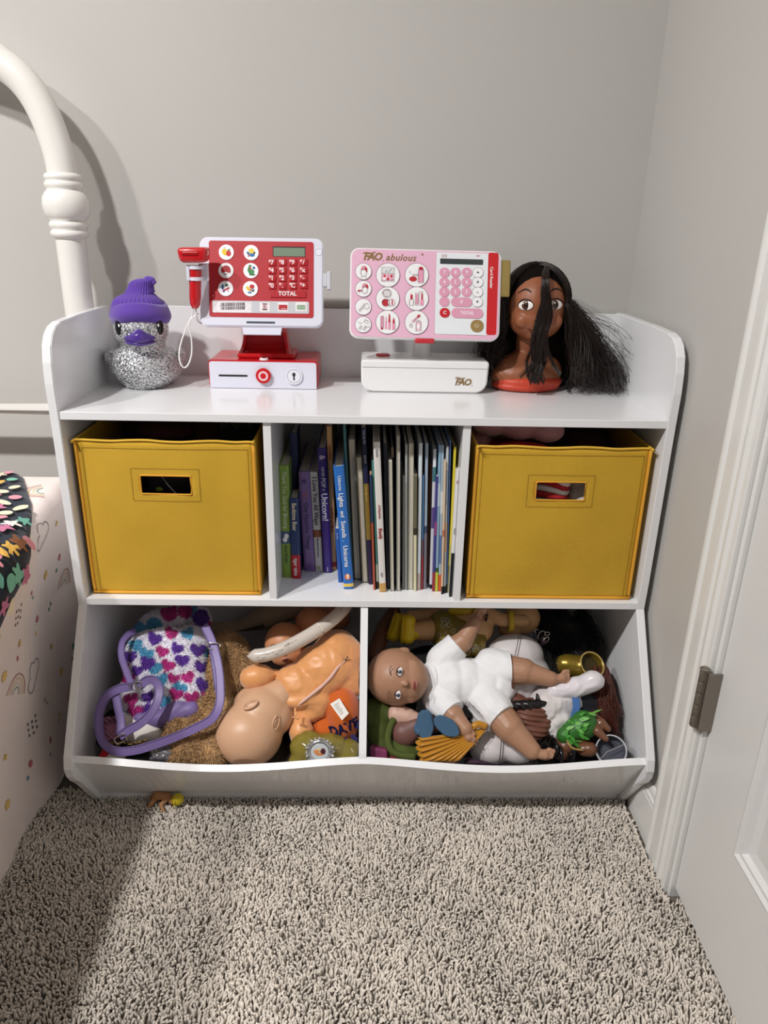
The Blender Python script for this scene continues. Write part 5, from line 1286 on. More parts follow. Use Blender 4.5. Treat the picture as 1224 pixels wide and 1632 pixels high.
# ---- bald soft-bodied doll, face down
def bald_doll():
    P = pile
    sk = mat('doll_vinyl_tan', 'CCA282', .42, sss=.05)
    t = thing('baby_doll', 'bald baby doll lying face down with a peach satin body and zip', 'doll', (pile(430, 1130, -.04).x, pile(430, 1130, -.04).y, .09))
    s = S_(P(400, 1160))
    M3 = Matrix(((RT.x, UPV.x, -FWD.x), (RT.y, UPV.y, -FWD.y), (RT.z, UPV.z, -FWD.z)))
    ax = lambda a: M3 @ Matrix.Rotation(math.radians(a), 3, 'Z')
    head = blob([('b', P(397, 1170, -.030), (55*s, 52*s, .054), ax(0)), ('b', P(416, 1140, -.030), (50*s, 48*s, .048), ax(35)), ('b', P(403, 1122, -.034), (34*s, 30*s, .036), ax(20)), ('c', P(420, 1125, -.028), P(447, 1108, -.026), .036, .028),
                 ('b', P(446, 1140, -.032), (24*s, 30*s, .036), ax(0))], .0025, 10)
    bv = bvh_of(head)
    hd = obj('head', head, sk, t, smooth=True, world=True)
    def ear(x, y, a, k=1.0, h=.0):
        q = hit(bv, x, y); n = q[1]; a_ = RT*math.cos(a)+UPV*math.sin(a); a_ = (a_-n*a_.dot(n)).normalized(); b_ = n.cross(a_)
        M = Matrix.Identity(3)
        for i, v in enumerate((a_, b_, n)):
            for r_ in range(3): M[r_][i] = v[r_]
        bm = BM(); ball(bm, q[0]+n*h, (.0135*k, .0072*k, .0042), 18, M); pts = [q[0]+n*(h+.0032)+M @ Vector((.0120*k*math.cos(w_), .0060*k*math.sin(w_), 0)) for w_ in np.linspace(0, 2*PI, 28, endpoint=False)]
        tube(bm, pts, .0018, 7, closed=True); tube(bm, [q[0]+n*(h+.0040)+M @ Vector((.0060*k*math.cos(w_), .0028*k*math.sin(w_), 0)) for w_ in np.linspace(.4, 3.4, 9)], .0013, 6)
        obj('ear', bm, sk, hd, smooth=True, world=True)
    ear(400, 1124, .45); ear(440, 1152, 1.25, .95, -.0035)
    sat = mat('peach_satin', 'DC9A60', .40, bump=.25, bscale=35, sheen=.5)
    body = blob([('b', P(516, 1072, -.038), (.066, .052, .046), ax(38)), ('b', P(538, 1045, -.040), (.044, .046, .044), ax(38)), ('b', P(478, 1100, -.034), (.040, .050, .038), ax(40)), ('b', P(548, 1080, -.045), (.034, .040, .036), ax(60)), ('b', P(500, 1122, -.040), (.040, .028, .030), ax(30))], .003, 8)
    # gathers running from the neck seam
    nk = P(455, 1120, -.02); dirn = (P(540, 1050, -.02)-nk).normalized()
    for v in body.vertices:
        r_ = v.co-nk; d_ = r_.dot(dirn); lat = (r_-dirn*d_).dot((UPV*.77+RT*.6))
        if -.02 < d_ < .09: v.co += (-FWD)*(.0032*math.sin(lat*520+d_*40)*max(0, 1-d_/.06))
        v.co += (-FWD)*.0012*noise.noise(v.co*38)
    wrinkle(body, .0022, 26, (1, 1, 1)); wrinkle(body, .0010, 70)
    bb = bvh_of(body)
    bo = obj('body', body, sat, t, smooth=True, world=True)
    # neck seam cord
    seam = [hit(bb, x, y) for x, y in ((438, 1104), (444, 1114), (452, 1126), (460, 1136), (467, 1143))]
    seam = [q[0]+q[1]*.0015 for q in seam if q]
    if len(seam) > 2: obj('neck_cord', bmlink(tube, smooth_path(seam, 5), .0028, 8), sat, bo, smooth=True, world=True)
    for a, b_ in (((466, 1143), (476, 1146)), ((470, 1128), (471, 1146))):
        q1, q2 = P(*a, .012), P(*b_, .012); obj('cord_end', bmlink(tube, [q1, q1.lerp(q2, .5)+UPV*.001, q2], .0018, 8), sat, bo, smooth=True, world=True)
    # zip in a folded seam
    zp = [(469, 1130), (480, 1120), (496, 1107), (512, 1094), (526, 1080), (538, 1064), (550, 1053)]
    zz = [hit(bb, x, y) for x, y in zp]; zz = [q[0]+q[1]*.0008 for q in zz if q]
    zpm = mat('zip_tape', 'D9B3A8', .6)
    if len(zz) > 2:
        zz = smooth_path(zz, 6); obj('zip', bmlink(tube, zz, [.0014+.0014*math.sin(PI*i/(len(zz)-1)) for i in range(len(zz))], 8), zpm, bo, smooth=True, world=True)
        bm = BM(); e = zz[-1]; tube(bm, [e, e+RT*.004+UPV*.007-FWD*.002], .0018, 8); obj('zip_pull', bm, mat('zip_pull_metal', '8E8480', .35, metal=.8), bo, smooth=True, world=True)
    # arms gathered at the shoulder
    def limb(pts, name):
        Q = smooth_path([Vector(P(x, y, h)) for x, y, h, _ in pts], 5); R_ = np.interp(np.linspace(0, 1, len(Q)), np.linspace(0, 1, len(pts)), [q[3] for q in pts])
        bm = BM(); n = 40
        tube(bm, Q, list(R_), n)
        for i, v in enumerate(bm.verts):
            k = i//n; j = i % n; r_ = R_[min(k, len(R_)-1)]; c_ = Q[min(k, len(Q)-1)]
            if r_ < .017: v.co = c_+(v.co-c_)*(1+.14*math.cos(j/n*2*PI*9)*(1-r_/.018))
        return obj(name, bm, sat, t, smooth=True, world=True)
    limb([(446, 1072, -.022, .006), (437, 1074, -.020, .0075), (426, 1076, -.018, .017), (412, 1078, -.016, .0215), (398, 1080, -.018, .0205), (389, 1080, -.020, .015), (384, 1080, -.022, .004)], 'arm')
    limb([(470, 1135, -.035, .006), (474, 1143, -.032, .009), (478, 1153, -.032, .017), (480, 1164, -.034, .021), (482, 1178, -.040, .019), (483, 1188, -.045, .006)], 'arm')
bald_doll()
# ---- clear vinyl tube
def vinyl():
    P = pile
    t = thing('inflatable_tube', 'white translucent flat vinyl tube with faint marks across the peach doll', 'inflatable', P(470, 1030, .0))
    m = mat('clear_vinyl', 'D9CFC4', .18, coat=.5, alpha=.86, spec=.6)
    pts = smooth_path([P(394, 1046, .012), P(425, 1043, .016), (P(460, 1030, .018)), P(500, 1008, .016), P(530, 987, .010), P(549, 968, .0), P(556, 955, -.02)], 7)
    n = len(pts); R_ = [.0118*min(1, .25+ (i/3.5)) for i in range(n)]
    R_[0] = .002
    bm = BM(); tube(bm, pts, R_, 20)
    q = obj('tube_wall', bm, m, t, smooth=True, world=True)
    bm = BM(); rr = random.Random(2)
    for k in range(34):
        i = rr.randint(3, n-9); a = (-FWD)*.0120+UPV*rr.uniform(-.006, .006)
        d = (pts[i+1]-pts[i]).normalized(); L_ = rr.uniform(.002, .012)
        tube(bm, [pts[i]+a, pts[i]+a+d*L_+UPV*rr.uniform(-.0015, .0015)], .00028, 4)
    obj('printed_marks', bm, C_('4A3C3A', .6), q, world=True)
    bm = BM(); c = pts[n//2+2]; d = (pts[n//2+3]-pts[n//2+1]).normalized(); tube(bm, [c-d*.0008, c+d*.0008], .0125, 20); obj('weld_seam', bm, C_('E9DED2', .3), q, smooth=True, world=True)
    t2 = thing('foam_tube', 'thick beige foam tube lying across the back of the left bay', 'tube', P(420, 985, -.09))
    m2 = mat('beige_foam', 'B8A68E', .8)
    bm = BM(); tube(bm, [at(330, 1012, -.10), at(420, 985, -.085), at(520, 950, -.07)], .024, 28); obj('tube', bm, m2, t2, smooth=True, world=True, ang=60)
vinyl()
# ---- generic doll-face builder
def doll_head(t, centre, R3, rad, skin, eyes=(('F0EAE6'), '4A4038'), name='head', vox=.002):
    """centre, R3 columns: face right, face up, face forward; rad = half head height"""
    r = rad
    X, Y, Z = [Vector([R3[k][i] for k in range(3)]) for i in range(3)]
    L_ = lambda a, b, c: centre+X*a*r+Y*b*r+Z*c*r
    me = blob([('b', L_(0, .12, -.10), (.86*r, .90*r, .92*r), R3), ('b', L_(0, -.30, .12), (.70*r, .55*r, .62*r), R3), ('b', L_(0, -.62, .28), (.30*r, .22*r, .26*r), R3), ('b', L_(.38, -.34, .36), (.28*r, .26*r, .22*r), R3), ('b', L_(-.38, -.34, .36), (.28*r, .26*r, .22*r), R3),
               ('b', L_(0, -.16, .80), (.085*r, .085*r, .10*r), R3), ('c', L_(0, .05, .72), L_(0, -.12, .80), .05*r, .065*r), ('b', L_(0, -.40, .66), (.17*r, .085*r, .10*r), R3),
               ('b', L_(.84, -.08, -.10), (.07*r, .17*r, .11*r), R3), ('b', L_(-.84, -.08, -.10), (.07*r, .17*r, .11*r), R3)], max(vox, r*.035), 5)
    h = obj(name, me, skin, t, smooth=True, world=True)
    bv = bvh_of(me)
    def on(a, b):
        o = L_(a, b, 2); q = bv.ray_cast(o, -Z); return (q[0], q[1] if q[1].dot(Z) > 0 else -q[1]) if q[0] else (L_(a, b, .8), Z)
    def disc(nm, a, b, ra, rb, th, col, par, push=0, rough=.2):
        p, n = on(a, b); e1 = (X-n*X.dot(n)).normalized(); e2 = n.cross(e1); M = Matrix.Identity(3)
        for i, v in enumerate((e1, e2, n)):
            for k in range(3): M[k][i] = v[k]
        bm = BM(); ball(bm, p+n*push, (ra*r, rb*r, th*r), 18, M); return obj(nm, bm, C_(col, rough), par, smooth=True, world=True)
    def curve(nm, pts, rr_, col, par, push=.004):
        Q = [on(a, b) for a, b in pts]; Q = smooth_path([p+n*push*r for p, n in Q], 4); k = len(Q)
        return obj(nm, bmlink(tube, Q, [rr_*r*(.4+.6*math.sin(PI*(.1+.8*i/(k-1)))) for i in range(k)], 6), C_(col, .5), par, smooth=True, world=True)
    for s in (-1, 1):
        e = disc('eye', s*.34, .04, .138, .084, .05, eyes[0], h)
        disc('iris', s*.34, .04, .080, .079, .066, eyes[1], e, rough=.12); disc('pupil', s*.34, .04, .040, .042, .075, '0C0B0B', e, rough=.1)
        disc('eye_glint', s*.34+.025, .07, .016, .016, .082, 'FFFFFF', e)
        curve('eyelid_line', [(s*.34-.145, .045), (s*.34-.08, .108), (s*.34, .128), (s*.34+.08, .108), (s*.34+.145, .045)], .022, '5A3A2C', e, .02)
        curve('eyebrow', [(s*.22, .30), (s*.36, .345), (s*.50, .29)], .014, '6A452E', h)
    m_ = disc('mouth', 0, -.415, .135, .040, .03, '7A3A32', h, .01, .4)
    curve('upper_lip', [(-.14, -.40), (-.06, -.368), (0, -.378), (.06, -.368), (.14, -.40)], .030, 'B5766A', m_, .02); curve('lower_lip', [(-.12, -.43), (0, -.475), (.12, -.43)], .036, 'BC7C70', m_, .01)
    for s in (-1, 1): disc('nostril', s*.045, -.215, .020, .014, .02, '5E3424', h)
    return h, bv
def hand(bm_shapes, wrist, dirv, palm_n, s, curl=.35, thumb=1):
    """adds palm, four unequal fingers and a thumb to a blob's shape list; dirv: pointing direction, palm_n: out of the palm"""
    d = dirv.normalized(); n = (palm_n-d*palm_n.dot(d)).normalized(); a = d.cross(n)
    bm_shapes.append(('c', wrist, wrist+d*.9*s, .30*s, .42*s))
    for i, (o, L_) in enumerate(((-.40, .84), (-.13, .98), (.14, .90), (.40, .68))):
        b0 = wrist+d*.95*s+a*o*s; b1 = b0+(d*.97+n*curl*.4+a*o*.45)*L_*.5*s; b2 = b1+(d*.75+n*curl*1.4+a*o*.3)*L_*.5*s
        bm_shapes.append(('c', b0, b1, .150*s, .135*s)); bm_shapes.append(('c', b1, b2, .135*s, .110*s))
    t0 = wrist+d*.35*s-a*.34*thumb*s; t1 = t0+(d*.55-a*.5*thumb+n*.25)*.45*s; t2 = t1+(d*.85-a*.1*thumb+n*.3)*.38*s
    bm_shapes.append(('c', t0, t1, .15*s, .13*s)); bm_shapes.append(('c', t1, t2, .13*s, .10*s))
def foot(shapes, ankle, dirv, up, s, spread=1):
    """sole pointing along dirv with five toes"""
    d = dirv.normalized(); u_ = (up-d*up.dot(d)).normalized(); a = d.cross(u_)
    shapes.append(('c', ankle-d*.25*s, ankle+d*.9*s, .40*s, .40*s)); shapes.append(('c', ankle+d*.9*s-a*.15*s, ankle+d*.9*s+a*.15*s, .34*s, .32*s))
    for i, (o, L_, r_) in enumerate(((-.38, .42, .17), (-.16, .44, .125), (.03, .40, .115), (.21, .34, .105), (.37, .26, .10))):
        b0 = ankle+d*1.12*s+a*o*s*spread; shapes.append(('c', b0, b0+d*L_*s*.85, r_*1.15*s, r_*s))
def axes3(x, y, z):
    M = Matrix.Identity(3)
    for i, v in enumerate((x, y, z)):
        for k in range(3): M[k][i] = v[k]
    return M
# doll at the back of the left bay, face up
def back_doll():
    sk = mat('doll_vinyl_peach', 'C98A63', .45)
    c = pile(455, 1030, -.060)
    t = thing('doll', 'peach-skinned doll lying at the back behind the white vinyl tube', 'doll', (c.x, c.y, .10))
    R3 = axes3((RT*.94+UPV*.3).normalized(), (UPV*.94-RT*.3).normalized(), -FWD)
    doll_head(t, c, R3, .042, sk, ('2A1C18', '1A1210'))
    me = blob([('b', pile(500, 992, -.075), (.034, .030, .030)), ('c', pile(478, 1012, -.08), pile(500, 992, -.08), .018, .022), ('c', pile(500, 992, -.08), pile(540, 985, -.10), .026, .022)], .003)
    obj('shoulder', me, sk, t, smooth=True, world=True)
back_doll()
# orange plush with lettering and a sewn tag
def orange_plush():
    P = pile
    t = thing('plush_toy', 'orange plush with blue lettering and a white sewn-in tag, beside the middle divider', 'plush toy', (P(550, 1140, -.06).x, P(550, 1140, -.06).y, .085))
    om = mat('orange_plush_mat', 'C25A12', .9, bump=.4, bscale=260, sheen=.4)
    me = blob([('b', P(547, 1140, -.052), (.030, .044, .052)), ('b', P(532, 1120, -.055), (.034, .038, .040)), ('b', P(520, 1165, -.06), (.03, .03, .03))], .0035)
    for v in me.vertices: v.co.x = min(v.co.x, .4435)
    bv = bvh_of(me); b = obj('body', me, om, t, smooth=True, world=True)
    q = hit(bv, 548, 1162)
    if q:
        o = text('lettering', 'DAVE', .0235, (0, 0, 0), Matrix.Rotation(0, 3, 'X'), C_('25255A', .7), None, ax='CENTER', bold=.0012, sx=.86, depth=.0006)
        r_ = (RT*.93+UPV*.33).normalized(); u_ = (UPV*.93-RT*.33).normalized(); n_ = -FWD
        Mx = axes3(r_, u_, n_).to_4x4(); Mx.translation = q[0]+n_*.002
        o.data.transform(worldm(b).inverted() @ Mx)
        for v in o.data.vertices:     # wrap the letters onto the plush
            w_ = worldm(b) @ v.co; hh = bv.ray_cast(w_-FWD*.03, FWD)
            if hh[0]: v.co = worldm(b).inverted() @ (hh[0]-FWD*.0012)
        o.parent = b
        o = text('lettering', "& B", .0160, (0, 0, 0), Matrix.Rotation(0, 3, 'X'), C_('25255A', .7), None, ax='CENTER', bold=.0010, depth=.0006)
        Mx.translation = q[0]-u_*.020+n_*.002+r_*.004; o.data.transform(worldm(b).inverted() @ Mx); o.parent = b
    A = [P(526, 1122, .004), P(541, 1113, .006), P(556, 1137, .004), P(545, 1148, .002)]
    bm = BM(); vs = [bm.verts.new(p) for p in A]; vs2 = [bm.verts.new(p+FWD*.0008) for p in A]; bm.faces.new(vs); bm.faces.new(vs2[::-1])
    for i in range(4): bm.faces.new((vs[i], vs2[i], vs2[(i+1) % 4], vs[(i+1) % 4]))
    tg = obj('sewn_tag', bm, C_('E8E4DE', .7), t, world=True)
    bm = BM()
    for k in range(6):
        a0 = A[0].lerp(A[3], .18+.11*k); a1 = A[1].lerp(A[2], .18+.11*k); tube(bm, [a0.lerp(a1, .2)-FWD*.0005, a0.lerp(a1, .2+.5-.06*(k % 3))-FWD*.0005], .00035, 4)
    obj('tag_print', bm, C_('8E8A86', .7), tg, world=True)
orange_plush()
# yellow translucent purse with a silver cameo
def yellow_purse():
    P = pile
    t = thing('toy_purse', 'yellow translucent purse with an ornate silver oval brooch', 'purse', (P(510, 1195, -.03).x, P(510, 1195, -.03).y, .10))
    ym = mat('yellow_vinyl', '7A6E2C', .22, coat=.5, var=.12, vscale=50, bump=.15, bscale=60)
    me = blob([('b', P(495, 1192, -.022), (.034, .028, .028)), ('b', P(525, 1194, -.026), (.032, .027, .026)), ('b', P(556, 1200, -.030), (.020, .024, .022)), ('b', P(500, 1214, -.024), (.042, .018, .022)), ('b', P(545, 1214, -.028), (.026, .018, .02))], .0028, 4)
    for v in me.vertices: v.co.x = min(v.co.x, .4437); v.co.z = max(v.co.z, .062)
    wrinkle(me, .0016, 45); bv = bvh_of(me); obj('purse_body', me, ym, t, smooth=True, world=True)
    silver = mat('brooch_silver', 'D4D6DA', .22, metal=.9)
    q = hit(bv, 510, 1197); c = q[0]-FWD*.003; s = S_(c)
    bm = BM(); M = axes3(RT, UPV, -FWD)
    ball(bm, c, (19*s, 19*s, .002), 28, M); b = obj('brooch', bm, silver, t, smooth=True, world=True)
    bm = BM(); tube(bm, [c-FWD*.002+RT*17*s*math.cos(a)+UPV*17*s*math.sin(a) for a in np.linspace(0, 2*PI, 40, endpoint=False)], .0014, 8, closed=True)
    for k in range(20):
        a = 2*PI*k/20; p = c-FWD*.0016+RT*21.5*s*math.cos(a)+UPV*21.5*s*math.sin(a); ball(bm, p, .0021 if k % 2 else .0014, 10)
        tube(bm, [p+(RT*math.cos(w_+a)+UPV*math.sin(w_+a))*.0026 for w_ in np.linspace(0, 4.5, 7)], .0006, 5)
    obj('brooch_frame', bm, silver, b, smooth=True, world=True)
    bm = BM(); ball(bm, c-FWD*.0016, (14.5*s, 13.5*s, .0012), 24, M); pc = obj('brooch_picture', bm, C_('B9BEC0', .3), b, smooth=True, world=True)
    for nm, x, y, a_, b_, col in (('picture_spot', -5, 1, 5, 4, 'C98A5A'), ('picture_spot', 5, 1, 4.5, 5.5, '4A2030'), ('picture_spot', 0, -3, 7, 2.5, 'C7773A'), ('picture_spot', -1, 4, 4, 2, 'D8B078')):
        bm = BM(); ball(bm, c-FWD*.0024+RT*x*s+UPV*y*s, (a_*s, b_*s, .0009), 14, M); obj(nm, bm, C_(col, .4), pc, smooth=True, world=True)
yellow_purse()
# small things at the lower left of the left bay
def lump(name, label, cat, shapes, m, vox=.003, part='body'):
    me = blob(shapes, vox, 4)
    for v in me.vertices: v.co.z = max(v.co.z, .0595)
    c = sum((v.co for v in me.vertices), Vector())/len(me.vertices); mz = min(v.co.z for v in me.vertices)
    t = thing(name, label, cat, (c.x, c.y, mz)); obj(part, me, m, t, smooth=True, world=True); return t
P = pile
lump('plush_toy', 'small white plush toy peeking out below the backpack', 'plush toy', [('b', P(228, 1164, -.045), (.034, .026, .026)), ('b', P(208, 1150, -.050), (.022, .020, .020)), ('b', P(246, 1170, -.045), (.020, .018, .018))], mat('white_plush', 'E9E2DA', .95, bump=.4, bscale=200, sheen=.4))
lump('felt_toy', 'red felt toy tip in the lower left corner of the left bay', 'plush toy', [('c', P(172, 1202, -.022), P(158, 1226, -.022), .012, .012)], mat('red_felt', 'B81C28', .9))
lump('cloth', 'white cloth bundle in front, left of the dark fuzzy ball', 'cloth', [('b', P(188, 1214, -.022), (.024, .016, .018)), ('b', P(174, 1226, -.024), (.018, .012, .015))], mat('off_white_cloth', 'D9D0C8', .85, bump=.2, bscale=60), part='fabric')
t = lump('pompom', 'black fuzzy ball lying in front at the rail of the left bay', 'pompom', [('b', P(224, 1212, -.018), (.022, .018, .018))], mat('black_fuzz', '16181A', .95, bump=.6, bscale=200), part='core')
me = blob([('b', P(224, 1212, -.018), (.022, .018, .018))], .003, 2); me.transform(worldm(t).inverted()); fur('fuzz', me, 5000, .005, .0004, mat('black_fuzz_hair', '1A1D1E', .9), t, lean=Vector((0, 0, 0)), rnd=1.2, seed=12)
bpy.data.meshes.remove(me)
gg = lump('glitter_pouch', 'crumpled grey glitter pouch beside the black fuzzy ball', 'pouch', [('b', P(262, 1204, -.014), (.026, .016, .018)), ('b', P(276, 1198, -.016), (.016, .014, .015)), ('b', P(248, 1210, -.016), (.014, .012, .014))], mat('grey_glitter', '77747A', .35, metal=.4, bump=1.0, bscale=150, btype='voronoi', var=.4, vscale=300), .0025)
bm = BM(); c = P(243, 1194, .004)
for k in range(3): tube(bm, [c+RT*(.004*math.cos(a)+.003*k)+UPV*(.004*math.sin(a)-.004*k) for a in np.linspace(0, 2*PI, 14, endpoint=False)], .0008, 6, closed=True)
obj('ring', bm, mat('buckle_steel', 'B8B4B0', .25, metal=1), gg, smooth=True, world=True)
lump('felt_leaf', 'dark green felt piece behind the glitter pouch', 'toy', [('b', P(285, 1214, -.022), (.014, .012, .012))], mat('green_felt', '2C4A2A', .9, bump=.4, bscale=200))
t = thing('hair_scrunchie', 'dusty pink ribbed tube inside the lilac strap loop', 'scrunchie', (P(174, 1160, -.03).x, P(174, 1160, -.03).y, .075))
bm = BM(); tube(bm, [P(174, 1144, -.014), P(174, 1160, -.014), P(180, 1180, -.014)], .0115, 24)
for i, v in enumerate(bm.verts): v.co += UPV*.0
obj('ribbed_tube', bm, mat('dusty_pink', '8E5A72', .6, bump=.8, bscale=60, btype='weave'), t, smooth=True, world=True, ang=60)
t = thing('key_chain', 'small brass chain of links under the lilac strap', 'chain', P(200, 1184, -.004))
for k in range(8):
    c = P(178+k*7.5, 1184+3*math.sin(k*1.7), .0+.002*(k % 2)); bm = BM(); u_ = UPV if k % 2 else -FWD
    tube(bm, [c+RT*.0052*math.cos(a)+u_*.0030*math.sin(a) for a in np.linspace(0, 2*PI, 14, endpoint=False)], .0011, 6, closed=True); obj('link', bm, mat('brass_old', '7A6238', .35, metal=.8), t, smooth=True, world=True)

# ================================================================== TOY PILE, RIGHT BAY
def baby():
    sk = mat('doll_vinyl_brown', 'A87E64', .45, sss=.04)
    c = P(637, 1080, .000)
    t = thing('baby_doll', 'bald baby doll in a white short-sleeved bodysuit lying with head to the left', 'doll', (P(720, 1090, -.06).x, P(720, 1090, -.06).y, .10))
    up = (-RT*.995+UPV*.08).normalized(); fw = (-FWD*.985+RT*.17).normalized(); fw = (fw-up*fw.dot(up)).normalized(); rt = up.cross(fw)
    doll_head(t, c, axes3(rt, up, fw), .0555, sk, ('ECE6E2', '4A5260'), vox=.0018)
    # limbs and trunk, one continuous surface
    sh_ = []
    # neck and torso under the suit
    sh_ += [('c', P(672, 1084, -.022), P(700, 1082, -.030), .020, .026), ('b', P(735, 1080, -.035), (.050, .036, .034)), ('b', P(785, 1090, -.040), (.040, .036, .032))]
    # upper arm (image top): out of the sleeve, forearm up to a small curled hand
    sh_ += [('c', P(712, 1040, -.018), P(738, 1022, -.006), .019, .0175), ('c', P(738, 1022, -.006), P(757, 992, .004), .0165, .0115)]
    hand(sh_, P(757, 992, .004), (P(766, 972, .006)-P(757, 992, .004)), (RT-FWD*.5), .0165, .9, thumb=-1)
    sh_ += [('c', P(702, 1122, -.014), P(723, 1140, -.002), .019, .0175), ('c', P(723, 1140, -.002), P(742, 1162, .006), .0160, .0120)]
    hand(sh_, P(741, 1160, .006), (P(750, 1182, .006)-P(741, 1160, .006)), (FWD+RT*.4), .0175, .55, thumb=-1)
    # legs
    sh_ += [('c', P(800, 1066, -.018), P(835, 1070, -.006), .026, .0225), ('c', P(835, 1070, -.006), P(878, 1082, .002), .0205, .0130)]
    foot(sh_, P(880, 1083, .003), (P(902, 1080, .006)-P(880, 1083, .003)), (-FWD*.8+UPV*.2), .0195, 1.35)
    sh_ += [('c', P(786, 1130, -.016), P(812, 1160, -.002), .0275, .0245), ('c', P(812, 1160, -.002), P(848, 1196, .004), .0235, .0150)]
    foot(sh_, P(850, 1198, .005), (P(868, 1204, .008)-P(850, 1198, .005)), (-FWD+UPV*.3), .0205, 1.35)
    me = blob(sh_, .0013, 2)
    obj('body', me, sk, t, smooth=True, world=True)
    suit = mat('white_cotton', 'E9E9EB', .85, bump=.12, bscale=60, sheen=.2)
    s2 = [('c', P(690, 1083, -.026), P(712, 1082, -.028), .030, .038), ('b', P(718, 1083, -.028), (.036, .045, .036)), ('b', P(742, 1085, -.031), (.044, .0445, .038)), ('b', P(768, 1088, -.032), (.044, .0445, .038)), ('b', P(790, 1092, -.034), (.034, .044, .036)),
          ('c', P(704, 1052, -.020), P(726, 1031, -.010), .0265, .0235), ('c', P(697, 1112, -.020), P(717, 1132, -.008), .0265, .0235),
          ('c', P(784, 1062, -.024), P(806, 1066, -.014), .032, .0295), ('c', P(772, 1112, -.018), P(790, 1136, -.012), .0330, .0325)]
    me = blob(s2, .0020, 8)
    wrinkle(me, .0016, 30, (1, 1, 1), 3)
    # open cuffs: cut the cloth flat at sleeve and leg ends, wrinkles
    cuts = [(P(729, 1028, -.009), P(738, 1020, -.006)-P(718, 1038, -.014)), (P(720, 1137, -.006), P(723, 1140, -.002)-P(710, 1126, -.010)), (P(812, 1067, -.011), RT), (P(798, 1147, -.010), P(812, 1160, -.002)-P(780, 1126, -.016))]
    for v in me.vertices:
        n_ = noise.noise(v.co*30)+.5*noise.noise(v.co*70)
        v.co += -FWD*.0014*n_
        for p0, d in cuts:
            d = d.normalized(); r_ = v.co-p0; q = r_.dot(d)
            if q > 0 and (r_-d*q).length < .034: v.co -= d*q*.93; v.co += (r_-d*q)*.05
    o = obj('bodysuit', me, suit, t, smooth=True, world=True)
    bm = BM(); cen = P(684, 1084, -.020); a1 = (UPV*.99+RT*.1).normalized(); a2 = (-FWD*.9+RT*.4).normalized()
    tube(bm, [cen+a1*.0275*math.cos(a)+a2*.0255*math.sin(a) for a in np.linspace(0, 2*PI, 30, endpoint=False)], .0022, 8, closed=True); obj('neck_binding', bm, suit, o, smooth=True, world=True)
baby()
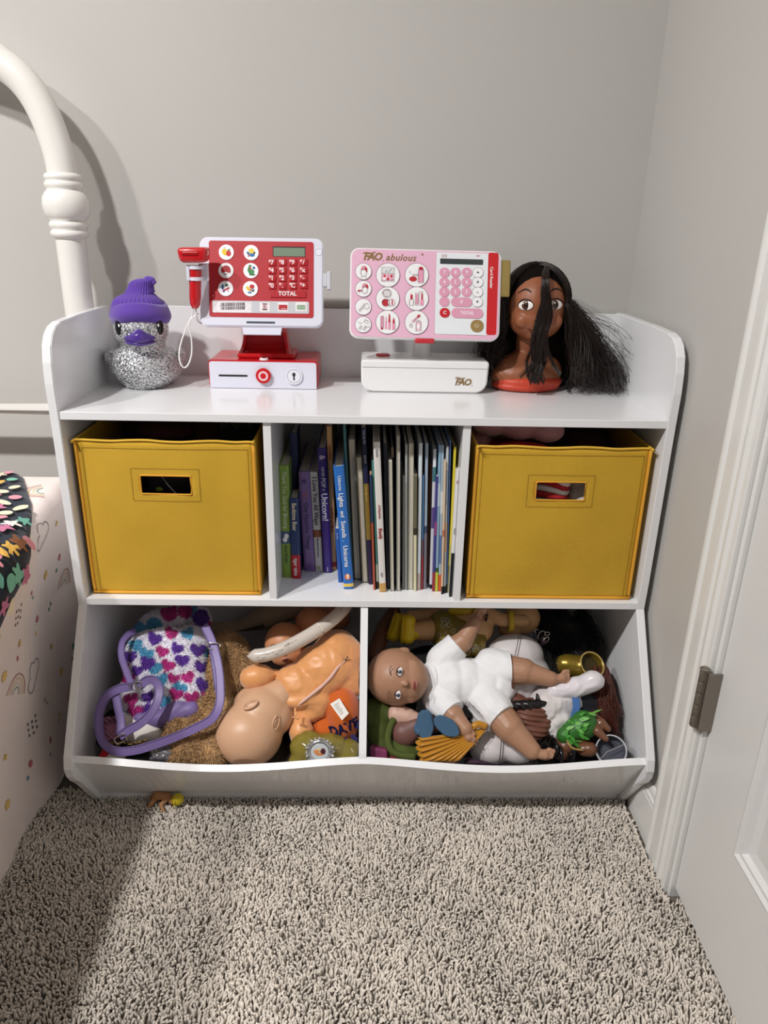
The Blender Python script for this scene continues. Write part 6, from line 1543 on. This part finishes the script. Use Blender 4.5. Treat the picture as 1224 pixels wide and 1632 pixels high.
def yellow_doll():
    sk = mat('doll_vinyl_tan2', 'C79A6C', .45)
    Z = lambda x, y, d=-.055: P(x, y, d)
    t = thing('doll', 'doll in a gold dress with bright yellow shoes at the back of the right bay', 'doll', (Z(720, 1010).x, Z(720, 1010).y, .12))
    sh_ = [('c', Z(655, 1006), Z(700, 1004), .0155, .0215), ('c', Z(700, 1004), Z(740, 1000), .022, .026), ('c', Z(655, 985, -.085), Z(700, 985, -.085), .0150, .0200), ('b', Z(755, 1000, -.06), (.036, .036, .03)),
           ('c', Z(770, 975, -.045), Z(800, 988, -.040), .0135, .0125), ('c', Z(800, 988, -.040), Z(835, 990, -.050), .0130, .0120)]
    hand(sh_, Z(772, 980, -.042), (Z(752, 972, -.036)-Z(772, 980, -.042)), -FWD, .0125, .5)
    obj('body', blob(sh_, .0026), sk, t, smooth=True, world=True)
    hd = blob([('b', Z(832, 985, -.075), (.034, .030, .030)), ('b', Z(812, 1000, -.075), (.022, .020, .022)), ('b', Z(846, 992, -.060), (.008, .006, .006))], .003); obj('head', hd, sk, t, smooth=True, world=True)
    ym = mat('yellow_shoe', 'D8B81E', .4)
    for (x, y, d, a) in ((650, 1003, -.050, 1.5), (632, 1000, -.070, 1.25)):
        c = Z(x, y, d); u_ = RT*math.cos(a)+UPV*math.sin(a); w_ = (RT*math.sin(a)-UPV*math.cos(a))
        M = axes3(u_, w_, -FWD)
        me = blob([('b', c, (.026, .0125, .016), M), ('b', c-u_*.014, (.013, .0145, .015), M), ('b', c+u_*.016, (.011, .0135, .014), M), ('c', c+w_*.004-u_*.004, c+w_*.017-u_*.004, .011, .0125)], .0022, 3)
        sh_o = obj('shoe', me, ym, t, smooth=True, world=True)
        bm = BM(); ball(bm, c-w_*.010, (.0285, .0035, .0175), 20, M); obj('shoe_sole', bm, mat('yellow_sole', 'C4A51A', .5), sh_o, smooth=True, world=True)
    gd = mat('gold_satin', '8E7A34', .35, metal=.35, bump=.2, bscale=40)
    me = blob([('b', Z(722, 1010, -.052), (.040, .038, .032)), ('b', Z(705, 1000, -.060), (.026, .036, .030)), ('b', Z(748, 1025, -.048), (.030, .030, .026)), ('b', Z(755, 1000, -.065), (.03, .04, .03))], .003, 5)
    for v in me.vertices: v.co += -FWD*.003*math.sin(v.co.x*240+v.co.z*90)
    bv = bvh_of(me); dr_ = obj('dress', me, gd, t, smooth=True, world=True)
    sv = mat('silver_print', 'C9C4B0', .3, metal=.5); rr = random.Random(4); bm = BM()
    for k in range(46):
        x, y = rr.uniform(698, 768), rr.uniform(984, 1044); pts = [(x+rr.uniform(3, 5.5)*math.cos(a)*(1-.5*i/9), y+4.5*math.sin(a)*(1-.5*i/9)) for i, a in enumerate(np.linspace(rr.uniform(0, 6), rr.uniform(6, 12), 9))]
        Q = [hit(bv, *p) for p in pts]; Q = [q[0]+q[1]*.0004 for q in Q if q and q[1].dot(-FWD) > .2]
        if len(Q) > 4 and max((a-b).length for a, b in zip(Q, Q[1:])) < .008: tube(bm, Q, .0007, 5)
    obj('silver_scrolls', bm, sv, dr_, smooth=True, world=True)
    me = blob([('b', Z(735, 974, -.045), (.026, .010, .010)), ('b', Z(745, 968, -.050), (.018, .012, .010))], .003, 3); obj('yellow_sash', me, mat('yellow_satin', 'C0A020', .4), t, smooth=True, world=True)
    bm = BM(); c = Z(812, 990, -.038); tube(bm, [c+UPV*.0165*math.cos(a)-FWD*.014*math.sin(a)+RT*.002 for a in np.linspace(0, 2*PI, 20, endpoint=False)], 0, flat=(.009, .003), nrm=[(UPV*math.cos(a)-FWD*math.sin(a)) for a in np.linspace(0, 2*PI, 20, endpoint=False)], closed=True); obj('yellow_cuff', bm, mat('yellow_satin', 'C0A020', .4), t, smooth=True, world=True)
    bm = BM(); c = Z(771, 979, -.036)
    b = thing('bead_bracelet', 'dark bead bracelet round the wrist at the top of the right bay', 'bracelet', c)
    for k in range(12):
        a = 2*PI*k/12; bm = BM(); ball(bm, c+UPV*.0125*math.cos(a)+(-FWD*.9+RT*.3)*.0125*math.sin(a), .0031, 10); obj('bead', bm, C_('2A1820', .15), b, smooth=True, world=True)
yellow_doll()
# white leather bag
def white_bag():
    t = thing('handbag', 'white leather bag with stitched seams beneath the baby doll', 'handbag', (P(800, 1130, -.09).x, P(800, 1130, -.09).y, .0605))
    wm = mat('white_leather', 'D2CCCC', .45, bump=.12, bscale=90)
    M = axes3(RT, UPV, -FWD)
    s = S_(P(800, 1100))
    me = blob([('b', P(820, 1045, -.058), (.052, .040, .038)), ('b', P(795, 1090, -.072), (.052, .058, .040)), ('b', P(838, 1075, -.068), (.044, .050, .036)), ('b', P(800, 1160, -.060), (.058, .048, .036)), ('b', P(780, 1195, -.044), (.034, .024, .024)), ('b', P(825, 1190, -.046), (.036, .028, .026)), ('b', P(800, 1120, -.072), (.050, .060, .042))], .0035, 9)
    for v in me.vertices: v.co.z = max(v.co.z, .0595)
    wrinkle(me, .0016, 14, (1, 1, 1), 2); bv = bvh_of(me); b = obj('bag_body', me, wm, t, smooth=True, world=True)
    for dx in (0, 4):
        Q = [hit(bv, v_.x+dx, v_.y) for v_ in smooth_path([Vector((x, y, 0)) for x, y in ((829, 1002), (825, 1025), (820, 1050), (815, 1085), (810, 1110), (805, 1140), (800, 1170), (797, 1200), (795, 1218))], 8)]
        Q = [q[0]+q[1]*.0004 for q in Q if q]
        if len(Q) > 3: obj('seam', bmlink(tube, Q, .0006, 5), C_('5A5254', .6), b, smooth=True, world=True)
    bm = BM(); met = mat('buckle_steel', 'B8B4B0', .25, metal=1)
    for (x, y, h, w_, hgt, a) in ((863, 1012, -.030, .010, .016, .6), (870, 1020, -.028, .007, .013, .8), (856, 1006, -.034, .009, .006, .3), (872, 1010, -.032, .008, .006, 0)):
        c = P(x, y, h); q = Matrix.Rotation(a, 3, FWD); bm = BM(); tube(bm, [c+(q @ RT)*w_*.5*math.cos(k)+(q @ UPV)*hgt*.5*math.sin(k) for k in np.linspace(0, 2*PI, 20, endpoint=False)], .0009, 6, closed=True); obj('metal_ring', bm, met, b, smooth=True, world=True)
    bm = BM(); c0, c1 = P(858, 1006, -.036), P(868, 1026, -.030); tube(bm, [c0, c1], .006, 8); obj('dark_tab', bm, C_('2A1620', .5), b, smooth=True, world=True)
white_bag()
# heap of black doll hair
def hair_mass(name, label, cat, roots, ends, spread, n, col, w_=.0006, wave=.004, seed=3, parent=None, part='hair', vary=0):
    r = np.random.default_rng(seed); paths = []
    c = P(*ends[0])
    t = parent or thing(name, label, cat, (c.x, c.y, max(.062, c.z-.05)))
    m = mat('hair_'+col, col, .4, spec=.5)
    for i in range(n):
        k = r.integers(len(roots)); a = roots[k]; b = ends[k]; j = r.normal(0, 1, 3); ph = r.uniform(0, 6); am = r.uniform(.3, 1)*wave
        p0, p3 = Vector(P(*a)), Vector(P(*b)); p0 += RT*j[0]*spread*.5+UPV*j[1]*spread*.5+FWD*j[2]*spread*.3; p3 += RT*j[0]*spread+UPV*j[1]*spread+FWD*j[2]*spread*.5
        pts = []
        d = (p3-p0).normalized(); sd = d.cross(FWD).normalized()
        for q in np.linspace(0, 1, 14):
            p = p0.lerp(p3, q)+sd*am*math.sin(ph+q*7)*q-FWD*spread*.9*math.sin(PI*q); pts.append((min(p.x, .893), min(p.y, -.009), max(p.z, .0605)))
        paths.append(pts)
    hs = strands('x', paths, w_, w_*.5, m, None); hs.name = part; hs.data.transform(worldm(t).inverted()); hs.parent = t
    return t
t = lump('doll_wig', 'large dark brown-black tangle of doll hair at the back right', 'wig', [('b', P(893, 1010, -.100), (.042, .040, .040)), ('b', P(915, 1045, -.105), (.030, .035, .040)), ('b', P(870, 985, -.11), (.03, .03, .03))], mat('wig_base', '0E0B0B', .7), .004, 'wig_base')
hair_mass('', '', '', [(862, 968, -.080), (890, 965, -.085), (925, 975, -.09), (930, 1000, -.09), (880, 1000, -.075)], [(880, 1035, -.085), (905, 1045, -.085), (940, 1030, -.095), (938, 1060, -.100), (925, 1040, -.08)], .013, 1300, '120C0C', wave=.007, seed=5, parent=t)
# gold ankle boot
def boot():
    t = thing('doll_boot', 'shiny gold doll boot with its open top facing right', 'doll shoe', (P(915, 1060, -.04).x, P(915, 1060, -.04).y, P(915, 1085, -.06).z))
    g = mat('gold_vinyl', '8A7326', .28, metal=.55, coat=.3, var=.1, vscale=40)
    pts = [(887, 1058, -.036, .004), (891, 1058, -.036, .0135), (902, 1059, -.036, .0185), (918, 1062, -.036, .0200), (932, 1063, -.031, .0205), (940, 1061, -.023, .0212), (944, 1059, -.016, .0222)]
    Q = smooth_path([Vector(P(*q[:3])) for q in pts], 4); R_ = np.interp(np.linspace(0, 1, len(Q)), np.linspace(0, 1, len(pts)), [q[3] for q in pts])
    bm = BM(); tube(bm, Q, list(R_), 28, cap=False)
    o = obj('boot_shell', bm, g, t, smooth=True, world=True); md = o.modifiers.new('s', 'SOLIDIFY'); md.thickness = .0016; md.offset = -1
    d = (Q[-1]-Q[-3]).normalized(); s1, u1 = frame_from(d)
    bm = BM(); tube(bm, [Q[-1]+(s1*math.cos(a)+u1*math.sin(a))*.0222 for a in np.linspace(0, 2*PI, 32, endpoint=False)], .0015, 8, closed=True); obj('boot_rim', bm, mat('gold_rim', 'B8A060', .35, metal=.4), o, smooth=True, world=True)
    bm = BM(); lathe(bm, [(0, 0), (.0195, 0), (.0195, .001), (0, .001)], (0, 0, 0), 24); T = axes3(s1, u1, d).to_4x4(); T.translation = Q[-1]-d*.012
    for v in bm.verts: v.co = T @ v.co
    obj('boot_lining', bm, C_('3A3010', .7), o, world=True)
boot()
# long-haired doll in a white blouse, lying with feet to the right
def blouse_doll():
    sk = mat('doll_vinyl_brown2', '8E5E48', .5)
    t = thing('doll', 'doll with carved brown hair, shiny white blouse and blue belt', 'doll', (P(880, 1130, -.05).x, P(880, 1130, -.05).y, .10))
    me = blob([('b', P(842, 1140, -.026), (.036, .028, .026), axes3((RT*.9+UPV*.4).normalized(), (UPV*.9-RT*.4).normalized(), -FWD)), ('b', P(822, 1122, -.030), (.022, .018, .018)), ('b', P(850, 1160, -.028), (.026, .024, .020)), ('b', P(860, 1145, -.034), (.02, .03, .02))], .0022, 4)
    for v in me.vertices:
        l_ = (v.co-P(842, 1140)).dot((UPV*.85+RT*.15)); v.co += -FWD*(.0016*math.sin(l_*900)+.001*math.sin(v.co.x*150))
    obj('carved_hair', me, mat('carved_hair', '6E4436', .5), t, smooth=True, world=True)
    me = blob([('c', P(800, 1112, -.006), P(812, 1122, -.006), .004, .006), ('c', P(812, 1124, -.008), P(845, 1124, -.004), .007, .010), ('c', P(845, 1124, -.004), P(874, 1120, -.002), .010, .003), ('c', P(858, 1118, -.004), P(856, 1106, -.004), .005, .002), ('c', P(830, 1160, -.008), P(815, 1150, -.008), .004, .002)], .0018, 2)
    for v in me.vertices: v.co += -FWD*.0009*math.sin(v.co.x*500+v.co.z*300)
    obj('hair_bow', me, mat('black_bow', '171416', .3), t, smooth=True, world=True)
    me = blob([('c', P(868, 1125, -.030), P(905, 1118, -.034), .030, .026), ('b', P(892, 1150, -.034), (.028, .024, .024)), ('c', P(880, 1160, -.034), P(900, 1172, -.034), .018, .014), ('b', P(880, 1108, -.030), (.024, .018, .02))], .0024, 5)
    for v in me.vertices: v.co += -FWD*(.0022*noise.noise(v.co*48)+.0014*noise.noise(v.co*110))
    wrinkle(me, .0026, 45, (1, 1, 1), 5); sm = mat('white_shiny_satin', 'D8D2D2', .28, sheen=.4, bump=.25, bscale=70)
    bl = obj('blouse', me, sm, t, smooth=True, world=True)
    me = blob([('c', P(886, 1100, -.012), P(915, 1096, -.006), .016, .0165), ('c', P(915, 1096, -.006), P(944, 1086, -.002), .0175, .0180), ('b', P(948, 1085, -.002), (.0165, .0150, .014))], .0022, 4)
    wrinkle(me, .0018, 40, (1, 1, 1), 9)
    obj('sleeve', me, mat('white_shiny_sleeve', 'E2DCE2', .22, sheen=.3, coat=.3), bl, smooth=True, world=True)
    bm = BM(); tube(bm, [P(917, 1104, -.008), P(919, 1126, -.004), P(914, 1147, -.010)], .0, flat=(.012, .006), nrm=-FWD); obj('belt', bm, C_('3E6AA6', .5), t, smooth=True, world=True, ang=40)
    me = blob([('c', P(924, 1116, -.035), P(944, 1122, -.040), .022, .018), ('c', P(924, 1135, -.035), P(945, 1138, -.040), .018, .015)], .0026, 3); obj('trousers', me, mat('navy_cloth', '14161F', .8), t, smooth=True, world=True)
blouse_doll()
t = lump('doll', 'doll head turned away with long auburn hair against the right panel', 'doll', [('b', P(950, 1118, -.062), (.022, .034, .03)), ('b', P(956, 1080, -.07), (.016, .02, .02))], mat('auburn_base', '3E1C12', .7), .004, 'hair_base')
hair_mass('', '', '', [(948, 1068, -.030), (960, 1066, -.030), (940, 1100, -.040), (955, 1110, -.03)], [(958, 1150, -.035), (972, 1145, -.035), (938, 1165, -.035), (972, 1170, -.040)], .0075, 1100, '5A2818', wave=.004, seed=8, parent=t)
# doll in a leafy green skirt
def green_doll():
    sk = mat('doll_vinyl_darkbrown', '6E4630', .35, coat=.3)
    t = thing('doll', 'brown-skinned doll in a leafy green skirt with feet raised beside the clear cup', 'doll', (P(920, 1170, -.03).x, P(920, 1170, -.03).y, .11))
    sh_ = [('c', P(938, 1150, -.010), P(952, 1165, .004), .0105, .0080), ('c', P(952, 1165, .004), P(966, 1178, .010), .0085, .0050), ('c', P(944, 1143, -.012), P(958, 1152, -.002), .0100, .0080), ('c', P(958, 1152, -.002), P(969, 1162, .002), .0085, .0055),
           ('b', P(905, 1185, -.026), (.020, .018, .016)), ('c', P(918, 1186, -.020), P(940, 1194, -.010), .0100, .0125), ('b', P(934, 1194, -.012), (.016, .012, .012)), ('b', P(893, 1200, -.02), (.014, .014, .012)), ('c', P(905, 1185, -.026), P(935, 1160, -.03), .016, .016)]
    obj('body', blob(sh_, .002, 4), sk, t, smooth=True, world=True)
    gm_ = mat('leaf_green', '2F6A26', .45)
    me = blob([('c', P(900, 1172, -.014), P(930, 1155, -.010), .014, .024), ('b', P(934, 1152, -.010), (.014, .022, .016))], .0024, 3); bv = bvh_of(me); sk_ = obj('skirt', me, gm_, t, smooth=True, world=True)
    rr = random.Random(9)
    for k in range(26):
        x = rr.uniform(898, 942); y = 1172-(x-900)*.45+rr.uniform(-20, 20); q = hit(bv, x, y)
        if not q: continue
        d = (RT*.8+UPV*rr.uniform(-.9, .9)-FWD*.25).normalized(); s1 = d.cross(q[1]).normalized(); L_ = rr.uniform(.010, .018)
        bm = BM(); p0 = q[0]+q[1]*.0028; pr = [p0, p0+d*L_*.3+s1*.0032, p0+d*L_*.7+s1*.0022, p0+d*L_, p0+d*L_*.7-s1*.0022, p0+d*L_*.3-s1*.0032]
        A = [bm.verts.new(p) for p in pr]; B_ = [bm.verts.new(p-q[1]*.0012) for p in pr]; bm.faces.new(A); bm.faces.new(B_[::-1])
        for i in range(6): bm.faces.new((A[i], B_[i], B_[(i+1) % 6], A[(i+1) % 6]))
        obj('leaf', bm, mat('leaf_green_dark' if k % 3 else 'leaf_green_pale', '458F34' if k % 3 else '6BAE50', .45), sk_, world=True)
    bm = BM(); tube(bm, smooth_path([P(903, 1180, .002), P(912, 1192, .004), P(930, 1196, .0)], 5), .0016, 6); obj('waist_cord', bm, C_('A8884A', .6), t, smooth=True, world=True)
    for x, y, r_ in ((893, 1204, .0115), (912, 1198, .0120), (886, 1194, .0105)):
        c = P(x, y, -.010); bm = BM(); tube(bm, [c+UPV*r_*math.cos(a)-FWD*r_*.8*math.sin(a) for a in np.linspace(0, 2*PI, 20, endpoint=False)], .0032, 8, closed=True); obj('black_band', bm, C_('141214', .25), t, smooth=True, world=True)
    hair_mass('', '', '', [(880, 1180, -.03), (885, 1200, -.03)], [(862, 1208, -.03), (905, 1218, -.03)], .010, 400, '17110F', parent=t, seed=10)
green_doll()
# clear plastic cup
def cup():
    c = P(974, 1196, .002); ax_ = (-FWD*.93+UPV*.2-RT*.30).normalized(); s1, u1 = frame_from(ax_)
    M = axes3(s1, u1, ax_).to_4x4(); M.translation = c
    t = thing('plastic_cup', 'clear plastic cup on its side with its round mouth facing out', 'cup', M=M)
    m = mat('clear_plastic', 'C9CCD6', .12, alpha=.5, coat=.6)
    bm = BM(); lathe(bm, [(.0235, 0), (.0222, -.012), (.0212, -.030), (.0200, -.050), (.0190, -.052), (0, -.052)], (0, 0, 0), 40)
    o = obj('cup_wall', bm, m, t, smooth=True, ang=50); md = o.modifiers.new('s', 'SOLIDIFY'); md.thickness = .0008
    bm = BM(); tube(bm, [(.0238*math.cos(a), .0238*math.sin(a), 0) for a in np.linspace(0, 2*PI, 40, endpoint=False)], .0011, 8, closed=True); obj('cup_rim', bm, mat('clear_rim', 'D6D8DE', .15, alpha=.75), t, smooth=True)
    bm = BM(); lathe(bm, [(0, -.020), (.0204, -.020), (.0212, -.010), (.0216, -.004), (.0208, -.004), (.0200, -.017), (0, -.0175)], (0, 0, 0), 40); obj('dark_insert', bm, mat('slate_plastic', '4A4C58', .4), t, smooth=True, ang=50)
    bm = BM(); tube(bm, [(-.020, .015, -.003), (.006, -.004, -.001), (.014, -.018, -.002)], .0004, 5); obj('thread', bm, C_('B8B4B0', .5), t)
cup()
# olive hooded garment with a doll leg, blue shoes
def olive_doll():
    t = thing('doll', 'doll with olive green trousers and slate blue shoes, upside down at the lower left', 'doll', (P(640, 1160, -.05).x, P(640, 1160, -.05).y, .095))
    ol = mat('olive_cloth', '47521E', .85, bump=.2, bscale=80)
    me = blob([('c', P(600, 1140, -.040), P(625, 1138, -.036), .030, .022), ('b', P(606, 1165, -.045), (.024, .034, .03)), ('c', P(612, 1190, -.036), P(645, 1200, -.030), .022, .017), ('c', P(645, 1200, -.030), P(668, 1202, -.032), .017, .012)], .0028, 5)
    wrinkle(me, .002, 30); obj('trousers', me, ol, t, smooth=True, world=True)
    bm = BM(); c = P(650, 1168, -.014)
    pts = [(630, 1142), (622, 1158), (618, 1178), (624, 1196), (640, 1204), (662, 1206)]
    tube(bm, smooth_path([P(x, y, -.012) for x, y in pts], 5), .0058, 10); obj('trouser_hem', bm, ol, t, smooth=True, world=True)
    br = mat('doll_vinyl_mauve', '6E4A44', .5); pk_ = mat('doll_vinyl_pale', 'C6A090', .5)
    obj('leg', blob([('c', P(645, 1168, -.026), P(664, 1158, -.020), .0245, .0205), ('c', P(664, 1158, -.020), P(690, 1156, -.014), .0200, .0140), ('c', P(690, 1156, -.014), P(706, 1153, -.010), .0140, .0110)], .0025, 4), br, t, smooth=True, world=True)
    obj('arm', blob([('c', P(632, 1138, -.020), P(650, 1142, -.016), .0165, .0145), ('c', P(650, 1142, -.016), P(670, 1148, -.012), .0140, .0095)], .0022, 4), pk_, t, smooth=True, world=True)
    sb = mat('slate_blue_shoe', '42627F', .5)
    def shoe(pts, L_, a, side):
        c = P(*pts); u_ = (RT*math.cos(a)+UPV*math.sin(a)); w_ = (-RT*math.sin(a)+UPV*math.cos(a)); n_ = -FWD
        M = axes3(u_, w_, n_)
        if side: M = axes3(u_, (w_*.5+n_*.87).normalized(), (n_*.5-w_*.87).normalized())
        bm = BM(); out = [(x_*(1+.10*math.cos(math.atan2(z_, x_))), z_*(1-.10*math.cos(3*math.atan2(z_, x_))*.6)) for x_, z_ in ell(0, 0, L_, L_*.56, 36)]
        prism(bm, [(a_, b_) for a_, b_ in out], -.0028, .0028, axis='z'); bmesh.ops.recalc_face_normals(bm, faces=bm.faces)
        bmesh.ops.bevel(bm, geom=[e for e in bm.edges if abs(e.verts[0].co.z-e.verts[1].co.z) < 1e-6], offset=.0012, segments=3, affect='EDGES')
        T = M.to_4x4(); T.translation = c
        for v in bm.verts: v.co = T @ v.co
        s_o = obj('shoe', bm, sb, t, smooth=True, world=True, ang=40)
        T2 = [('b', c-(M @ Vector((0, 0, 1)))*.009+u_*L_*.35, (L_*.50, L_*.46, .011), M), ('b', c-(M @ Vector((0, 0, 1)))*.007-u_*L_*.35, (L_*.45, L_*.40, .009), M)]
        obj('shoe_upper', blob(T2, .0018, 4), sb, s_o, smooth=True, world=True)
    # seen from the sole
    shoe((710, 1156, .020), .0235, -.62, False)
    shoe((677, 1153, .008), .0245, -1.50, False)
    me = blob([('b', P(667, 1160, -.006), (.009, .015, .011)), ('b', P(680, 1153, -.003), (.012, .0235, .008), axes3(RT, UPV, -FWD))], .0018, 4); obj('shoe', me, sb, t, smooth=True, world=True)
olive_doll()
# golden fan-pleated skirt
def fan():
    t = thing('doll_skirt', 'golden yellow fan-pleated doll skirt in front of the blue shoes', 'doll clothing', (P(715, 1190, -.01).x, P(715, 1190, -.01).y, .11))
    gm_ = mat('golden_satin', 'B47A0C', .35, sheen=.3, coat=.1)
    tip = P(776, 1160, .0); A = []; n = 120; m = 14; bm = BM()
    edge = [(668, 1176), (665, 1188), (668, 1200), (672, 1212), (676, 1222), (690, 1224), (705, 1225), (722, 1224)]
    E_ = smooth_path([Vector(P(x, y, -.004)) for x, y in edge], 20)
    k = len(E_)
    for i, e in enumerate(E_):
        row = []
        for j in range(m+1):
            q = j/m; p = tip.lerp(e, q)
            amp = .0052*q**1.1; w_ = math.sin(i/k*2*PI*9)
            p = p-FWD*(amp*w_+.010*math.sin(q*PI)*.6) + (p-tip).normalized()*.0035*q*math.cos(i/k*2*PI*9+1)
            row.append(bm.verts.new(inside(p, False)))
        A.append(row)
    for a, b in zip(A, A[1:]):
        for j in range(m):
            try: bm.faces.new((a[j], a[j+1], b[j+1], b[j]))
            except ValueError: pass
    bmesh.ops.remove_doubles(bm, verts=bm.verts, dist=.00002)
    o = obj('pleats', bm, gm_, t, smooth=True, world=True); md = o.modifiers.new('s', 'SOLIDIFY'); md.thickness = .0014; md.offset = -1
    bm = BM(); tube(bm, [e.lerp(tip, .01)-FWD*(.0052*math.sin(i/k*2*PI*9))+(e-tip).normalized()*.0035*math.cos(i/k*2*PI*9+1) for i, e in enumerate(E_)], .0012, 6); obj('hem', bm, mat('golden_hem', 'CB952A', .4), o, smooth=True, world=True)
    bm = BM(); tube(bm, smooth_path([P(752, 1160, .006), P(762, 1154, .008), P(775, 1158, .006)], 5), .0058, 12); obj('waistband', bm, gm_, t, smooth=True, world=True)
fan()
def pbox(name, label, cat, a, b, th, col, part='body'):
    t = thing(name, label, cat, (P(*a).x, P(*a).y, .0605)); bm = BM(); p, q = P(*a), P(*b); M = Matrix.Translation((p+q)/2) @ axes3((q-p).normalized(), UPV, ((q-p).normalized()).cross(UPV)).to_4x4()
    box(bm, -(q-p).length/2, (q-p).length/2, -th, th, -th*.8, th*.8, th*.3, 3, T=M); obj(part, bm, C_(col, .5), t, smooth=True, world=True, ang=40)
pbox('toy_box', 'magenta toy box end in the lower left corner of the right bay', 'toy box', (590, 1200, -.020), (618, 1205, -.020), .013, '7A3258')
lump('cloth', 'crimson cloth scrap below the olive trousers', 'cloth', [('c', P(628, 1214, -.020), P(662, 1218, -.020), .011, .010)], mat('crimson_cloth', '6E1026', .85), part='fabric')
lump('cloth', 'plum velvet strip along the front rail under the white bag', 'cloth', [('c', P(748, 1216, -.022), P(785, 1224, -.020), .009, .008), ('c', P(785, 1224, -.020), P(810, 1230, -.022), .008, .006)], mat('plum_velvet', '3A2434', .8), part='fabric')
lump('doll_limb', 'dark brown doll arm in the shadows behind the yellow shoes', 'doll', [('c', P(596, 1045, -.075), P(612, 1000, -.085), .016, .014), ('c', P(612, 1000, -.085), P(628, 975, -.095), .014, .013)], mat('doll_vinyl_deep', '5A3420', .5), part='arm')
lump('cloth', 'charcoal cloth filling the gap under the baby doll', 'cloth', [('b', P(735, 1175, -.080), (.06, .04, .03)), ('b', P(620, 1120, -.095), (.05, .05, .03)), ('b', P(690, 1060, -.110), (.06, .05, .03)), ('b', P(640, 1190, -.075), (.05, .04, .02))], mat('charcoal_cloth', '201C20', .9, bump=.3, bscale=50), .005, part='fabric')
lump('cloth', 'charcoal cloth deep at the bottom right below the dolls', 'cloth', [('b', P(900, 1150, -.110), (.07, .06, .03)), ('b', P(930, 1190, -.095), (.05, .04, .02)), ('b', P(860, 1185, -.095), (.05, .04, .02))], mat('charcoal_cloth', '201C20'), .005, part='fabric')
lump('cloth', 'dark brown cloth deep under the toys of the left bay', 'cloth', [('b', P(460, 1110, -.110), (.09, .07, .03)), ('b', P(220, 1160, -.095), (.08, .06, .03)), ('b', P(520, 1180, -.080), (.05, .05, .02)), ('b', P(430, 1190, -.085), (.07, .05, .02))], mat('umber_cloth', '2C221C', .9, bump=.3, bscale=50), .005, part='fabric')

# ================================================================== TINY DOLL ON THE CARPET
blob = free_blob
def tiny():
    c = atz(256, 1276, .016)
    sk = mat('doll_vinyl_tiny', 'A8784E', .5)
    t = thing('tiny_doll', 'tiny crawling doll with a yellow cap on the carpet by the kickboard', 'doll', (c.x, c.y, .006))
    g = lambda x, y, z=.016: atz(x, y, z)
    sh_ = [('c', g(250, 1268, .022), g(268, 1269, .021), .0078, .0066), ('c', g(247, 1272, .018), g(240, 1283, .010), .0055, .0042), ('c', g(240, 1283, .010), g(236, 1286, .009), .0040, .0030), ('c', g(250, 1266, .018), g(241, 1271, .010), .0050, .0036),
           ('c', g(268, 1273, .019), g(256, 1282, .014), .0040, .0034), ('c', g(256, 1282, .014), g(260, 1292, .010), .0034, .0026), ('b', g(261, 1293, .009), (.0030, .0026, .0022)), ('b', g(275, 1276, .018), (.0066, .0066, .0066))]
    obj('body', blob(sh_, .0011, 3), sk, t, smooth=True, world=True)
    bm = BM(); ball(bm, g(283, 1274, .021), (.0105, .0098, .0106), 24); obj('cap', bm, mat('yellow_cap', 'C8B422', .45), t, smooth=True, world=True)
    bm = BM(); c2 = g(279, 1278, .018); tube(bm, [c2+Vector((.002*math.sin(a), .0095*math.cos(a)*.6-.004, .0085*math.sin(a))) for a in np.linspace(0, 2*PI, 20, endpoint=False)], .0010, 6, closed=True); obj('cap_edge', bm, mat('yellow_cap', 'C8B422'), t, smooth=True, world=True)
tiny()
